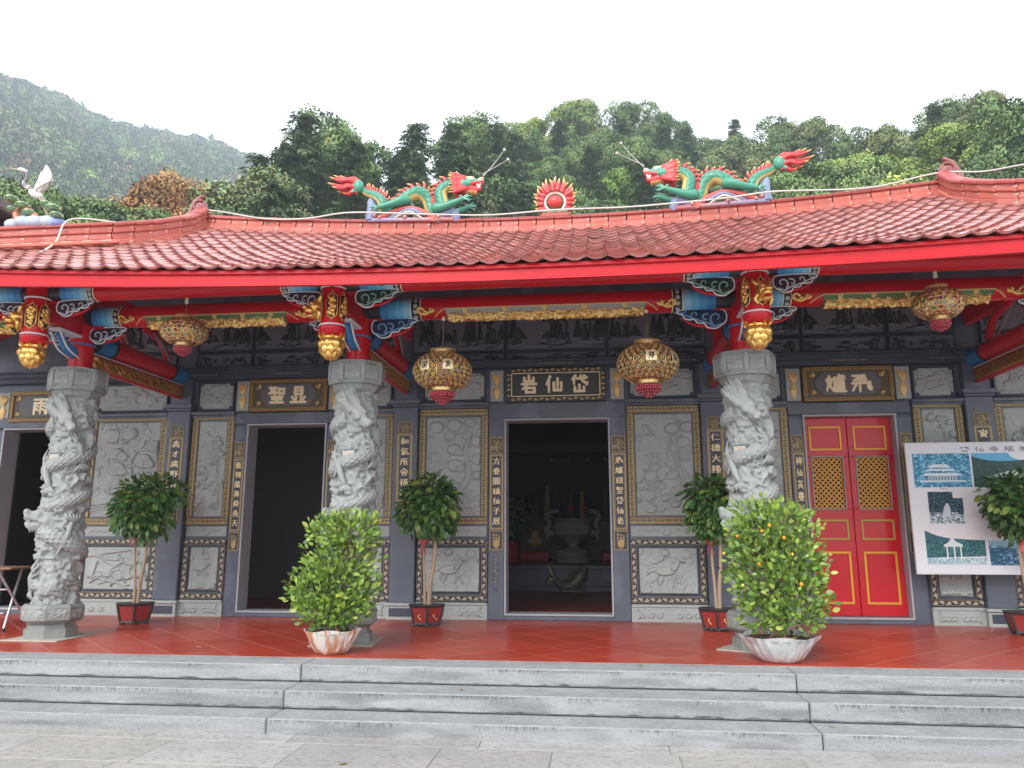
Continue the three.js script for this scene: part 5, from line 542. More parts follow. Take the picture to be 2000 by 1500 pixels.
// ---------------------------------------------------------------- carved stone columns
{
  const col = thing('dragon_column', 'pale carved stone dragon column standing beside the wooden folding table', 'column', [COLX[0], FLOOR, ZC], 0, 'carved dragon columns of the porch'); col.scale.set(0.84, 1, 0.84);
  const oct = (r0, r1, h, y) => flatShaded(new THREE.CylinderGeometry(r1, r0, h, 8).rotateY(PI / 8).translate(0, y + h / 2, 0));
  obj('base_slab', cbox(0.8, 0.012, 0.8, 0, 0.006, 0.02, 0.003), mat([0.4, 0.38, 0.34], 0.6), col);
  obj('plinth', triUV(merge([oct(0.33, 0.33, 0.1, 0.01), oct(0.3, 0.285, 0.07, 0.11), oct(0.33, 0.385, 0.035, 0.175), oct(0.385, 0.385, 0.13, 0.21), oct(0.385, 0.35, 0.035, 0.34)])), mat(0xe2e2df, 0.75, { map: T.white }), col);
  for (let k = 0; k < 8; k++) { const a = k * PI / 4; obj('plinth_relief', rel('cloud', 50 + k % 3, 0.235, 0.1, 0.02, 130).clone().translate(0, 0.275, 0.352).rotateY(a), M.white, col); obj('capital_relief', rel('cloud', 60 + k % 3, 0.2, 0.15, 0.02, 120).clone().translate(0, 2.945, 0.352).rotateY(a), M.white, col); }
  obj('capital', triUV(merge([oct(0.24, 0.3, 0.05, 2.7), oct(0.3, 0.34, 0.06, 2.75), oct(0.385, 0.385, 0.03, 2.81), oct(0.378, 0.378, 0.2, 2.84), oct(0.39, 0.385, 0.03, 3.04)])), mat(0xf0f1ee, 0.75, { map: T.white }), col);
  for (let k = 0; k < 8; k++) { const a = k * PI / 4 + PI / 8; obj('capital_rib', cbox(0.06, 0.2, 0.03, 0, 2.94, 0.376, 0.01).rotateY(a), M.white, col); }
  // shaft with carved clouds and waves
  { const nu = 96, nv = 260, P = [], U = [], I = []; for (let j = 0; j <= nv; j++) for (let i = 0; i <= nu; i++) { const a = i / nu * TAU, y = 0.375 + j / nv * 2.35, u = i / nu * 8, w = fbm(u * 1.0, y * 5, 8, 3, 3) * 5, rid = Math.abs(Math.sin(w * 2.6 + y * 4)), lump = fbm(u * 2, y * 9, 16, 9, 3), r = 0.24 + 0.03 * Math.pow(1 - rid, 1.5) + 0.05 * smooth(0.5, 0.7, lump) + 0.012 * fbm(u * 6, y * 26, 48, 4, 2); P.push(Math.sin(a) * r, y, Math.cos(a) * r); U.push(a * 0.22, y); } for (let j = 0; j < nv; j++) for (let i = 0; i < nu; i++) { const a = j * (nu + 1) + i, b = a + nu + 1; I.push(a, a + 1, b, b, a + 1, b + 1); } const g = new THREE.BufferGeometry(); g.setAttribute('position', new THREE.Float32BufferAttribute(P, 3)); g.setAttribute('uv', new THREE.Float32BufferAttribute(U, 2)); g.setIndex(I); g.computeVertexNormals(); obj('shaft', g, M.white, col); }
  const hel = (a0, a1, y0, y1, R, n = 30) => { const p = []; for (let i = 0; i <= n; i++) { const t = i / n, a = lerp(a0, a1, t); p.push(V(Math.sin(a) * R, lerp(y0, y1, t), Math.cos(a) * R)); } return p; };
  const fins = (pts, n, s, out) => { const c = new THREE.CatmullRomCurve3(pts), g = []; for (let i = 0; i < n; i++) { const p = c.getPoint((i + 0.5) / n), d = c.getTangent((i + 0.5) / n), o = V(p.x, 0, p.z).normalize(), e = p.clone().addScaledVector(o, s * 0.6).add(V(0, s * 0.8, 0)); g.push(sweep([p.toArray(), e.clone().addScaledVector(d, s * 0.3).toArray(), e.clone().addScaledVector(d, s * 0.9).addScaledVector(o, -0.01).toArray()], [0.03, 0.018, 0.004], { seg: 4, ring: 5 })); } return g; };
  const leg = (a, y, da, dy, s) => { const at = (an, yy, R) => [Math.sin(an) * R, yy, Math.cos(an) * R], g = [sweep([at(a, y, 0.22), at(a + da * 0.5, y + dy * 0.2, 0.3), at(a + da * 0.8, y + dy * 0.75, 0.29), at(a + da, y + dy, 0.28)], [0.055, 0.048, 0.036, 0.028], { seg: 10, ring: 8 })]; for (let k = -2; k <= 2; k++) g.push(sweep([at(a + da, y + dy, 0.28), at(a + da + k * 0.13 * s, y + dy * 1.0 + Math.sign(dy) * 0.05, 0.305), at(a + da + k * 0.2 * s, y + dy + Math.sign(dy) * 0.1, 0.27)], [0.026, 0.022, 0.006], { seg: 6, ring: 6 })); for (let k = 0; k < 5; k++) g.push(sweep([at(a + da * 0.5, y + dy * 0.3, 0.3), at(a + da * 0.5 - 0.2 * Math.sign(da), y + dy * 0.2 + 0.06 * (k - 2), 0.31), at(a + da * 0.5 - 0.42 * Math.sign(da), y + 0.09 * (k - 2), 0.27)], [0.02, 0.022, 0.004], { seg: 6, ring: 5 })); return g; };
  const B1 = hel(-0.2, -0.2 - TAU * 2.05, 2.42, 1.42, 0.25, 40), B2 = hel(-0.9, -0.9 + TAU * 1.3, 1.22, 0.47, 0.255, 26);
  const up = part('upper_dragon', col), lo = part('lower_dragon', col);
  obj('body', sweep(B1, (t) => 0.08 * (1 - 0.15 * t), { seg: 480, ring: 40, shape: scaleShape(70, 10, 0.24) }), M.white, up); obj('spine_fins', fins(B1, 44, 0.07), M.white, up);
  obj('head', orient(headMesh, [0.05, 2.48, 0.255], [0.75, -0.62, 0.24], [0.35, 0.3, 0.85], 0.42), M.white, up);
  obj('front_leg', leg(0.7, 2.2, 0.55, -0.25, 1), M.white, up); obj('hind_leg', leg(-0.9, 1.95, 0.75, -0.28, 1), M.white, up);
  obj('body', sweep(B2, [0.065, 0.085, 0.085, 0.08, 0.06, 0.03], { seg: 320, ring: 40, shape: scaleShape(38, 10, 0.24) }), M.white, lo); obj('spine_fins', fins(B2, 30, 0.06), M.white, lo);
  obj('head', orient(headMesh, [-0.1, 1.32, 0.235], [-0.76, 0.14, 0.62], [-0.1, 0.95, 0.25], 0.38), M.white, lo);
  obj('front_leg', leg(0.6, 1.05, 0.45, 0.24, 1), M.white, lo); obj('hind_leg', leg(-0.5, 0.72, -0.3, -0.2, 1), M.white, lo);
  // donor tablet
  { const tb = part('donor_tablet', col), s = new THREE.Shape(); s.moveTo(-0.11, 0.075); s.lineTo(0.11, 0.075); s.lineTo(0.075, -0.085); s.lineTo(-0.075, -0.085); s.closePath(); obj('stone', triUV(extrude(s, 0.02, 0.006).rotateY(-0.1).translate(-0.02, 1.99, 0.265)), mat(0xb9bcbb, 0.6, { map: T.white }), tb); const t = canvasTex(160, 96, (c, w, h) => { c.fillStyle = '#a9aaa6'; c.fillRect(0, 0, w, h); inkRow(c, 14, 8, 3, 40, 91, 46, 0, '#b98a5c'); inkRow(c, 52, 62, 2, 24, 92, 34, 0, '#b98a5c'); }); obj('lettering', clean(new THREE.PlaneGeometry(0.15, 0.1).rotateY(-0.1).translate(-0.022, 2.0, 0.2945)), mat(0xffffff, 0.6, { map: t }), tb); }
  dup(col, [COLX[1], FLOOR, ZC], 0.12, 'pale carved stone dragon column between the dark doorway and the middle door'); dup(col, [COLX[2], FLOOR, ZC], -0.5, 'pale carved stone dragon column next to the red double door'); dup(col, [COLX[3], FLOOR, ZC], 0.1, 'pale carved stone dragon column in front of the white notice board');
}
// ---------------------------------------------------------------- hanging lanterns
{
  M.lanternGold = mat([0.66, 0.45, 0.2], 0.32, { metalness: 0.85 }); M.lanternCore = mat([0.3, 0.16, 0.07], 0.4, { metalness: 0.6 }); M.bead = phys([0.4, 0.03, 0.05], 0.2, { clearcoat: 0.6 }); M.plate = mat([0.82, 0.74, 0.54], 0.25, { metalness: 0.5 });
  const gems = [[0.03, 0.2, 0.08], [0.5, 0.3, 0.03], [0.08, 0.16, 0.24], [0.36, 0.02, 0.03], [0.2, 0.05, 0.2], [0.25, 0.4, 0.38], [0.6, 0.45, 0.08]];
  function lantern(label, [x, y, z], rx, ry, top, plates, nl, side) {
    const o = thing('hanging_lantern', label, 'lantern', [x, y, z], 0, 'lanterns hanging in the porch'), ell = (lon, lat, k = 1) => V(Math.sin(lon) * Math.cos(lat) * rx * k, Math.sin(lat) * ry * k, Math.cos(lon) * Math.cos(lat) * rx * k), q = rng(plates.length * 13 + (x * 10 | 0)), L0 = -1.05, L1 = 1.15;
    const prof = []; for (let i = 0; i <= 20; i++) { const la = lerp(L0, L1, i / 20); prof.push([Math.cos(la) * rx * 0.965, Math.sin(la) * ry * 0.965]); } obj('core', lathe(prof, 40), side ? mat([0.3, 0.1, 0.09], 0.4, { metalness: 0.6 }) : M.lanternCore, o);
    for (let k = 0; k < nl; k++) { const pts = []; for (let i = 0; i <= 14; i++) pts.push(ell(k / nl * TAU, lerp(L0, L1, i / 14), 1.005)); obj('rib', sweep(pts, 0.0065, { seg: 20, ring: 5 }), M.lanternGold, o); }
    const rings = [], gm = [], rows = side ? 7 : 9, place = (g, lon, lat, k) => { const p = ell(lon, lat, k), n = V(p.x / (rx * rx), p.y / (ry * ry), p.z / (rx * rx)).normalize(); return g.applyQuaternion(new THREE.Quaternion().setFromUnitVectors(V(0, 0, 1), n)).translate(p.x, p.y, p.z); };
    for (let j = 0; j < rows; j++) { const lat = lerp(-0.92, 1.0, (j + 0.5) / rows), cnt = nl * 2, s = TAU * rx * Math.cos(lat) / cnt; for (let k = 0; k < cnt; k++) { const lon = (k + 0.5 + (j % 2) * 0.5) / cnt * TAU, r = Math.min(0.0215, s * 0.36) * (side ? 1.25 : 1); rings.push(place(clean(new THREE.TorusGeometry(r, r * 0.34, 4, 9)), lon, lat, 1.0)); const col = gems[(Math.floor(q() * 3) + j + k * 2) % gems.length]; gm.push(paint(place(clean(new THREE.SphereGeometry(r * 0.66, 7, 4).scale(1, 1, 0.5)), lon, lat, 0.998), side && q() < 0.3 ? [0.7, 0.6, 0.4] : col)); const e = r * 0.5; for (const [da, db] of [[1, 0.6], [-1, 0.6]]) rings.push(place(clean(new THREE.TorusGeometry(e, e * 0.28, 3, 6)), lon + da * s / rx * 0.5, lat + db * 0.5 * 1.9 / rows, 1.0)); } }
    obj('gold_filigree', rings, M.lanternGold, o).userData.kind = 'stuff'; obj('coloured_gems', gm, vc(0.15), o).userData.kind = 'stuff';
    for (const [ch, lon] of plates) { const g = clean(new THREE.PlaneGeometry(1, 1, 8, 8)), p = g.attributes.position; for (let i = 0; i < p.count; i++) { const v = ell(lon + p.getX(i) * 0.34, 0.1 + p.getY(i) * 0.5, 1.035); p.setXYZ(i, v.x, v.y, v.z); } g.computeVertexNormals(); obj('name_plate', g, mat(0xffffff, 0.3, { metalness: 0.35, map: canvasTex(128, 128, (c, w, h) => { c.fillStyle = '#e2d4a6'; c.fillRect(0, 0, w, h); drawGlyph(c, ch, 30, 24, 68, 80, 11, '#15120e'); }) }), o); }
    // crown, collar and bead fringe
    const yb = Math.sin(L0) * ry, rb = Math.cos(L0) * rx * 0.9, yt = Math.sin(L1) * ry, rt = Math.cos(L1) * rx; const crown = (r, yy, h) => { const g = [clean(new THREE.CylinderGeometry(r, r, h, 28, 1, true).translate(0, yy, 0)), clean(new THREE.TorusGeometry(r, 0.008, 5, 28).rotateX(PI / 2).translate(0, yy + h / 2, 0)), clean(new THREE.TorusGeometry(r, 0.008, 5, 28).rotateX(PI / 2).translate(0, yy - h / 2, 0))]; for (let k = 0; k < 24; k++) g.push(ball(0.012, Math.cos(k / 24 * TAU) * r, yy + h / 2 + 0.01, Math.sin(k / 24 * TAU) * r, 1, 1.3, 1, 6, 4)); return g; };
    obj('top_crown', crown(rt, yt + 0.015, 0.03), M.lanternGold, o); obj('top_cap', lathe([[0, yt + 0.03], [0.03, yt + 0.028], [rt, yt + 0.004], [0, yt]], 24), M.lanternGold, o); const cr = side ? 0.095 : 0.14; obj('collar', crown(cr, yb - 0.012, 0.04), M.lanternGold, o); obj('collar_floor', cyl(cr, cr, 0.006, 0, yb - 0.035, 0, 24), M.lanternGold, o);
    const bd = []; for (const [f, l, n] of [[0.98, side ? 0.045 : 0.055, 30], [0.75, side ? 0.07 : 0.085, 22], [0.48, side ? 0.09 : 0.115, 14], [0.2, side ? 0.105 : 0.14, 6]]) for (let k = 0; k < n; k++) { const a = k / n * TAU, X = Math.cos(a) * cr * f, Z = Math.sin(a) * cr * f; bd.push(clean(new THREE.CylinderGeometry(0.005, 0.005, l, 5).translate(X, yb - 0.03 - l / 2, Z)), ball(0.0095, X, yb - 0.03 - l, Z, 1, 1.5, 1, 6, 4), ball(0.007, X, yb - 0.03 - l * 0.5, Z, 1, 1.3, 1, 5, 4)); } for (const [f, d] of [[0.98, 0.03], [0.9, 0.06]]) bd.push(clean(new THREE.TorusGeometry(cr * f, 0.006, 4, 28).rotateX(PI / 2).translate(0, yb - 0.03 - d, 0))); obj('bead_fringe', bd, M.bead, o).userData.kind = 'stuff';
    const ch = []; const h0 = yt + 0.03, h1 = top - y; for (let i = 0, n = Math.max(3, Math.round((h1 - h0) / 0.026)); i < n; i++) ch.push(clean(new THREE.TorusGeometry(0.011, 0.003, 5, 10).scale(0.75, 1.5, 1).rotateY(i % 2 ? PI / 2 : 0).translate(0, lerp(h0 + 0.01, h1 - 0.01, i / (n - 1)), 0))); obj('chain', ch, M.chain ??= mat([0.35, 0.28, 0.16], 0.4, { metalness: 0.8 }), o); obj('hook', [ball(0.024, 0, h1 + 0.005, 0), cyl(0.012, 0.02, 0.05, 0, h1, 0, 10)], M.goldPale, o);
  }
  lantern('gold filigree lantern reading two characters, hung beside the column between the doorways', [-1.16, 3.405, 2.4], 0.33, 0.228, 4.02, [['郑', -1.3], ['国', -0.42], ['发', 0.38]], 12);
  lantern('gold filigree lantern hung over the panel between middle door and right column', [1.14, 3.44, 2.4], 0.335, 0.23, 4.04, [['郑', 0.05], ['国', 0.95], ['发', 1.8]], 12);
  lantern('small squat jewelled lantern in front of the green beam plate over the dark doorway', [-4.07, 3.85, 2.8], 0.25, 0.155, 4.2, [], 10, true);
  lantern('small squat jewelled lantern hanging before the red double door', [4.06, 3.9, 2.8], 0.235, 0.16, 4.2, [], 10, true);
}
// ---------------------------------------------------------------- painted pottery dragons, pearl and crane on the ridge
const RED = [0.52, 0.045, 0.05], YEL = [0.68, 0.5, 0.16], GRN = [0.025, 0.19, 0.12], GRN2 = [0.06, 0.29, 0.2], BLU = [0.2, 0.25, 0.42], WHT = [0.7, 0.7, 0.66], TAN = [0.5, 0.36, 0.2];
function flame(p, mid, tip, r, c0 = RED, c1 = YEL, ring = 6, seg = 8) { const g = sweep([p, mid, tip], [r, r * 0.8, 0.003], { seg, ring, flat: [0.8, 1] }); return paint(g, (x, y, z, i) => mix3(c0, c1, smooth(0.55, 0.9, Math.min(1, Math.floor(i / (ring + 1)) / seg)))); }
M.pottery = vc(0.36, {});
{
  const K = 0.00215, pt = (x, y, z = 0) => [(x - 690) * K, (735 - y) * K, z];
  const build = (dir, label, pos, turn) => {
    const o = thing('ridge_dragon', label, 'dragon statue', pos, 0, 'green dragons facing each other on the ridge'); o.rotation.z = turn; const F = (g) => (dir < 0 ? flipX(g) : g), add = (n, g, par = o) => obj(n, F(Array.isArray(g) ? merge(g) : g), M.pottery, par);
    const path = [pt(285, 455, -0.05), pt(335, 495, -0.04), pt(410, 530), pt(465, 580, 0.03), pt(485, 650, 0.02), pt(525, 685, 0), pt(580, 625, 0.02), pt(645, 550, 0.03), pt(720, 512, 0), pt(785, 550, -0.04), pt(825, 640, -0.03), pt(862, 682, 0.02), pt(905, 640, 0.05), pt(893, 575, 0.04), pt(885, 515, 0.02), pt(925, 465, 0.0), pt(1000, 455, 0)];
    const ring = 30, seg = 260; const body = sweep(path, [0.04, 0.052, 0.066, 0.078, 0.082, 0.086, 0.09, 0.094, 0.098, 0.1, 0.1, 0.1, 0.098, 0.095, 0.092, 0.088, 0.08], { seg, ring, up: [0, 0, 1], shape: (a, t) => (Math.sin(a) > 0.55 ? 1 + 0.05 * Math.abs(Math.sin(t * 180)) : scaleShape(74, 12, 0.1)(a, t)) });
    add('body', paint(body, (x, y, z, i) => { const a = (i % (ring + 1)) / ring * TAU, s = Math.sin(a), row = Math.floor(i / (ring + 1)) / seg * 74, e = (row % 1) < 0.22; return s > 0.62 ? [0.62, 0.52, 0.2] : s > 0.5 ? [0.6, 0.42, 0.1] : e ? [0.02, 0.16, 0.1] : mix3(GRN, GRN2, 0.5 + 0.5 * Math.sin(row * 2.4 + a * 6)); }));
    // flame fins down the back
    const c = new THREE.CatmullRomCurve3(path.map((p) => V(...p)), false, 'centripetal'), fin = []; for (let i = 2; i < 50; i++) { const t = i / 52, p = c.getPoint(t), d = c.getTangent(t), b = d.clone().cross(V(0, 0, 1)).negate(), R = lerp(0.05, 0.115, clamp(t * 2)); if (p.y + b.y * 0.1 < 0.16) continue; const q = p.clone().addScaledVector(b, R * 0.8), h = 0.075 + 0.035 * (i % 2); fin.push(flame(q.toArray(), q.clone().addScaledVector(b, h * 0.55).addScaledVector(d, -h * 0.15).toArray(), q.clone().addScaledVector(b, h).addScaledVector(d, -h * 0.65).toArray(), 0.034)); } add('back_fins', fin);
    // tail tuft
    const tail = part('tail', o); add('tail_root', [paint(ball(0.085, ...pt(275, 455), 1, 1.25, 0.9, 14, 10), GRN2), ...Array.from({ length: 7 }, (_, k) => flame(pt(262, 440 + k * 8), pt(245, 425 + k * 12, 0.03), pt(232, 420 + k * 14, 0.04), 0.03, GRN2, [0.3, 0.55, 0.4]))], tail);
    for (let k = 0; k < 8; k++) { const y0 = 412 + k * 13, L = [150, 190, 215, 200, 235, 190, 160, 110][k], dy = [-22, -30, -22, 6, -12, 14, 22, 30][k], z = ((k % 3) - 1) * 0.035; const P = [pt(272, y0, z * 0.5), pt(272 - L * 0.3, y0 - 22 + dy * 0.2, z), pt(272 - L * 0.55, y0 - 8 + dy * 0.5, z * 1.3), pt(272 - L * 0.8, y0 - 20 + dy * 0.8, z), pt(272 - L, y0 - 34 + dy, z)]; const g = sweep(P, [0.034, 0.04, 0.034, 0.022, 0.003], { seg: 16, ring: 7 }); add('flame_tuft', paint(g, (x, yy, zz, i) => mix3(RED, YEL, smooth(0.7, 0.95, Math.min(1, Math.floor(i / 8) / 16)))), tail); }
    // head
    const hc = { face: GRN2, nose: [0.6, 0.4, 0.34], mouth: RED, horn: [0.6, 0.5, 0.26], eye: WHT, mane: RED, maneTip: [0.62, 0.16, 0.07], tooth: WHT }; const hp = headMesh.attributes.position, cols = new Float32Array(hp.count * 3); for (let i = 0; i < hp.count; i++) { const p = V(hp.getX(i), hp.getY(i), hp.getZ(i)); let best = 9, id = 'face', tt = 0; for (const cp of HEADC) { const d = capDist(p, cp); if (d < best) { best = d; id = cp.id; const ab = cp.b.clone().sub(cp.a); tt = clamp(p.clone().sub(cp.a).dot(ab) / ab.lengthSq()); } } const k = id === 'maneTip' ? mix3(RED, YEL, smooth(0.25, 0.8, tt)) : hc[id]; cols.set(k, i * 3); } const hg = headMesh.clone(); hg.setAttribute('color', new THREE.BufferAttribute(cols, 3)); const head = part('head', o); add('skull', orient(hg, pt(1065, 452), [0.99, 0.1, 0], [-0.1, 0.99, 0], 0.4), head);
    for (const z of [-0.05, 0.05]) add('eyeball', paint(ball(0.014, ...pt(1105, 425, z * 1.45)), [0.02, 0.02, 0.02]), head);
    for (const [x, y, z] of [[1322, 180, -0.06], [1358, 283, 0.06]]) { const w = part('whisker', o); add('rod', paint(sweep([pt(1178, 385, z * 0.6), pt((1178 + x) / 2, (385 + y) / 2 + 6, z), pt(x, y, z)], [0.008, 0.006, 0.004], { seg: 8, ring: 5 }), [0.45, 0.47, 0.42]), w); add('ball', paint(ball(0.022, ...pt(x, y, z)), [0.6, 0.6, 0.56]), w); }
    // legs
    const claw = (P, dirs, col) => dirs.map(([dx, dy, dz]) => paint(sweep([P, [P[0] + dx * 0.5, P[1] + dy * 0.5 + 0.012, P[2] + dz * 0.5], [P[0] + dx, P[1] + dy, P[2] + dz]], [0.022, 0.018, 0.005], { seg: 6, ring: 6 }), col)); const lc = (g, a = GRN, b = GRN2) => paint(g, (x, y, z, i) => (i % 5 < 2 ? a : b));
    const scr = scaleShape(14, 8, 0.12);
    for (const z of [0.15, -0.13]) { const fl = part('front_leg', o), hl = part('hind_leg', o), s = Math.sign(z), dx = z < 0 ? 10 : 0;
      add('limb', lc(sweep([pt(872, 640, z * 0.6), pt(875, 662, z), pt(945, 648, z * 1.2), pt(1060 + dx, 602 - dx, z * 1.25)], [0.075, 0.075, 0.058, 0.034], { seg: 40, ring: 16, shape: scr })), fl); add('claws', claw(pt(1062 + dx, 600 - dx, z * 1.25), [[0.09, 0.075, 0], [0.13, 0.035, s * 0.02], [0.135, -0.01, -s * 0.02], [0.11, -0.05, s * 0.03], [-0.06, 0.05, 0.01]], [0.12, 0.36, 0.26]), fl);
      add('limb', lc(sweep([pt(665, 585, z * 0.6), pt(620, 600, z), pt(545, 632, z * 1.2), pt(455, 655, z * 1.2)], [0.072, 0.072, 0.052, 0.03], { seg: 40, ring: 16, shape: scr })), hl); add('claws', claw(pt(455, 655, z * 1.2), [[-0.11, 0.03, 0], [-0.13, -0.005, s * 0.02], [-0.12, -0.04, -s * 0.02], [-0.06, -0.07, s * 0.03]], [0.1, 0.3, 0.24]), hl); }
    // wave and cloud base
    const base = []; const wv = (P, r, col, e) => base.push(paint(sweep(P, r, { seg: 22, ring: 10, flat: [1.5, 1] }), col)); wv([pt(395, 740), pt(395, 640), pt(378, 580), pt(368, 545)], [0.1, 0.085, 0.06, 0.01], BLU); wv([pt(420, 745), pt(520, 690, 0.05), pt(640, 650, 0.06), pt(700, 652, 0.06), pt(800, 690, 0.07), pt(850, 735, 0.07)], [0.07, 0.06, 0.05, 0.05, 0.05, 0.04], [0.5, 0.1, 0.09], 1); wv([pt(500, 740, 0.07), pt(600, 690, 0.1), pt(680, 662, 0.11), pt(760, 690, 0.11), pt(800, 700, 0.11), pt(780, 685, 0.12)], [0.03, 0.028, 0.026, 0.026, 0.022, 0.01], BLU); wv([pt(530, 745, 0.09), pt(610, 705, 0.12), pt(680, 680, 0.13), pt(750, 715, 0.13), pt(790, 742, 0.12)], [0.02, 0.018, 0.018, 0.018, 0.012], [0.62, 0.6, 0.5]); wv([pt(880, 745), pt(930, 690, 0.03), pt(985, 680, 0.03), pt(995, 745, 0)], [0.09, 0.08, 0.07, 0.09], BLU); wv([pt(850, 745, 0.05), pt(870, 690, 0.08), pt(900, 705, 0.1)], [0.07, 0.055, 0.03], [0.55, 0.14, 0.12]); base.push(paint(cbox(1.34, 0.06, 0.28, ...pt(690, 735), 0.02), (x) => (Math.sin(x * 9) > 0.3 ? [0.28, 0.32, 0.5] : [0.5, 0.16, 0.13]))); for (const [x, y] of [[430, 705], [650, 720], [890, 720], [470, 720]]) base.push(paint(ball(0.035, ...pt(x, y, 0.13)), [0.6, 0.2, 0.18]), paint(ball(0.014, ...pt(x, y, 0.163)), WHT)); add('cloud_base', base);
    return o;
  };
  build(1, 'green painted dragon statue with red tail tuft standing left of the flaming pearl', [-2.16, 6.25, 0.02], -0.035); build(-1, 'green painted dragon statue with red tail tuft right of the flaming pearl', [2.43, 6.27, 0.02], 0.045);
  // flaming pearl
  const p = thing('flaming_pearl', 'red pearl in a ring of red and yellow flames at the middle of the ridge', 'ornament', [0.015, 6.215, 0.02]);
  obj('pearl', paint(ball(0.11, 0, 0.25, 0.02, 1, 0.9, 0.8, 20, 14), [0.6, 0.05, 0.05]), M.pottery, p); obj('pale_ring', paint(clean(new THREE.TorusGeometry(0.155, 0.026, 10, 40).translate(0, 0.25, 0)), [0.66, 0.64, 0.58]), M.pottery, p); obj('blue_ring', paint(clean(new THREE.TorusGeometry(0.183, 0.014, 8, 40).translate(0, 0.25, 0.012)), [0.26, 0.3, 0.45]), M.pottery, p);
  for (let k = 0; k < 25; k++) { const a = lerp(-0.75, PI + 0.75, k / 24), s = (k % 2 ? 0.75 : 1) * (0.13 + 0.085 * Math.sin(clamp((a) / PI) * PI)), e = k % 2 ? 0.2 : 0.19, w = Math.sin(k * 2.3) * 0.02, D = (r, o = 0) => [Math.cos(a) * r - Math.sin(a) * o, 0.25 + Math.sin(a) * r + Math.cos(a) * o, (k % 2) * 0.03 - 0.01]; obj('flame', flame(D(e - 0.03), D(e + s * 0.5, w), D(e + s, -w).map((v, i) => (i === 1 ? v + 0.03 : v)), 0.046), M.pottery, p); }
  obj('flower_foot', [paint(cbox(0.4, 0.07, 0.16, 0, 0.03, 0, 0.03), [0.5, 0.1, 0.1]), ...[-2, -1, 0, 1, 2].map((k) => paint(ball(0.045, k * 0.075, 0.085, 0.06, 1, 0.9, 0.7), k % 2 ? [0.5, 0.35, 0.3] : [0.2, 0.35, 0.14]))], M.pottery, p);
  // crane taking off from a pine rock
  const cr = thing('crane_statue', 'white crane statue with raised wings on a pine and blue rock, on the descending ridge', 'crane statue', [-6.83, 5.6, 1.92], 0.15), A = (n, g, par = cr) => obj(n, merge([g].flat()), M.pottery, par), wh = [0.66, 0.63, 0.62];
  A('body', paint(ball(0.07, -0.02, 0.5, 0, 1.5, 0.85, 0.8, 16, 12).rotateZ(-0.5).translate(-0.25, 0.03, 0), wh)); A('neck', paint(sweep([[-0.1, 0.56, 0], [-0.19, 0.62, 0], [-0.17, 0.71, 0], [-0.19, 0.8, 0], [-0.26, 0.83, 0]], [0.045, 0.035, 0.026, 0.022, 0.024], { seg: 20, ring: 8 }), (x, y) => (y > 0.58 && x > -0.2 && y < 0.8 ? [0.12, 0.12, 0.13] : wh))); A('head', [paint(ball(0.03, -0.265, 0.83, 0, 1.4, 0.9, 0.9), wh), paint(sweep([[-0.29, 0.83, 0], [-0.36, 0.835, 0], [-0.43, 0.845, 0]], [0.014, 0.009, 0.002], { seg: 6, ring: 6 }), [0.42, 0.36, 0.2])]);
  for (const s of [-1, 1]) { const w = part('wing', cr); for (let k = 0; k < 9; k++) { const t = k / 8, R = lerp(0.2, 0.33, 1 - t * 0.8), a = lerp(s > 0 ? 1.2 : 1.62, s > 0 ? 0.55 : 1.15, t); A('feather', paint(sweep([[-0.01 - (s < 0 ? 0.05 : 0), 0.53, s * 0.05], [0.02 - (s < 0 ? 0.06 : 0) + Math.cos(a) * R * 0.5, 0.53 + Math.sin(a) * R * 0.5, s * (0.09 + t * 0.02)], [0.03 - (s < 0 ? 0.07 : 0) + Math.cos(a) * R, 0.53 + Math.sin(a) * R, s * (0.13 - t * 0.03)]], [0.034, 0.036, 0.016], { seg: 8, ring: 6, flat: [0.5, 1.3] }), k > 6 ? [0.5, 0.48, 0.47] : wh), w); } }
  A('tail', Array.from({ length: 5 }, (_, k) => paint(sweep([[0.06, 0.43, 0], [0.13, 0.36 - k * 0.005, (k - 2) * 0.012], [0.19, 0.32 - k * 0.008, (k - 2) * 0.02]], [0.03, 0.02, 0.005], { seg: 5, ring: 5 }), [0.2, 0.2, 0.2]))); for (const z of [0.02, -0.02]) A('leg', paint(sweep([[0.04, 0.42, z], [0.13, 0.25, z], [0.22, 0.08, z]], 0.011, { seg: 6, ring: 6 }), [0.5, 0.34, 0.24]));
  const rock = []; const q = rng(3); for (let k = 0; k < 16; k++) rock.push(paint(ball(0.06 + q() * 0.05, -0.27 + k * 0.038, 0.03 + q() * 0.06, (q() - 0.5) * 0.14, 1.2, 0.9, 1, 9, 7), [[0.4, 0.48, 0.6], [0.3, 0.4, 0.62], [0.55, 0.58, 0.62], [0.14, 0.18, 0.36]][k % 4])); A('blue_rock', rock);
  A('pine_branch', [paint(sweep([[-0.2, 0.08, 0.03], [-0.24, 0.22, 0.02], [-0.16, 0.32, 0]], [0.05, 0.04, 0.02], { seg: 10, ring: 7 }), [0.42, 0.16, 0.07]), paint(sweep([[0.1, 0.08, 0.05], [-0.05, 0.22, 0.05], [-0.2, 0.3, 0.04]], [0.04, 0.035, 0.02], { seg: 10, ring: 7 }), [0.42, 0.16, 0.07]), paint(sweep([[0.2, 0.07, 0.02], [0.27, 0.16, 0.02], [0.26, 0.22, 0.02]], [0.03, 0.025, 0.015], { seg: 8, ring: 7 }), [0.42, 0.16, 0.07])]);
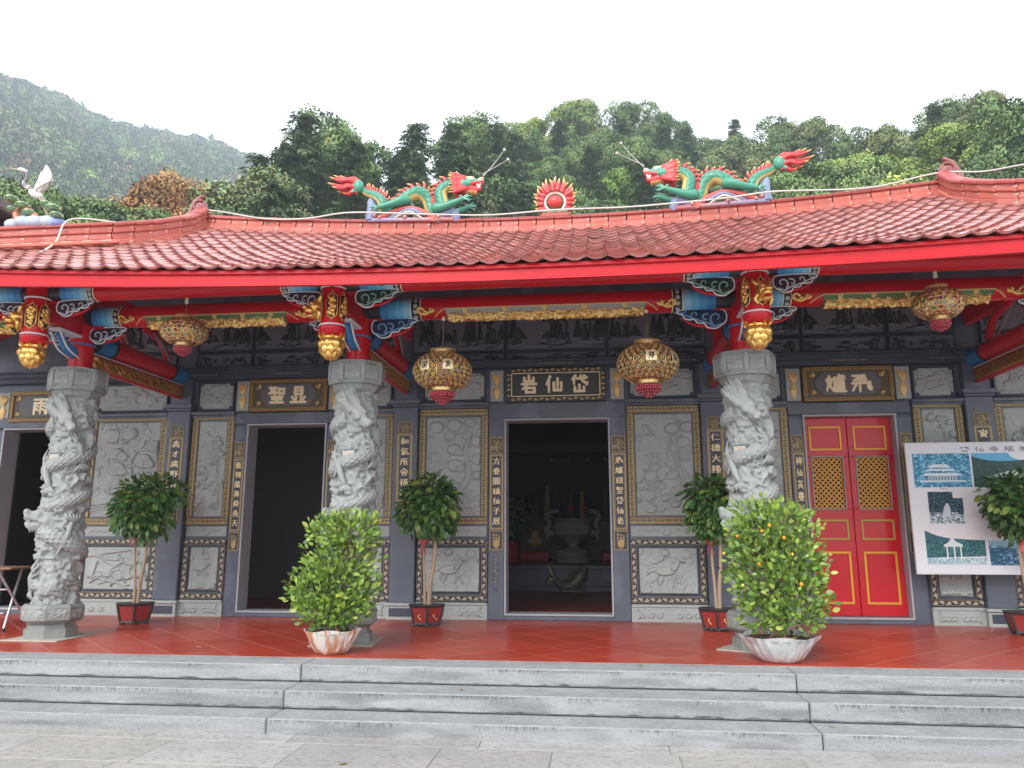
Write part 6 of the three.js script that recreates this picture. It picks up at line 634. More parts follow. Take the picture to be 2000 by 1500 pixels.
  for (const [x, y, s] of [[-0.3, 0.36, 1], [-0.14, 0.27, 1], [-0.05, 0.17, 0.9], [0.26, 0.24, 1.05], [0.31, 0.14, 0.9], [0.16, 0.3, 0.8], [-0.28, 0.22, 0.7]]) { const g = []; for (let k = 0; k < 11; k++) { const a = k / 11 * TAU; g.push(paint(ball(0.032 * s, x + Math.cos(a) * 0.07 * s, y + Math.sin(a) * 0.022 * s + 0.015, Math.sin(a) * 0.06 * s + 0.05, 1, 0.7, 1, 7, 5), k % 3 ? [0.16, 0.3, 0.16] : [0.36, 0.48, 0.3])); } g.push(paint(ball(0.075 * s, x, y + 0.01, 0.05, 1, 0.4, 0.9, 10, 6), [0.14, 0.26, 0.12])); A('pine_pad', g); }
  // loose white cable lying along the ridges, its iron pins, and the thin wire
  const cable = [[-6.35, 4.6, 3.05], [-6.25, 4.85, 2.7], [-6.35, 5.3, 2.1], [-6.38, 5.72, 1.85], [-5.75, 5.78, 1.5], [-5.62, 6.1, 0.8], [-5.46, 6.55, 0.16], [-4.43, 6.36, 0.16], [-3.77, 6.33, 0.17], [-3.13, 6.36, 0.24], [-1.86, 6.25, 0.3], [-0.97, 6.25, 0.17], [0.03, 6.27, 0.2], [1.07, 6.28, 0.16], [1.77, 6.26, 0.27], [2.5, 6.29, 0.3], [3.07, 6.37, 0.25], [4.48, 6.41, 0.15], [5.46, 6.58, 0.16], [5.85, 6.45, 0.4], [6.1, 6.15, 1.2], [6.4, 5.75, 1.9]];
  tag(obj('white_cable', sweep(cable, 0.0125, { seg: 220, ring: 6 }), mat([0.6, 0.58, 0.54], 0.6)), 'slack white cable running along the roof ridge past the dragons', 'cable');
  const wp = cable.slice(3).map(([x, y, z]) => [x, y + 0.035 + 0.0, z - 0.05]); tag(obj('lightning_wire', [sweep(wp, 0.005, { seg: 160, ring: 4 }), ...wp.filter((_, i) => i % 2 === 0).map(([x, y, z]) => cyl(0.006, 0.006, 0.2, x, y - 0.19, z, 5))], mat([0.06, 0.055, 0.05], 0.6)), 'thin dark wire on short pins above the roof ridge', 'wire');
}
// ---------------------------------------------------------------- potted plants
{
  const leafGeo = (w, fold, curl) => { const P = [], I = []; const S = [[0, 0], [0.22, 0.75], [0.5, 1], [0.8, 0.62], [1, 0]]; S.forEach(([t, k]) => { const z = -curl * t * t; P.push(-w * k, t, z + fold * k, 0, t, z, w * k, t, z + fold * k); }); for (let i = 0; i < 4; i++) { const a = i * 3, b = a + 3; I.push(a, a + 1, b, b, a + 1, b + 1, a + 1, a + 2, b + 1, b + 1, a + 2, b + 2); } const g = new THREE.BufferGeometry(); g.setAttribute('position', new THREE.Float32BufferAttribute(P, 3)); g.setIndex(I); g.computeVertexNormals(); return clean(g); };
  const lf = (c, o = {}) => phys(c, 0.42, { side: THREE.DoubleSide, transmission: 0.12, thickness: 0, ...o });
  const LG = [leafGeo(0.27, 0.07, 0.12), leafGeo(0.31, 0.05, 0.3), leafGeo(0.26, 0.1, 0.05)];
  // leaves over a set of lobes [x, y, z, rx, ry, rz]; the 300 that show largest are parts
  function foliage(parent, lobes, n, size, mats, seed, cam, opt = {}) {
    const q = rng(seed), L = [], m4 = new THREE.Matrix4(); let W = lobes.map((l) => l[3] * l[4]), sum = W.reduce((a, b) => a + b);
    for (let i = 0; i < n; i++) { let k = 0, r = q() * sum; while (r > W[k]) r -= W[k++]; const l = lobes[k], th = q() * TAU, cz = 2 * q() - 1, sh = Math.sqrt(1 - cz * cz), rad = lerp(opt.inner ?? 0.55, 1.02, Math.pow(q(), 0.5)) * (1 + 0.16 * Math.sin(th * 5 + k * 2) * Math.sin(cz * 6 + k)), d = V(Math.cos(th) * sh, cz, Math.sin(th) * sh), p = V(l[0] + d.x * l[3] * rad, l[1] + d.y * l[4] * rad, l[2] + d.z * l[5] * rad); const out = d.clone().add(V((q() - 0.5) * 0.9, (opt.lift ?? 0.4) + (q() - 0.5) * 0.5, (q() - 0.5) * 0.9)).normalize(), nrm = V(q() - 0.5, opt.face ?? 0.7, q() - 0.2).addScaledVector(d, 0.8).normalize(), x = out.clone().cross(nrm).normalize(), z = x.clone().cross(out), s = size * (0.7 + q() * 0.55); m4.makeBasis(x, out, z); L.push({ p, e: new THREE.Quaternion().setFromRotationMatrix(m4), s, g: q() * 3 | 0, m: Math.min(mats.length - 1, Math.floor(Math.pow(q(), 1.1) * mats.length)), v: d.z * 0.5 + rad + q() * 0.3 + (opt.pref ? 0 : 0) }); }
    L.sort((a, b) => b.v - a.v); const rest = mats.map(() => []);
    L.forEach((l, i) => { if (i < 300) { const o = obj('leaf', LG[l.g], mats[l.m], parent); o.position.copy(l.p); o.quaternion.copy(l.e); o.scale.setScalar(l.s); } else rest[l.m].push(LG[l.g].clone().applyMatrix4(m4.compose(l.p, l.e, V(l.s, l.s, l.s)))); });
    const all = []; rest.forEach((r, k) => { if (r.length) all.push(...r.map((g) => paint(g, mats[k].color.toArray()))); }); if (all.length) obj('inner_foliage', all, opt.mass ?? (M.leafMass ??= phys(0xffffff, 0.42, { side: THREE.DoubleSide, vertexColors: true, transmission: 0.22, thickness: 0 })), parent).userData.kind = 'stuff';
  }
  const kum = [[0.11, 0.21, 0.025], [0.17, 0.29, 0.035], [0.075, 0.16, 0.022], [0.24, 0.37, 0.05], [0.34, 0.43, 0.075], [0.14, 0.25, 0.03]].map((c) => lf(c)), ficus = [[0.055, 0.14, 0.032], [0.075, 0.18, 0.04], [0.042, 0.115, 0.028], [0.105, 0.22, 0.045], [0.06, 0.155, 0.035], [0.2, 0.26, 0.05]].map((c) => lf(c, { roughness: 0.36 }));
  // kumquat bushes in wrapped pots
  function kumquat(label, pos, turn, lobes, seed, wrap, fruits) {
    const o = thing('kumquat_bush', label, 'potted plant', pos, turn, 'kumquat bushes in wrapped pots'), q = rng(seed); lobes = [...lobes.map((l) => [l[0], l[1] - 0.03, ...l.slice(2)]), [-0.1, 0.42, 0.06, 0.28, 0.15, 0.26], [0.14, 0.42, 0.06, 0.28, 0.16, 0.26]];
    const pot = part('pot', o), H = 0.235, R = wrap ? 0.325 : 0.26, nu = 180, nv = 22, P = [], I = []; for (let j = 0; j <= nv; j++) for (let i = 0; i <= nu; i++) { const a = i / nu * TAU, t = j / nv, fold = (Math.pow(fbm(a * 5 + 20, t * 1.5 + seed, 9999, 5, 3), 2) * 0.05 + Math.pow(Math.abs(Math.sin(a * 9 + 4 * fbm(a * 2, t, 99, 3, 2) + seed)), 6) * 0.012) * (0.4 + 0.6 * t) - 0.01, r = lerp(R * 0.48, R, Math.pow(t, 0.6)) + fold + (wrap && t > 0.7 ? 0.04 * Math.max(0, Math.sin(a * 2.5 + 1)) * (t - 0.7) * 3 : 0); P.push(Math.cos(a) * r, t * H + (t > 0.95 ? 0.01 * Math.sin(a * 5) : 0), Math.sin(a) * r); } for (let j = 0; j < nv; j++) for (let i = 0; i < nu; i++) { const a = j * (nu + 1) + i, b = a + nu + 1; I.push(a, b, a + 1, b, b + 1, a + 1); } const g = new THREE.BufferGeometry(); g.setAttribute('position', new THREE.Float32BufferAttribute(P, 3)); g.setIndex(I); g.computeVertexNormals();
    // torn plastic wrap: pale film with rusty pot showing where it has slipped
    const rust = (x, y, z) => { const a = Math.atan2(z, x), k = smooth(0.5, 0.62, fbm((a + 4) * 2.2, y * 3 + seed, 999, seed, 4) + (wrap ? -0.12 : 0.0) + (y < 0.04 ? 0.12 : 0)); return mix3(wrap ? [0.5, 0.52, 0.53] : [0.6, 0.58, 0.54], [0.42, 0.17, 0.06], k * 0.85); }; obj('plastic_wrap', paint(clean(g), rust), vc(0.4), pot); obj('soil', clean(new THREE.CircleGeometry(R * 0.97, 40).rotateX(-PI / 2).translate(0, H - 0.035, 0)), M.soil, pot);
    const lit = []; for (let k = 0; k < 26; k++) { const a = q() * TAU, r = q() * R * 0.85; lit.push(paint(LG[k % 3].clone().scale(0.06, 0.06, 0.06).rotateX(-1.4 + q() * 0.5).rotateY(q() * 6).translate(Math.cos(a) * r, H - 0.022, Math.sin(a) * r), [0.3 + q() * 0.14, 0.17, 0.07])); } obj('dry_leaves', lit, vc(0.8, { side: THREE.DoubleSide }), pot).userData.kind = 'stuff';
    for (let k = 0; k < 11; k++) { const l = lobes[k % lobes.length], b = [(q() - 0.5) * 0.16, H - 0.04, (q() - 0.5) * 0.14], e = [l[0] + (q() - 0.5) * l[3], l[1] + q() * l[4] * 0.6, l[2] + (q() - 0.5) * l[5]]; obj('stem', sweep([b, [lerp(b[0], e[0], 0.3) + (q() - 0.5) * 0.06, lerp(b[1], e[1], 0.5), lerp(b[2], e[2], 0.4)], e], [0.014, 0.01, 0.004], { seg: 8, ring: 5 }), M.bark, o); for (let j = 0; j < 3; j++) obj('twig', sweep([[lerp(b[0], e[0], 0.6), lerp(b[1], e[1], 0.6), lerp(b[2], e[2], 0.6)], [e[0] + (q() - 0.5) * 0.4, e[1] + (q() - 0.4) * 0.3, e[2] + (q() - 0.5) * 0.3]], [0.006, 0.003], { seg: 4, ring: 4 }), M.bark, o); }
    foliage(o, lobes, 3000, 0.063, kum, seed, null, { inner: 0.3, lift: 0.55 });
    for (let k = 0; k < fruits; k++) { const l = lobes[q() * lobes.length | 0], a = (q() - 0.5) * 2.4 - (wrap ? 0.6 : 0), h = (q() - 0.5) * 1.6; obj('kumquat_fruit', ball(0.013 + q() * 0.004, l[0] + Math.sin(a) * l[3] * 0.96, l[1] + Math.sin(h) * l[4] * 0.9, l[2] + Math.cos(a) * l[5] * 0.96, 1, 1.1, 1, 10, 8), k % 4 ? M.kumquat ??= mat([0.72, 0.3, 0.02], 0.4) : M.kumquat2 ??= mat([0.6, 0.5, 0.06], 0.45), o); }
  }
  kumquat('leafy kumquat bush in a pot wrapped in stained cream plastic', [-2.07, FLOOR, 3.13], 0.2, [[0.14, 1.18, 0, 0.32, 0.22, 0.3], [0.04, 0.92, 0.02, 0.38, 0.26, 0.34], [-0.06, 0.68, 0.03, 0.38, 0.24, 0.34], [-0.22, 0.62, 0.04, 0.24, 0.2, 0.26], [0.12, 0.66, 0.0, 0.34, 0.28, 0.3], [0.2, 1.24, 0, 0.24, 0.16, 0.24], [-0.08, 1.22, 0, 0.22, 0.16, 0.22], [0, 0.46, 0.05, 0.32, 0.16, 0.28]], 71, 0, 2);
  kumquat('broad kumquat bush with orange fruit in a grey plastic wrapped pot', [2.2, FLOOR, 3.12], -0.1, [[-0.05, 1.28, 0, 0.36, 0.24, 0.3], [0.02, 1.0, 0.02, 0.44, 0.28, 0.36], [0.04, 0.72, 0.03, 0.42, 0.3, 0.36], [0.25, 0.92, 0.0, 0.25, 0.26, 0.26], [-0.22, 0.85, 0.02, 0.24, 0.3, 0.26], [0.14, 1.25, 0, 0.3, 0.2, 0.26], [-0.2, 1.18, 0, 0.22, 0.2, 0.24], [0.2, 0.56, 0.04, 0.3, 0.16, 0.26]], 83, 1, 9);
  // round-headed trees in hexagonal pots
  function topiary(label, pos, turn, lobes, seed, h, marks, stems) {
    const o = thing('potted_tree', label, 'potted plant', pos, turn, 'round-headed trees in hexagonal pots along the wall'); lobes = lobes.map((l) => [l[0] * 0.9, 1.5 + (l[1] - 1.5) * 0.9, l[2], l[3] * 0.9, l[4] * 0.92, l[5] * 0.9]); const q = rng(seed), pot = part('pot', o), hex = (r0, r1, hh, y) => flatShaded(new THREE.CylinderGeometry(r1, r0, hh, 6).translate(0, y + hh / 2, 0));
    obj('pot_body', hex(0.185, 0.235, 0.2, 0.035), M.potRed ??= mat([0.3, 0.035, 0.03], 0.45), pot); obj('pot_rim', hex(0.245, 0.265, 0.028, 0.232), M.potDark ??= mat([0.045, 0.04, 0.045], 0.5), pot); obj('pot_base', hex(0.2, 0.195, 0.02, 0.026), M.potDark, pot);
    for (let k = 0; k < 6; k++) { const a = k * PI / 3; obj('pot_rib', sweep([[Math.sin(a) * 0.188, 0.035, Math.cos(a) * 0.188], [Math.sin(a) * 0.238, 0.235, Math.cos(a) * 0.238]], 0.016, { seg: 2, ring: 6 }), M.potDark, pot); obj('pot_foot', cbox(0.06, 0.035, 0.05, Math.sin(a) * 0.165, 0.0175, Math.cos(a) * 0.165, 0.008), M.potDark, pot); const b = a + PI / 6; if (marks) { const t = sweep([[-0.035, 0.05, 0], [0.03, 0.045, 0], [-0.02, 0.0, 0], [0.03, -0.05, 0]], 0.006, { seg: 10, ring: 5 }); obj('gold_mark', t.rotateX(-0.24).rotateY(b).translate(Math.sin(b) * 0.186, 0.13, Math.cos(b) * 0.186), M.goldPaint, pot); } }
    obj('soil', clean(new THREE.CircleGeometry(0.235, 6).rotateX(-PI / 2).rotateY(PI / 6 * 0).translate(0, 0.245, 0)), M.soil, pot);
    for (const [bx0, tx, ty, r] of stems) obj('trunk', sweep([[bx0 * 0.4, 0.2, 0], [bx0 * 0.6, 0.5, 0.02], [tx * 0.8, ty * 0.7, 0], [tx, ty, 0]], [r, r * 0.9, r * 0.8, r * 0.7], { seg: 14, ring: 8 }), M.barkPale, o);
    for (let k = 0; k < 9; k++) { const l = lobes[k % lobes.length], s = stems[k % stems.length]; obj('branch', sweep([[s[1], s[2] - 0.05, 0], [lerp(s[1], l[0], 0.5) + (q() - 0.5) * 0.1, lerp(s[2], l[1], 0.5), (q() - 0.5) * 0.1], [l[0] + (q() - 0.5) * l[3], l[1] + (q() - 0.3) * l[4], (q() - 0.5) * l[5]]], [0.016, 0.011, 0.004], { seg: 6, ring: 5 }), M.bark, o); }
    foliage(o, lobes, 1500, 0.105, ficus, seed, null, { inner: 0.35, lift: -0.55, face: 0.3 });
    const s0 = stems[0], ry = s0[2] - 0.08; const rb = part('red_ribbon', o); obj('bow', [sweep([[s0[1], ry, 0.03], [s0[1] + 0.05, ry + 0.04, 0.05], [s0[1] + 0.02, ry + 0.07, 0.05], [s0[1], ry, 0.035]], 0.014, { seg: 10, ring: 5, flat: [2, 0.4] }), sweep([[s0[1], ry, 0.03], [s0[1] - 0.05, ry + 0.03, 0.05], [s0[1] - 0.03, ry + 0.07, 0.05], [s0[1], ry, 0.035]], 0.014, { seg: 10, ring: 5, flat: [2, 0.4] })], M.ribbon ??= mat([0.6, 0.1, 0.13], 0.6), rb); for (const d of [-0.03, 0.025]) obj('tail', sweep([[s0[1], ry, 0.04], [s0[1] + d, ry - 0.06, 0.05], [s0[1] + d * 1.4, ry - 0.13, 0.045]], 0.013, { seg: 8, ring: 5, flat: [2, 0.35] }), M.ribbon, rb);
  }
  topiary('round-headed potted tree with a lopsided crown beside the pilaster left of the dark doorway', [-5.52, FLOOR, 0.92], 0.5, [[0.0, 1.62, 0, 0.4, 0.3, 0.34], [0.22, 1.72, 0, 0.34, 0.24, 0.3], [-0.14, 1.42, 0, 0.32, 0.3, 0.3], [0.08, 1.32, 0.05, 0.3, 0.28, 0.26]], 101, 0, false, [[-0.05, -0.08, 1.2, 0.021], [0.05, 0.08, 1.2, 0.026]]);
  topiary('round-headed potted tree with forked trunk left of the middle door', [-1.66, FLOOR, 0.72], 0.25, [[0.0, 1.66, 0, 0.36, 0.28, 0.32], [0.12, 1.5, 0, 0.32, 0.32, 0.3], [-0.16, 1.42, 0, 0.28, 0.3, 0.28], [0.1, 1.3, 0.03, 0.3, 0.22, 0.26]], 113, 0, true, [[-0.06, -0.06, 1.1, 0.02], [0.06, 0.1, 1.1, 0.032]]);
  topiary('round-headed potted tree half hidden behind the carved column and kumquat bush', [1.99, FLOOR, 0.82], -0.2, [[-0.05, 1.6, 0, 0.33, 0.28, 0.3], [0.1, 1.5, 0, 0.32, 0.34, 0.3], [-0.05, 1.3, 0, 0.28, 0.24, 0.26]], 127, 0, true, [[-0.04, -0.05, 1.1, 0.022], [0.05, 0.07, 1.1, 0.028]]);
  topiary('round-headed potted tree in front of the white notice board', [5.52, FLOOR, 0.85], 0.9, [[0.0, 1.6, 0, 0.4, 0.3, 0.34], [0.2, 1.5, 0, 0.36, 0.36, 0.32], [-0.14, 1.45, 0.05, 0.34, 0.3, 0.3], [0.05, 1.25, 0.03, 0.3, 0.22, 0.28]], 139, 0, false, [[-0.05, -0.02, 1.15, 0.022], [0.05, 0.12, 1.15, 0.028]]);
  // the same kind of plant inside the hall, in a red pot
  const o = thing('indoor_plant', 'small leafy plant in a tall red pot inside the middle doorway', 'potted plant', [-1.35, 0.97, -6.2]); obj('pot', lathe([[0, 0], [0.13, 0], [0.12, 0.05], [0.15, 0.3], [0.19, 0.48], [0.17, 0.48], [0, 0.44]], 24), M.red, o); obj('stem', sweep([[0, 0.4, 0], [0.05, 0.8, 0], [0.0, 1.2, 0]], 0.02, { seg: 8, ring: 6 }), M.bark, o); foliage(o, [[0.05, 1.0, 0, 0.36, 0.36, 0.34], [-0.1, 0.8, 0, 0.3, 0.25, 0.3]], 420, 0.12, ficus, 151, null, { inner: 0.2, lift: 0 });
  // a few fallen leaves on the steps and floor
  [[2.31, 0.155, 4.3, 'dry yellow leaf on the lowest step tread near the stone joint', [0.5, 0.4, 0.1]], [-0.6, 0.305, 3.98, 'small brown leaf on the middle step tread', [0.24, 0.14, 0.06]], [0.9, FLOOR + 0.004, 3.5, 'tiny green leaf on the top step edge', [0.14, 0.2, 0.04]], [-3.6, FLOOR + 0.004, 2.9, 'pale leaf on the red floor before the dark doorway', [0.5, 0.42, 0.24]], [3.9, FLOOR + 0.004, 2.2, 'pale leaf on the red floor before the red double door', [0.55, 0.45, 0.3]], [-1.2, GROUND + 0.006, 5.2, 'brown leaf lying on the plaza paving', [0.26, 0.17, 0.08]]].forEach(([x, y, z, label, c], i) => tag(obj('fallen_leaf', LG[i % 3].clone().scale(0.07, 0.07, 0.07).rotateX(-PI / 2).rotateY(i * 1.7).translate(x, y, z), mat(c, 0.7, { side: THREE.DoubleSide })), label, 'leaf'));
}
// ---------------------------------------------------------------- rooms behind the doors, furniture, notice board
{
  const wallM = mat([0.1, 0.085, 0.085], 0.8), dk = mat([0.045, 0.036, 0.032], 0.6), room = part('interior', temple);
  obj('room_floor', [bx(-9.4, 9.4, 0.2, FLOOR, -5.3, -0.31, 0.002)], M.floor, room); obj('dais_floor', bx(-9.4, 9.4, 0.2, 0.97, -11, -5.31, 0.002), M.floor, room); obj('dais_edge', [bx(-2.55, 2.55, 0.9, 0.975, -5.36, -5.2, 0.008), bx(-2.55, 2.55, 0.46, 0.9, -5.309, -5.27, 0.004), bx(-2.55, 2.55, 0.455, 0.56, -5.275, -5.2, 0.008)], M.dark, room);
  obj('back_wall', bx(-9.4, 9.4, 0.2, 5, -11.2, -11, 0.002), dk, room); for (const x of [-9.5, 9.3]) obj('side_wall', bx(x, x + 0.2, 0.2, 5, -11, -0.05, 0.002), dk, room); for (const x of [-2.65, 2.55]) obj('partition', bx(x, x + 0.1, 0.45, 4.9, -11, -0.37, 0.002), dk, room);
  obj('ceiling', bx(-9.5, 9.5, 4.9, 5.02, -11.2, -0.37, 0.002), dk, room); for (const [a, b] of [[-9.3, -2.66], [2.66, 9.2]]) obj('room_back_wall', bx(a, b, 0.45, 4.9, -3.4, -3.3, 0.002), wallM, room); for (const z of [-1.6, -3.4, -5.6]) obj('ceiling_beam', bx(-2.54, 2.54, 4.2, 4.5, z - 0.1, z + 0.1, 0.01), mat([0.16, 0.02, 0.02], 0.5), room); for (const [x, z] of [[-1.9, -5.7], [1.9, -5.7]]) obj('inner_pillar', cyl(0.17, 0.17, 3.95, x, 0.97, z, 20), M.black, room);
  obj('lamp_tube', cbox(0.05, 0.05, 0.7, -1.15, 3.55, -2.6, 0.01, [0, 0.2, 0]), M.grey, room);
  // altar
  const al = thing('altar', 'dark carved altar with gold and red pieces at the back of the hall', 'altar', [0, 0.97, -8.6]); obj('table', bx(-1.8, 1.8, 0, 0.95, -0.5, 0.3, 0.02), mat([0.06, 0.03, 0.02], 0.4), al); obj('table_top', bx(-1.9, 1.9, 0.95, 1.02, -0.55, 0.35, 0.02), mat([0.08, 0.03, 0.02], 0.4), al); for (const [x, w] of [[-0.95, 0.36], [1.1, 0.5]]) obj('red_cushion', bx(x - w, x + w, 0, 0.24, 0.9, 1.3, 0.04), M.red, al); obj('gold_emblem', [ball(0.1, -1.0, 0.62, 0.31, 1, 1, 0.3), ball(0.16, -1.0, 0.45, 0.31, 1.2, 0.8, 0.3)], M.goldPaint, al); obj('emblem_panel', bx(-1.35, -0.65, 0.15, 0.85, 0.3, 0.31, 0.004), mat([0.12, 0.06, 0.03], 0.5), al);
  const q = rng(8); for (let k = 0; k < 12; k++) { const x = -1.6 + k * 0.29, h = 0.3 + q() * 0.5; obj('altar_figure', [cyl(0.09, 0.05, h, x, 1.02, -0.1 - q() * 0.3, 10), ball(0.06, x, 1.06 + h, -0.2)], [M.goldPaint, M.black, mat([0.2, 0.12, 0.08], 0.6)][k % 3], al); } obj('canopy', [bx(-2.2, 2.2, 2.6, 2.9, -0.3, 0.1, 0.03), bx(-2.2, -1.95, 0.0, 2.6, -0.3, 0.1, 0.03), bx(1.95, 2.2, 0, 2.6, -0.3, 0.1, 0.03)], mat([0.14, 0.06, 0.03], 0.5), al);
  for (let k = 0; k < 5; k++) obj('altar_lamp', ball(0.035, -0.6 + k * 0.45, 2.45, 0.16), M.whitePaint, al);
  // stone censer
  const ce = thing('stone_censer', 'grey stone incense burner with dragon handles inside the middle door', 'censer', [-0.02, 0.97, -6.25]), st = mat([0.3, 0.32, 0.32], 0.6); obj('foot', lathe([[0, 0], [0.38, 0], [0.4, 0.06], [0.36, 0.12], [0.3, 0.14], [0.36, 0.18], [0.36, 0.26], [0.28, 0.3], [0.14, 0.34], [0.12, 0.42], [0.2, 0.5]], 28), st, ce); obj('bowl', lathe([[0.12, 0.46], [0.3, 0.54], [0.42, 0.66], [0.44, 0.78], [0.36, 0.87], [0.42, 0.9], [0.42, 0.96], [0.34, 0.96], [0.3, 0.88], [0, 0.86]], 32), st, ce); for (const s of [-1, 1]) obj('dragon_handle', [sweep([[s * 0.4, 0.62, 0], [s * 0.56, 0.68, 0], [s * 0.5, 0.86, 0], [s * 0.58, 1.0, 0], [s * 0.45, 1.12, 0], [s * 0.3, 1.1, 0]], [0.05, 0.06, 0.05, 0.05, 0.05, 0.03], { seg: 24, ring: 8 }), ball(0.07, s * 0.4, 1.12, 0, 1.6, 0.8, 1), sweep([[s * 0.44, 0.7, 0.05], [s * 0.56, 0.55, 0.05], [s * 0.46, 0.45, 0]], [0.04, 0.03, 0.01], { seg: 8, ring: 6 })], mat([0.34, 0.36, 0.36], 0.6), ce); obj('bowl_relief', rel('cloud', 71, 0.7, 0.2, 0.03).clone().translate(0, 0.72, 0.4), mat([0.26, 0.28, 0.28], 0.6), ce); for (const x of [-0.02, 0.28]) { const r = part('red_rose', ce); obj('stalk', cyl(0.006, 0.006, 0.3, x, 0.86, 0.1, 5), M.greenPaint, r); obj('bloom', [ball(0.05, x, 1.17, 0.1), ball(0.035, x + 0.02, 1.19, 0.12)], mat([0.5, 0.01, 0.02], 0.6), r); }
  // leaping carp
  const fi = thing('carp_statue', 'bronze leaping carp statue on the floor inside the middle door', 'fish statue', [-0.08, FLOOR, -5.0]), fm = mat([0.24, 0.21, 0.15], 0.4, { metalness: 0.3 }); obj('body', sweep([[-0.27, 0.3, 0], [-0.2, 0.2, 0], [-0.05, 0.13, 0], [0.12, 0.18, 0], [0.26, 0.34, 0], [0.34, 0.5, 0]], [0.035, 0.065, 0.115, 0.135, 0.12, 0.06], { seg: 90, ring: 24, flat: [0.75, 1], shape: scaleShape(22, 10, 0.06) }), fm, fi); obj('tail_fin', [sweep([[-0.25, 0.28, 0], [-0.34, 0.4, 0], [-0.4, 0.54, 0]], [0.03, 0.06, 0.03], { seg: 8, ring: 7, flat: [0.25, 1] }), sweep([[-0.25, 0.27, 0], [-0.37, 0.24, 0], [-0.42, 0.14, 0]], [0.03, 0.055, 0.02], { seg: 8, ring: 7, flat: [0.25, 1] })], fm, fi); obj('dorsal_fin', Array.from({ length: 7 }, (_, k) => sweep([[0.02 + k * 0.035, 0.28 + k * 0.02, 0], [-0.02 + k * 0.035, 0.37 + k * 0.02, 0]], [0.018, 0.006], { seg: 3, ring: 5 })), fm, fi); obj('pectoral_fin', sweep([[0.24, 0.26, 0.09], [0.28, 0.16, 0.12], [0.26, 0.1, 0.12]], [0.02, 0.045, 0.01], { seg: 6, ring: 6, flat: [0.4, 1] }), fm, fi); obj('eye', ball(0.018, 0.3, 0.44, 0.075), M.black, fi); obj('wave_base', [ball(0.15, 0.1, 0.03, 0, 1.5, 0.4, 0.8), ball(0.09, -0.05, 0.03, 0.03, 1.3, 0.5, 0.8), ball(0.08, 0.26, 0.03, 0.02, 1.2, 0.5, 0.8)], fm, fi);
  // dark side room: opened umbrella and red stool
  const um = thing('open_umbrella', 'black open umbrella lying on the floor of the dark side room', 'umbrella', [-3.95, FLOOR + 0.02, -1.2], 0.5), ug = clean(new THREE.SphereGeometry(0.5, 24, 8, 0, TAU, 0, 1.15)); { const p = ug.attributes.position; for (let i = 0; i < p.count; i++) { const a = Math.atan2(p.getZ(i), p.getX(i)), r = Math.hypot(p.getX(i), p.getZ(i)); p.setY(i, p.getY(i) - 0.03 * Math.abs(Math.sin(a * 4)) * r * 2 - 0.3); } ug.computeVertexNormals(); } obj('canopy', ug.rotateZ(1.15).translate(0, 0.4, 0), mat([0.012, 0.012, 0.016], 0.6, { side: THREE.DoubleSide }), um); obj('shaft', sweep([[-0.15, 0.5, 0], [0.5, 0.05, 0]], 0.006, { seg: 2, ring: 5 }), M.steel, um);
  const sl = thing('red_stool', 'red stool with a blue cloth beside the umbrella in the dark room', 'stool', [-3.3, FLOOR, -1.6]); obj('seat', bx(-0.25, 0.25, 0.42, 0.5, -0.2, 0.2, 0.02), M.red, sl); for (const [a, b] of [[-0.2, -0.16], [0.2, -0.16], [-0.2, 0.16], [0.2, 0.16]]) obj('leg', bx(a - 0.02, a + 0.02, 0, 0.42, b - 0.02, b + 0.02, 0.004), M.red, sl); obj('blue_cloth', bx(-0.15, 0.2, 0.2, 0.515, 0.19, 0.24, 0.02), mat([0.02, 0.09, 0.16], 0.8), sl);
  // folding table at the far left
  const tb = thing('folding_table', 'wooden topped folding table with steel legs beside the left column', 'table', [-6.95, FLOOR, 1.72]); obj('tabletop', cbox(1.05, 0.028, 0.5, -0.1, 0.735, 0, 0.008), mat([0.22, 0.12, 0.06], 0.5), tb); for (const [x, s] of [[0.32, 1], [0.32, -1], [-0.52, 1], [-0.52, -1]]) obj('leg', sweep([[x - 0.1, 0.72, -0.2 * s], [x + 0.08, 0.0, 0.22 * s]], 0.016, { seg: 2, ring: 8 }), M.steel, tb); for (const y of [0.2, 0.48]) obj('crossbar', sweep([[-0.55, y, 0.12], [0.3, y, 0.12]], 0.011, { seg: 2, ring: 6 }), M.steel, tb); for (const x of [0.4, -0.44]) obj('rubber_foot', cyl(0.02, 0.02, 0.04, x, -0.002, 0.215, 10), M.black, tb);
  // leaning blue-grey board with red edge behind the table, in the far doorway
  const fb = thing('leaning_screen', 'grey folding screen with red side in the far left doorway', 'screen', [-7.6, FLOOR, -0.75], -0.5); obj('panel', bx(-0.35, 0.25, 0.05, 1.4, -0.02, 0.02, 0.006), mat([0.12, 0.13, 0.15], 0.6), fb); obj('red_side', bx(0.26, 0.6, 0.05, 1.3, -0.03, 0.03, 0.006), M.red, fb); for (const x of [-0.3, 0.5]) obj('foot', bx(x - 0.03, x + 0.03, 0, 0.05, -0.15, 0.15, 0.006), M.black, fb);
  // notice board with printed plan pictures
  const nb = thing('notice_board', 'large white notice board with blue printed views, hung beside the red door', 'notice board', [0, 0, 0]), X0 = 4.53, X1 = 6.75, Y0 = 1.1, Y1 = 2.76, Z = 0.33;
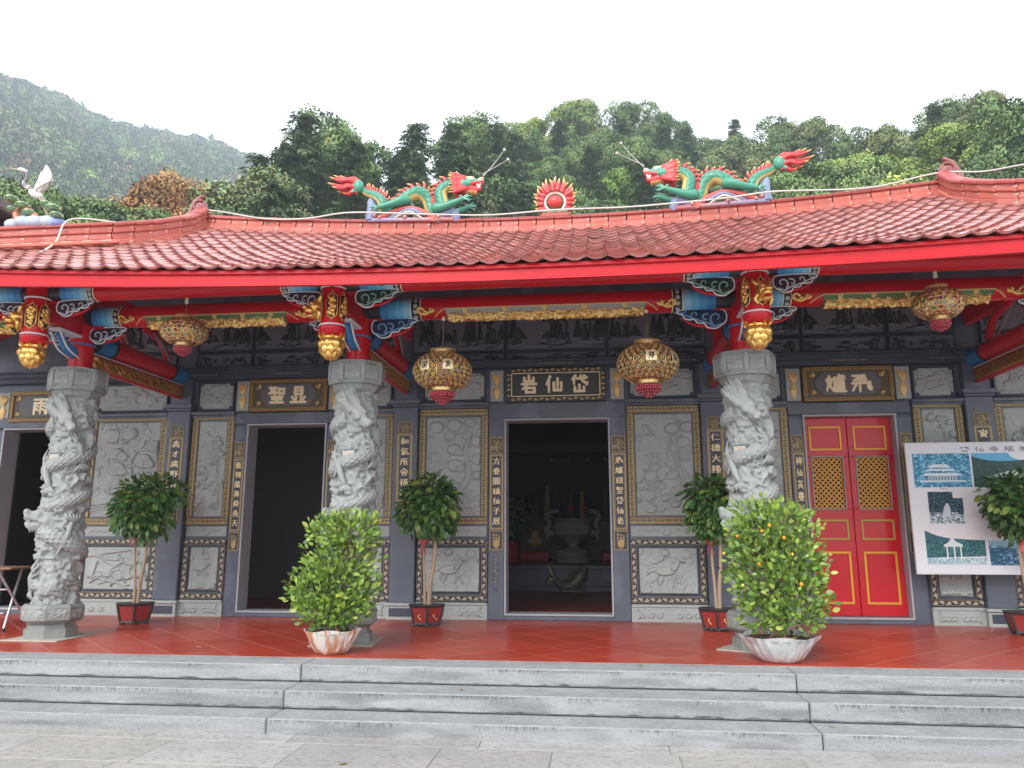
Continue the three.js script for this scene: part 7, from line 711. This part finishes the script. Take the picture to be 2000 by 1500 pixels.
  const art = canvasTex(1366, 1024, (c, w, h) => { c.fillStyle = '#dde2ea'; c.fillRect(0, 0, w, h); const q2 = rng(99); [...'岱仙寺规划'].forEach((ch, i) => drawGlyph(c, ch, 410 + i * 110, 28, 74, 44, 5, '#26262a'));
    const X = (px) => (px - 1768) / 232 * 0.645 * w, wood = (x, y, ww, hh, cols, n) => { for (let i = 0; i < n; i++) { c.fillStyle = cols[q2() * cols.length | 0]; c.beginPath(); c.ellipse(x + q2() * ww, y + q2() * hh, 3 + q2() * 9, 2 + q2() * 7, 0, 0, TAU); c.fill(); } }, view = (x, y, ww, hh, f) => { c.save(); c.beginPath(); c.rect(x, y, ww, hh); c.clip(); f(x, y, ww, hh); c.restore(); };
    view(40, 82, 435, 270, (x, y, ww, hh) => { c.fillStyle = '#4a90b4'; c.fillRect(x, y, ww, hh); wood(x, y, ww, hh, ['#2f7fae', '#5fb0d4', '#1d5f88', '#8fd0e6', '#3e93bd'], 1500); c.fillStyle = '#d6e6ee'; for (const [a, b, d, e] of [[0.3, 0.32, 0.62, 0.42], [0.25, 0.46, 0.7, 0.52], [0.18, 0.58, 0.8, 0.66]]) { c.beginPath(); c.moveTo(x + ww * (a + 0.04), y + hh * b); c.lineTo(x + ww * (d - 0.04), y + hh * b); c.lineTo(x + ww * (d + 0.06), y + hh * e); c.lineTo(x + ww * (a - 0.06), y + hh * e); c.fill(); } c.fillStyle = '#a9c2cf'; c.fillRect(x + ww * 0.25, y + hh * 0.66, ww * 0.5, hh * 0.14); c.fillStyle = '#5d7f92'; for (let i = 0; i < 9; i++) c.fillRect(x + ww * (0.27 + i * 0.053), y + hh * 0.68, ww * 0.02, hh * 0.12); c.fillStyle = '#cfe4ee'; c.fillRect(x + ww * 0.1, y + hh * 0.8, ww * 0.8, hh * 0.05); });
    view(490, 82, 560, 270, (x, y, ww, hh) => { c.fillStyle = '#5fb3de'; c.fillRect(x, y, ww, hh); c.fillStyle = '#dfeaf0'; c.beginPath(); c.ellipse(x + ww * 0.8, y, ww * 0.3, hh * 0.25, 0, 0, TAU); c.fill(); c.fillStyle = '#1f4a44'; c.beginPath(); c.moveTo(x, y + 20); c.quadraticCurveTo(x + ww * 0.3, y + hh * 0.4, x + ww, y + hh * 0.1); c.lineTo(x + ww, y + hh); c.lineTo(x, y + hh); c.fill(); wood(x, y + hh * 0.3, ww, hh * 0.6, ['#1b4440', '#2a5c50', '#16383a'], 600); c.fillStyle = '#c9d2d6'; c.beginPath(); c.moveTo(x + ww * 0.15, y + hh * 0.72); c.lineTo(x + ww * 0.5, y + hh * 0.52); c.lineTo(x + ww * 0.9, y + hh * 0.72); c.fill(); });
    view(130, 388, 260, 250, (x, y, ww, hh) => { c.fillStyle = '#23404f'; c.fillRect(x, y, ww, hh); wood(x, y, ww, hh, ['#16303e', '#35586a', '#0f2430', '#4d7688', '#284c5c'], 900); c.fillStyle = '#e3e2e8'; c.fillRect(x + ww * 0.72, y, ww * 0.28, hh * 0.2); wood(x, y + hh * 0.66, ww, hh * 0.34, ['#b9ccd6', '#93aebb', '#d7e3e8', '#7792a2'], 300); c.fillStyle = '#c2d2da'; c.beginPath(); c.moveTo(x + ww * 0.36, y + hh * 0.8); c.quadraticCurveTo(x + ww * 0.45, y + hh * 0.34, x + ww * 0.56, y + hh * 0.36); c.quadraticCurveTo(x + ww * 0.64, y + hh * 0.5, x + ww * 0.62, y + hh * 0.8); c.fill(); });
    view(560, 400, 420, 180, (x, y, ww, hh) => { c.fillStyle = '#1c2c38'; c.fillRect(x, y, ww, hh); wood(x, y, ww, hh, ['#14222c', '#2c4454', '#0e1820'], 500); });
    view(80, 690, 440, 268, (x, y, ww, hh) => { c.fillStyle = '#e3e2e8'; c.fillRect(x, y, ww, hh); c.fillStyle = '#2c6470'; c.beginPath(); c.moveTo(x, y); c.quadraticCurveTo(x + ww * 0.2, y + hh * 0.2, x + ww * 0.45, y + hh * 0.24); c.lineTo(x + ww, y + hh * 0.3); c.lineTo(x + ww, y + hh * 0.75); c.lineTo(x, y + hh * 0.8); c.fill(); wood(x, y + hh * 0.3, ww, hh * 0.42, ['#2a5f68', '#39757a', '#1f4c58', '#4a868a'], 900); c.fillStyle = '#b8d0d8'; c.fillRect(x, y + hh * 0.8, ww, hh * 0.2); wood(x, y + hh * 0.8, ww, hh * 0.15, ['#9dbcc8', '#cfdfe4', '#87a9b6'], 200); c.fillStyle = '#dbe5e9'; c.beginPath(); c.moveTo(x + ww * 0.45, y + hh * 0.14); c.quadraticCurveTo(x + ww * 0.42, y + hh * 0.36, x + ww * 0.3, y + hh * 0.42); c.lineTo(x + ww * 0.3, y + hh * 0.48); c.lineTo(x + ww * 0.62, y + hh * 0.48); c.lineTo(x + ww * 0.62, y + hh * 0.4); c.quadraticCurveTo(x + ww * 0.48, y + hh * 0.36, x + ww * 0.45, y + hh * 0.14); c.fill(); for (const k of [0.34, 0.46, 0.57]) c.fillRect(x + ww * k, y + hh * 0.48, ww * 0.025, hh * 0.34); });
    view(545, 770, 560, 190, (x, y, ww, hh) => { c.fillStyle = '#8fbfdc'; c.fillRect(x, y, ww, hh * 0.35); c.fillStyle = '#1f5a86'; c.fillRect(x, y + hh * 0.3, ww, hh * 0.7); wood(x, y + hh * 0.2, ww, hh * 0.8, ['#16507c', '#2a76a4', '#7fb4d2', '#0f3c60', '#1f6a74'], 800); }); c.strokeStyle = '#5a5a60'; inkRow(c, 230, 356, 3, 14, 7, 20, 0, '#5a5a60'); });
  board('printed_sheet', X0 + 0.012, X1 - 0.012, Y0 + 0.012, Y1 - 0.012, Z, art, nb, 0.006); obj('frame', [bx(X0, X1, Y1 - 0.011, Y1, Z - 0.03, Z + 0.008, 0.003), bx(X0, X1, Y0, Y0 + 0.011, Z - 0.03, Z + 0.008, 0.003), bx(X0, X0 + 0.011, Y0 + 0.011, Y1 - 0.011, Z - 0.03, Z + 0.008, 0.003), bx(X1 - 0.011, X1, Y0 + 0.011, Y1 - 0.011, Z - 0.03, Z + 0.008, 0.003)], M.whitePaint, nb); obj('backing', bx(X0 + 0.005, X1 - 0.005, Y0 + 0.005, Y1 - 0.005, Z - 0.03, Z - 0.002, 0.002), M.whitePaint, nb); for (const x of [4.72, 6.4]) obj('wall_batten', bx(x - 0.03, x + 0.03, Y0 + 0.2, Y1 - 0.1, 0.02, Z - 0.031, 0.004), M.bark, nb);
}
// ---------------------------------------------------------------- corner of the neighbouring hall at the far left
{
  const o = thing('side_hall', 'corner of a neighbouring red-walled hall with dark roof and white bracket at far left', 'building', [-10.95, 0, -1.2]);
  obj('red_wall', bx(-3, 0.55, 0, 7.05, -4, 0, 0.01), mat([0.3, 0.04, 0.05], 0.7), o);
  for (let k = 0; k < 9; k++) obj('roof_course', bx(-3, 1.05 - k * 0.1, 7.25 + k * 0.075, 7.35 + k * 0.075, -4, 0.55 - k * 0.1, 0.02), mat([0.07, 0.045, 0.04], 0.6), o);
  obj('white_bracket', [bx(0.2, 0.82, 7.02, 7.24, 0.02, 0.24, 0.02), sweep([[0.62, 7.05, 0.13], [0.5, 6.8, 0.13], [0.4, 6.3, 0.13], [0.36, 5.6, 0.13]], [0.16, 0.1, 0.08, 0.08], { seg: 10, ring: 8 })], M.whitePaint, o);
}
// ---------------------------------------------------------------- wooded hills behind the temple
{
  const tabl = (t, x) => { if (x <= t[0][0]) return t[0][1]; for (let i = 1; i < t.length; i++) if (x <= t[i][0]) return lerp(t[i - 1][1], t[i][1], (x - t[i - 1][0]) / (t[i][0] - t[i - 1][0])); return t[t.length - 1][1]; };
  const CX = 0.58, CZ = 10.78, R2 = PI / 180;
  const nearEl = [[-60, 20], [-48, 20.5], [-40, 21.5], [-30, 22.5], [-27, 24], [-24.5, 26.8], [-18.7, 27.4], [-13.5, 28.2], [-7.7, 29.4], [-3.5, 30.4], [1.5, 30.6], [8, 29.8], [15, 28], [20, 28.2], [24, 28.2], [28, 27.4], [34, 26], [60, 22]];
  const nearD = [[-60, 50], [-30, 50], [-24, 46], [-10, 54], [-4, 90], [8, 95], [14, 80], [20, 70], [60, 66]];
  const nearH = (az) => 1.6 + Math.tan(tabl(nearEl, az) * R2) * tabl(nearD, az) - (az > -27 && az < -8 ? 7.4 : 8.5);
  const hN = (az, d) => { const D = tabl(nearD, az), t = clamp((d - 25) / (D - 25)); return nearH(az) * Math.pow(t, 1.12) - (d > D ? (d - D) * 0.12 : 0) - 0.3; };
  const farEl = [[-75, 28], [-50, 27.2], [-42.9, 26.9], [-39, 26.6], [-35.7, 25.8], [-32, 25.9], [-29, 25.9], [-26, 25.2], [-22, 23], [-16, 20], [-8, 14]], D2 = 520;
  const hF = (az, d) => { const H = 1.6 + Math.tan(tabl(farEl, az) * R2) * D2 - 6; return H * Math.pow(clamp((d - 110) / (D2 - 110)), 0.95) - (d > D2 ? (d - D2) * 0.5 : 0) - 1; };
  const at = (az, d, y) => V(CX + Math.sin(az * R2) * d, y, CZ - Math.cos(az * R2) * d);
  const hill = (name, a0, a1, na, d0, d1, nd, h, m) => { const P = [], I = []; for (let i = 0; i <= na; i++) for (let j = 0; j <= nd; j++) { const p = at(lerp(a0, a1, i / na), lerp(d0, d1, j / nd), 0); P.push(p.x, h(lerp(a0, a1, i / na), lerp(d0, d1, j / nd)), p.z); } for (let i = 0; i < na; i++) for (let j = 0; j < nd; j++) { const a = i * (nd + 1) + j, b = a + nd + 1; I.push(a, b, a + 1, b, b + 1, a + 1); } const g = new THREE.BufferGeometry(); g.setAttribute('position', new THREE.Float32BufferAttribute(P, 3)); g.setIndex(I); g.computeVertexNormals(); struct(name, triUV(clean(g), 0.2), m); };
  const soil = mat([0.035, 0.045, 0.02], 1); hill('hillside', -80, 70, 90, 24.5, 130, 40, hN, soil); hill('mountain', -85, 10, 60, 112, 640, 50, hF, soil);
  // leaf clouds as real small faces
  function leaves(list, base, vary) { // list of [x,y,z, dir Vector3, normal Vector3, length, width, tint]
    const n = list.length, P = new Float32Array(n * 12), N = new Float32Array(n * 12), C = new Float32Array(n * 12), I = new Uint32Array(n * 6);
    list.forEach(([p, d, nr, l, w, c], i) => { const x = d.clone().cross(nr).normalize().multiplyScalar(w / 2), q = [p, p.clone().addScaledVector(d, l * 0.45).add(x), p.clone().addScaledVector(d, l).addScaledVector(nr, -l * 0.18), p.clone().addScaledVector(d, l * 0.45).sub(x)]; q.forEach((v, k) => { P.set([v.x, v.y, v.z], i * 12 + k * 3); N.set([nr.x, nr.y, nr.z], i * 12 + k * 3); C.set(c, i * 12 + k * 3); }); I.set([0, 1, 2, 0, 2, 3].map((k) => k + i * 4), i * 6); });
    const g = new THREE.BufferGeometry(); g.setAttribute('position', new THREE.BufferAttribute(P, 3)); g.setAttribute('normal', new THREE.BufferAttribute(N, 3)); g.setAttribute('color', new THREE.BufferAttribute(C, 3)); g.setIndex(new THREE.BufferAttribute(I, 1)); return clean(g);
  }
  const lm = vc(0.7, { side: THREE.DoubleSide }), rv = (q, s = 1) => V(q() - 0.5, q() - 0.5, q() - 0.5).multiplyScalar(2 * s);
  function broad(seed, H, R, col, n, ls) {
    const q = rng(seed), L = [], lobes = [], br = []; const nl = 11 + (q() * 5 | 0); for (let k = 0; k < nl; k++) { const a = q() * TAU, u = Math.pow(q(), 0.6), y = lerp(0.42, 0.9, q()), rr = R * u * (1.15 - Math.abs(y - 0.6) * 1.3); lobes.push([Math.cos(a) * rr * 0.75, H * y, Math.sin(a) * rr * 0.75, R * (0.32 + q() * 0.22), R * (0.22 + q() * 0.16), 0.8 + q() * 0.45]); } lobes.push([0, H * 0.9, 0, R * 0.4, R * 0.3, 1.15]);
    for (let i = 0; i < n; i++) { const l = lobes[q() * lobes.length | 0], d = rv(q).normalize(), rad = 0.6 + 0.48 * Math.sqrt(q()), p = V(l[0] + d.x * l[3] * rad, l[1] + d.y * l[4] * rad, l[2] + d.z * l[3] * rad), dir = d.clone().add(rv(q, 0.9)).add(V(0, -0.1, 0)).normalize(), nr = d.clone().add(rv(q, 0.5)).add(V(0, 0.5, 0)).normalize(), b = l[5] * (0.75 + q() * 0.5); L.push([p, dir, nr, ls * (0.7 + q() * 0.6), ls * (0.58 + q() * 0.3), col.map((c, k) => c * b * (k === 0 ? 0.8 + q() * 0.5 : 1))]); }
    const cores = lobes.map((l) => { const g = new THREE.IcosahedronGeometry(1, 1), p = g.attributes.position; for (let i = 0; i < p.count; i++) { const x = p.getX(i), y = p.getY(i), z = p.getZ(i), k = 0.45 + 0.2 * fbm(x * 2.2 + 9 + l[0], y * 2.2 + z * 2.2 + 9, 9999, seed, 3); p.setXYZ(i, l[0] + x * l[3] * k, l[1] + y * l[4] * k, l[2] + z * l[3] * k); } g.computeVertexNormals(); return paint(clean(g), col.map((c) => c * l[5])); }); const tr = [sweep([[0, -0.6, 0], [0.1, H * 0.3, 0.05], [0, H * 0.6, 0]], [R * 0.07, R * 0.055, R * 0.03], { seg: 6, ring: 7 })]; for (const l of lobes) tr.push(sweep([[0.05, H * (0.25 + q() * 0.2), 0], [l[0] * 0.5, lerp(H * 0.4, l[1], 0.6), l[2] * 0.5], [l[0], l[1], l[2]]], [R * 0.03, R * 0.02, R * 0.008], { seg: 4, ring: 5 })); return [merge([leaves(L), ...cores]), merge(tr)];
  }
  function conifer(seed, H, R, col, n) {
    const q = rng(seed), L = [], tr = [sweep([[0, -0.6, 0], [0.08, H * 0.5, 0], [0, H, 0]], [0.2, 0.13, 0.02], { seg: 6, ring: 6 })];
    for (let y = H * 0.16; y < H * 0.99; y += H * 0.042) { const f = 1 - y / H, len = R * (Math.pow(f, 0.7) * 1.05 + 0.1) * (0.6 + q() * 0.6), nb = 5 + (q() * 3 | 0); for (let k = 0; k < nb; k++) { const a = q() * TAU, l = len * (0.55 + q() * 0.6), e = V(Math.cos(a) * l, y + l * (0.22 - 0.4 * f) + (q() - 0.5) * 0.3, Math.sin(a) * l), s = V(0, y, 0); if (k < 3) tr.push(sweep([[0, y, 0], e.toArray()], [0.035, 0.01], { seg: 2, ring: 4 })); const m = Math.round(n * (0.35 + 0.65 * l / R)); for (let i = 0; i < m; i++) { const t = 0.25 + 0.78 * Math.sqrt(q()), p = s.clone().lerp(e, t).add(rv(q, 0.2)), dir = V(Math.cos(a + (q() - 0.5) * 2.2), -0.15 + (q() - 0.5) * 1.1, Math.sin(a + (q() - 0.5) * 2.2)).normalize(), nr = V((q() - 0.5), 1, (q() - 0.5)).addScaledVector(V(Math.cos(a), 0, Math.sin(a)), 0.6).normalize(), b = 0.7 + q() * 0.6; L.push([p, dir, nr, 0.36 + q() * 0.3, 0.14 + q() * 0.12, col.map((c) => c * b)]); } } }
    const core = sweep([[0, H * 0.15, 0], [0, H * 0.35, 0], [0, H * 0.7, 0], [0, H * 0.93, 0]], [R * 0.24, R * 0.26, R * 0.15, 0.03], { seg: 16, ring: 9, shape: (a, t) => 0.7 + 0.5 * fbm(a * 3 + 7, t * 14, 999, seed, 2) }); return [merge([leaves(L), paint(core, col)]), merge(tr)];
  }
  // crowns of the nearer trees: sprigs of small leaves set all over the boughs
  const sprigB = (() => { const q = rng(77), L = []; for (let i = 0; i < 40; i++) { const a = q() * TAU, r = Math.sqrt(q()) * 0.44, p = V(Math.cos(a) * r, 0.16 * (1 - r * r * 5) + (q() - 0.5) * 0.16, Math.sin(a) * r), dir = V(Math.cos(a) * (0.4 + r), 0.2 + (q() - 0.6), Math.sin(a) * (0.4 + r)).add(rv(q, 0.5)).normalize(), nr = V(q() - 0.5, 1.1, q() - 0.5).addScaledVector(V(Math.cos(a), 0, Math.sin(a)), r * 1.6).normalize(), b = 0.72 + q() * 0.56; L.push([p, dir, nr, 0.16 + q() * 0.09, 0.1 + q() * 0.05, [b * (0.85 + q() * 0.3), b, b * 0.95]]); } return leaves(L); })();
  const sprigC = (() => { const q = rng(78), L = []; for (let i = 0; i < 46; i++) { const t = q(), s = q() < 0.5 ? -1 : 1, p = V((q() - 0.5) * 0.1, -0.18 * t * t + (q() - 0.5) * 0.1, t * 0.85), dir = V(s * (0.9 - t * 0.4), -0.25 + (q() - 0.5) * 0.7, 0.6).normalize(), nr = V((q() - 0.5) * 0.8, 1, (q() - 0.5) * 0.8).normalize(), b = 0.72 + q() * 0.56; L.push([p, dir, nr, 0.2 + q() * 0.14, 0.05 + q() * 0.035, [b, b, b]]); } return leaves(L); })();
  function place(list) { const m = new Float32Array(list.length * 16), c = new Float32Array(list.length * 3), mt = new THREE.Matrix4(); list.forEach(([p, y, z, s, col], i) => { const yy = y.clone().normalize(), x = yy.clone().cross(z).normalize(), zz = x.clone().cross(yy); mt.makeBasis(x.multiplyScalar(s), yy.multiplyScalar(s), zz.multiplyScalar(s)).setPosition(p); mt.toArray(m, i * 16); c.set(col, i * 3); }); return { m: new THREE.InstancedBufferAttribute(m, 16), c: new THREE.InstancedBufferAttribute(c, 3), n: list.length }; }
  function broadI(seed, H, R, col, n) {
    const q = rng(seed), lobes = [], L = [], nl = 13 + (q() * 6 | 0); for (let k = 0; k < nl; k++) { const a = q() * TAU, u = Math.pow(q(), 0.6), y = lerp(0.4, 0.9, q()), rr = R * u * (1.15 - Math.abs(y - 0.6) * 1.3); lobes.push([Math.cos(a) * rr * 0.78, H * y, Math.sin(a) * rr * 0.78, R * (0.28 + q() * 0.2), R * (0.2 + q() * 0.14), 0.78 + q() * 0.5]); } lobes.push([0, H * 0.9, 0, R * 0.36, R * 0.28, 1.15]);
    for (let i = 0; i < n; i++) { const l = lobes[i % lobes.length], d = rv(q).normalize(); if (d.y < -0.5 && q() < 0.6) d.y *= -1; const rad = 0.35 + 0.7 * Math.pow(q(), 0.45), b = l[5] * (0.8 + q() * 0.4); L.push([V(l[0] + d.x * l[3] * rad, l[1] + d.y * l[4] * rad, l[2] + d.z * l[3] * rad), d.clone().add(V(0, 0.45, 0)).add(rv(q, 0.35)), rv(q), (0.75 + q() * 0.55), col.map((c, k) => c * b * (k ? 1 : 0.85 + q() * 0.35))]); }
    const tr = [sweep([[0, -0.6, 0], [0.1, H * 0.3, 0.05], [0, H * 0.6, 0]], [R * 0.07, R * 0.055, R * 0.03], { seg: 6, ring: 7 })]; for (const l of lobes) tr.push(sweep([[0.05, H * (0.25 + q() * 0.2), 0], [l[0] * 0.5, lerp(H * 0.4, l[1], 0.6), l[2] * 0.5], [l[0], l[1], l[2]]], [R * 0.03, R * 0.02, R * 0.008], { seg: 4, ring: 5 })); return [{ g: sprigB, ...place(L) }, merge(tr)];
  }
  function coniferI(seed, H, R, col) {
    const q = rng(seed), L = [], tr = [sweep([[0, -0.6, 0], [0.08, H * 0.5, 0], [0, H, 0]], [0.2, 0.13, 0.02], { seg: 6, ring: 6 })];
    for (let y = H * 0.14; y < H * 0.995; y += H * 0.034) { const f = 1 - y / H, len = R * (Math.pow(f, 0.7) * 1.05 + 0.12) * (0.65 + q() * 0.5), nb = 5 + (q() * 3 | 0); for (let k = 0; k < nb; k++) { const a = q() * TAU, l = len * (0.6 + q() * 0.5), o = V(Math.cos(a), 0, Math.sin(a)), e = V(o.x * l, y + l * (0.25 - 0.42 * f), o.z * l), s = V(0, y, 0); if (k < 3) tr.push(sweep([[0, y, 0], e.toArray()], [0.035, 0.01], { seg: 2, ring: 4 })); const m = Math.max(2, Math.round(l / 0.42)); for (let i = 0; i < m; i++) { const t = (i + 0.3 + q() * 0.4) / m, p = s.clone().lerp(e, t).add(rv(q, 0.12)), b = 0.75 + q() * 0.5, dir = o.clone().add(rv(q, 0.55)).setY(-0.12 + (q() - 0.5) * 0.5); L.push([p.addScaledVector(o, -0.3), V(0, 1, 0).add(rv(q, 0.3)).addScaledVector(o, 0.2), dir, 0.8 + q() * 0.5, col.map((c) => c * b)]); } } }
    return [{ g: sprigC, ...place(L) }, merge(tr)];
  }
  function bare(seed, H) { const q = rng(seed), g = []; const grow = (p, d, l, r, k) => { const e = p.clone().addScaledVector(d, l); g.push(sweep([p.toArray(), p.clone().lerp(e, 0.5).add(rv(q, l * 0.05)).toArray(), e.toArray()], [r, r * 0.8, r * 0.6], { seg: 4, ring: 5 })); if (k > 0) for (let i = 0; i < (k > 2 ? 3 : 3); i++) grow(e.clone().lerp(p, q() * 0.35), d.clone().add(rv(q, 0.55)).add(V(0, 0.15, 0)).normalize(), l * (0.5 + q() * 0.25), r * 0.55, k - 1); }; grow(V(0, -0.4, 0), V(0.02, 1, 0), H * 0.5, 0.11, 4); return merge(g); }
  const G = 'trees on the hillside behind the temple', protos = {}, cat = (o) => { o.visible = true; return o; };
  const B = (key, label, make) => { const [c, t] = make(); protos[key] = { label, c, t, n: 0 }; };
  B('conifer', 'tall dark conifer', () => coniferI(11, 12.5, 2.6, [0.125, 0.19, 0.085])); B('conifer2', 'slim sparse conifer', () => coniferI(23, 11, 2.0, [0.13, 0.195, 0.095])); B('conifer3', 'broad grey-green conifer', () => coniferI(37, 12, 3.1, [0.135, 0.2, 0.1]));
  B('broadA', 'deep green round tree', () => broadI(41, 8.5, 3.4, [0.12, 0.2, 0.065], 560)); B('broadB', 'mid green spreading tree', () => broadI(53, 9.5, 3.8, [0.155, 0.24, 0.075], 620)); B('broadC', 'yellow-green leafy tree', () => broadI(67, 8.5, 3.5, [0.23, 0.32, 0.07], 580)); B('broadD', 'dull olive tree', () => broadI(79, 9, 3.3, [0.165, 0.21, 0.08], 540));
  B('rust', 'rusty orange-brown tree', () => broadI(91, 7.5, 3.6, [0.34, 0.17, 0.055], 580)); B('lime', 'dense bright green round tree', () => broadI(97, 7, 3.2, [0.2, 0.33, 0.05], 700));
  const nm = { conifer: 'conifer_tree', conifer2: 'conifer_tree', conifer3: 'conifer_tree', rust: 'rusty_tree' };
  const marks = [[-41, 'crane statue'], [-30, 'ridge scroll beside the crane'], [-19.5, 'tail of the crane-side dragon'], [-10.5, 'head of the crane-side dragon'], [-3, 'flaming pearl'], [5.5, 'head of the door-side dragon'], [15.7, 'tail of the door-side dragon'], [26.7, 'ridge scroll above the notice board']];
  function plant(key, p, s, turn, sy = 1) { // label by kind, place on the slope and the roof ornament it stands behind
    const k = protos[key], dx = p.x - CX, dz = CZ - p.z, az = Math.atan2(dx, dz) / R2, d = Math.hypot(dx, dz), t = d / tabl(nearD, az), m = marks.reduce((a, b) => (Math.abs(b[0] - az) < Math.abs(a[0] - az) ? b : a))[1], label = k.label + (t < 0.66 ? ' low on the slope' : t < 0.86 ? ' halfway up the slope' : ' near the hilltop') + ' behind the ' + m;
    const o = thing(nm[key] ?? 'broadleaf_tree', label, 'tree', [p.x, p.y, p.z], turn, key === 'rust' ? undefined : label); o.scale.set(s, s * sy, s); const im = new THREE.InstancedMesh(k.c.g, lm, k.c.n); im.instanceMatrix = k.c.m; im.instanceColor = k.c.c; im.name = 'crown'; im.castShadow = im.receiveShadow = true; im.userData.kind = 'stuff'; o.add(im); obj('trunk', k.t, M.bark, o); return o; }
  const q = rng(2024), spots = []; let tries = 0;
  const ok = (x, z, r) => spots.every((s) => (s[0] - x) ** 2 + (s[1] - z) ** 2 > r * r);
  const fixed = [['rust', -31.8, 49, 0.95], ['lime', 1.9, 65, 0.95], ['lime', 4.6, 60, 0.7], ['broadC', 27, 46, 0.8], ['broadC', 21.5, 52, 0.95], ['conifer', -22.9, 42, 0.95], ['conifer2', -19, 43, 0.95], ['conifer3', -24, 42, 0.8], ['broadC', 30, 44, 0.75], ['broadC', 18.5, 58, 0.9], ['conifer', -26, 44, 0.8]];
  for (const [k, az, d, s] of fixed) { const p = at(az, d, hN(az, d)); spots.push([p.x, p.z]); plant(k, p, s, q() * 6, k === 'rust' ? 1.4 : 1); }
  while (tries++ < 6000 && spots.length < 290) {
    const az = lerp(-47, 36, q()), D = tabl(nearD, az), d = lerp(29, D + 3, Math.sqrt(q())), p = at(az, d, hN(az, d)); if (!ok(p.x, p.z, (az > -27 && az < -6 ? 1.9 : 2.5) + d * 0.022)) continue; const top = Math.atan2(p.y + 9 - 1.6, d) / R2; if (top < 19.5) continue;
    const r = q(); let key; if (az < -27) key = r < 0.4 ? 'broadB' : r < 0.65 ? 'broadA' : r < 0.73 ? 'broadD' : r < 0.9 ? 'broadC' : 'conifer2'; else if (az < -8) key = r < 0.3 ? 'conifer' : r < 0.52 ? 'conifer3' : r < 0.7 ? 'conifer2' : r < 0.85 ? 'broadA' : r < 0.95 ? 'broadB' : 'broadD'; else if (az < 9) key = r < 0.22 ? 'conifer' : r < 0.4 ? 'conifer3' : r < 0.65 ? 'broadA' : r < 0.85 ? 'broadB' : r < 0.93 ? 'broadD' : 'broadC'; else key = r < 0.1 ? 'conifer2' : r < 0.2 ? 'conifer3' : r < 0.45 ? 'broadA' : r < 0.68 ? 'broadB' : r < 0.84 ? 'broadD' : 'broadC';
    spots.push([p.x, p.z]); plant(key, p, (0.72 + q() * 0.42) * (key.startsWith('con') ? 0.84 : 1), q() * 6, 0.9 + q() * 0.25);
  }
  const bareG = [bare(5, 9), bare(6, 8)], bl = mat([0.32, 0.3, 0.27], 0.9); for (const [az, d, s, k] of [[-5.6, 35, 1.35, 0], [0.3, 39, 1.25, 1], [-25.6, 38, 1.1, 0], [-28.6, 37, 1.0, 1], [5.5, 40, 1.0, 0], [11, 42, 0.9, 1]]) { const p = at(az, d, hN(az, d)), o = thing('bare_tree', 'leafless tree with pale thin trunk standing among the green trees', 'tree', p.toArray(), q() * 6, 'leafless pale trees on the hillside'); o.scale.setScalar(s); obj('trunk_and_branches', bareG[k], bl, o); }
  // undergrowth between the trunks, and the far wooded mountain as one mass
  const inst = (name, label, g, list, m) => { const im = new THREE.InstancedMesh(g, m, list.length), mt = new THREE.Matrix4(); list.forEach(([p, s, sy, t, c], i) => { mt.compose(p, new THREE.Quaternion().setFromAxisAngle(V(0, 1, 0), t), V(s, sy, s)); im.setMatrixAt(i, mt); im.setColorAt(i, new THREE.Color().setRGB(...c)); }); im.name = name; im.castShadow = im.receiveShadow = true; Object.assign(im.userData, { kind: 'stuff', label, category: 'forest' }); scene.add(im); };
  const [bush] = broad(201, 3.2, 2.2, [1, 1, 1], 1400, 0.34); const ub = []; for (let i = 0; i < 650; i++) { const az = lerp(-50, 38, q()), d = lerp(27, tabl(nearD, az) + 4, Math.sqrt(q())), p = at(az, d, hN(az, d) - 0.8); const b = 0.7 + q() * 0.6; ub.push([p, 0.8 + q() * 0.7, 0.8 + q() * 0.8, q() * 6, [0.1 * b, 0.17 * b, 0.055 * b]]); } inst('undergrowth', 'dense green undergrowth between the hillside trees', bush, ub, lm);
  const cols = [[0.1, 0.16, 0.06], [0.13, 0.19, 0.07], [0.08, 0.125, 0.055], [0.2, 0.25, 0.09], [0.18, 0.16, 0.08], [0.27, 0.34, 0.11], [0.11, 0.18, 0.07]]; const fars = [[], [], []]; for (let i = 0; i < 9500; i++) { const az = lerp(-52, -12, q()), d = lerp(150, D2 + 14, Math.sqrt(q())), p = at(az, d, hF(az, d) - 1); if (Math.atan2(p.y + 8, d) / R2 < 18.5) continue; const s = 0.9 + q() * 0.9; fars[i % 3].push([p, s, s * (0.8 + q() * 0.5), q() * 6, cols[Math.floor(Math.pow(q(), 1.4) * 7)].map((c) => c * (0.8 + q() * 0.4))]); } const fg = [broad(301, 8, 4, [1, 1, 1], 1900, 0.7)[0], broad(302, 9, 3.8, [1, 1, 1], 1900, 0.7)[0], conifer(303, 11, 2.6, [1, 1, 1], 12)[0]]; fars.forEach((l, k) => inst(['far_forest', 'far_forest_001', 'far_forest_002'][k], ['hazy wooded mountainside far beyond the left end of the roof', 'hazy spreading trees covering the far mountainside', 'hazy pointed trees covering the far mountainside'][k], fg[k], k === 2 ? l.slice(0, l.length * 0.5 | 0) : l, lm));
  scene.fog = new THREE.FogExp2(new THREE.Color().setRGB(0.68, 0.8, 0.92), 0.0013);
}
renderer.render(scene, camera);
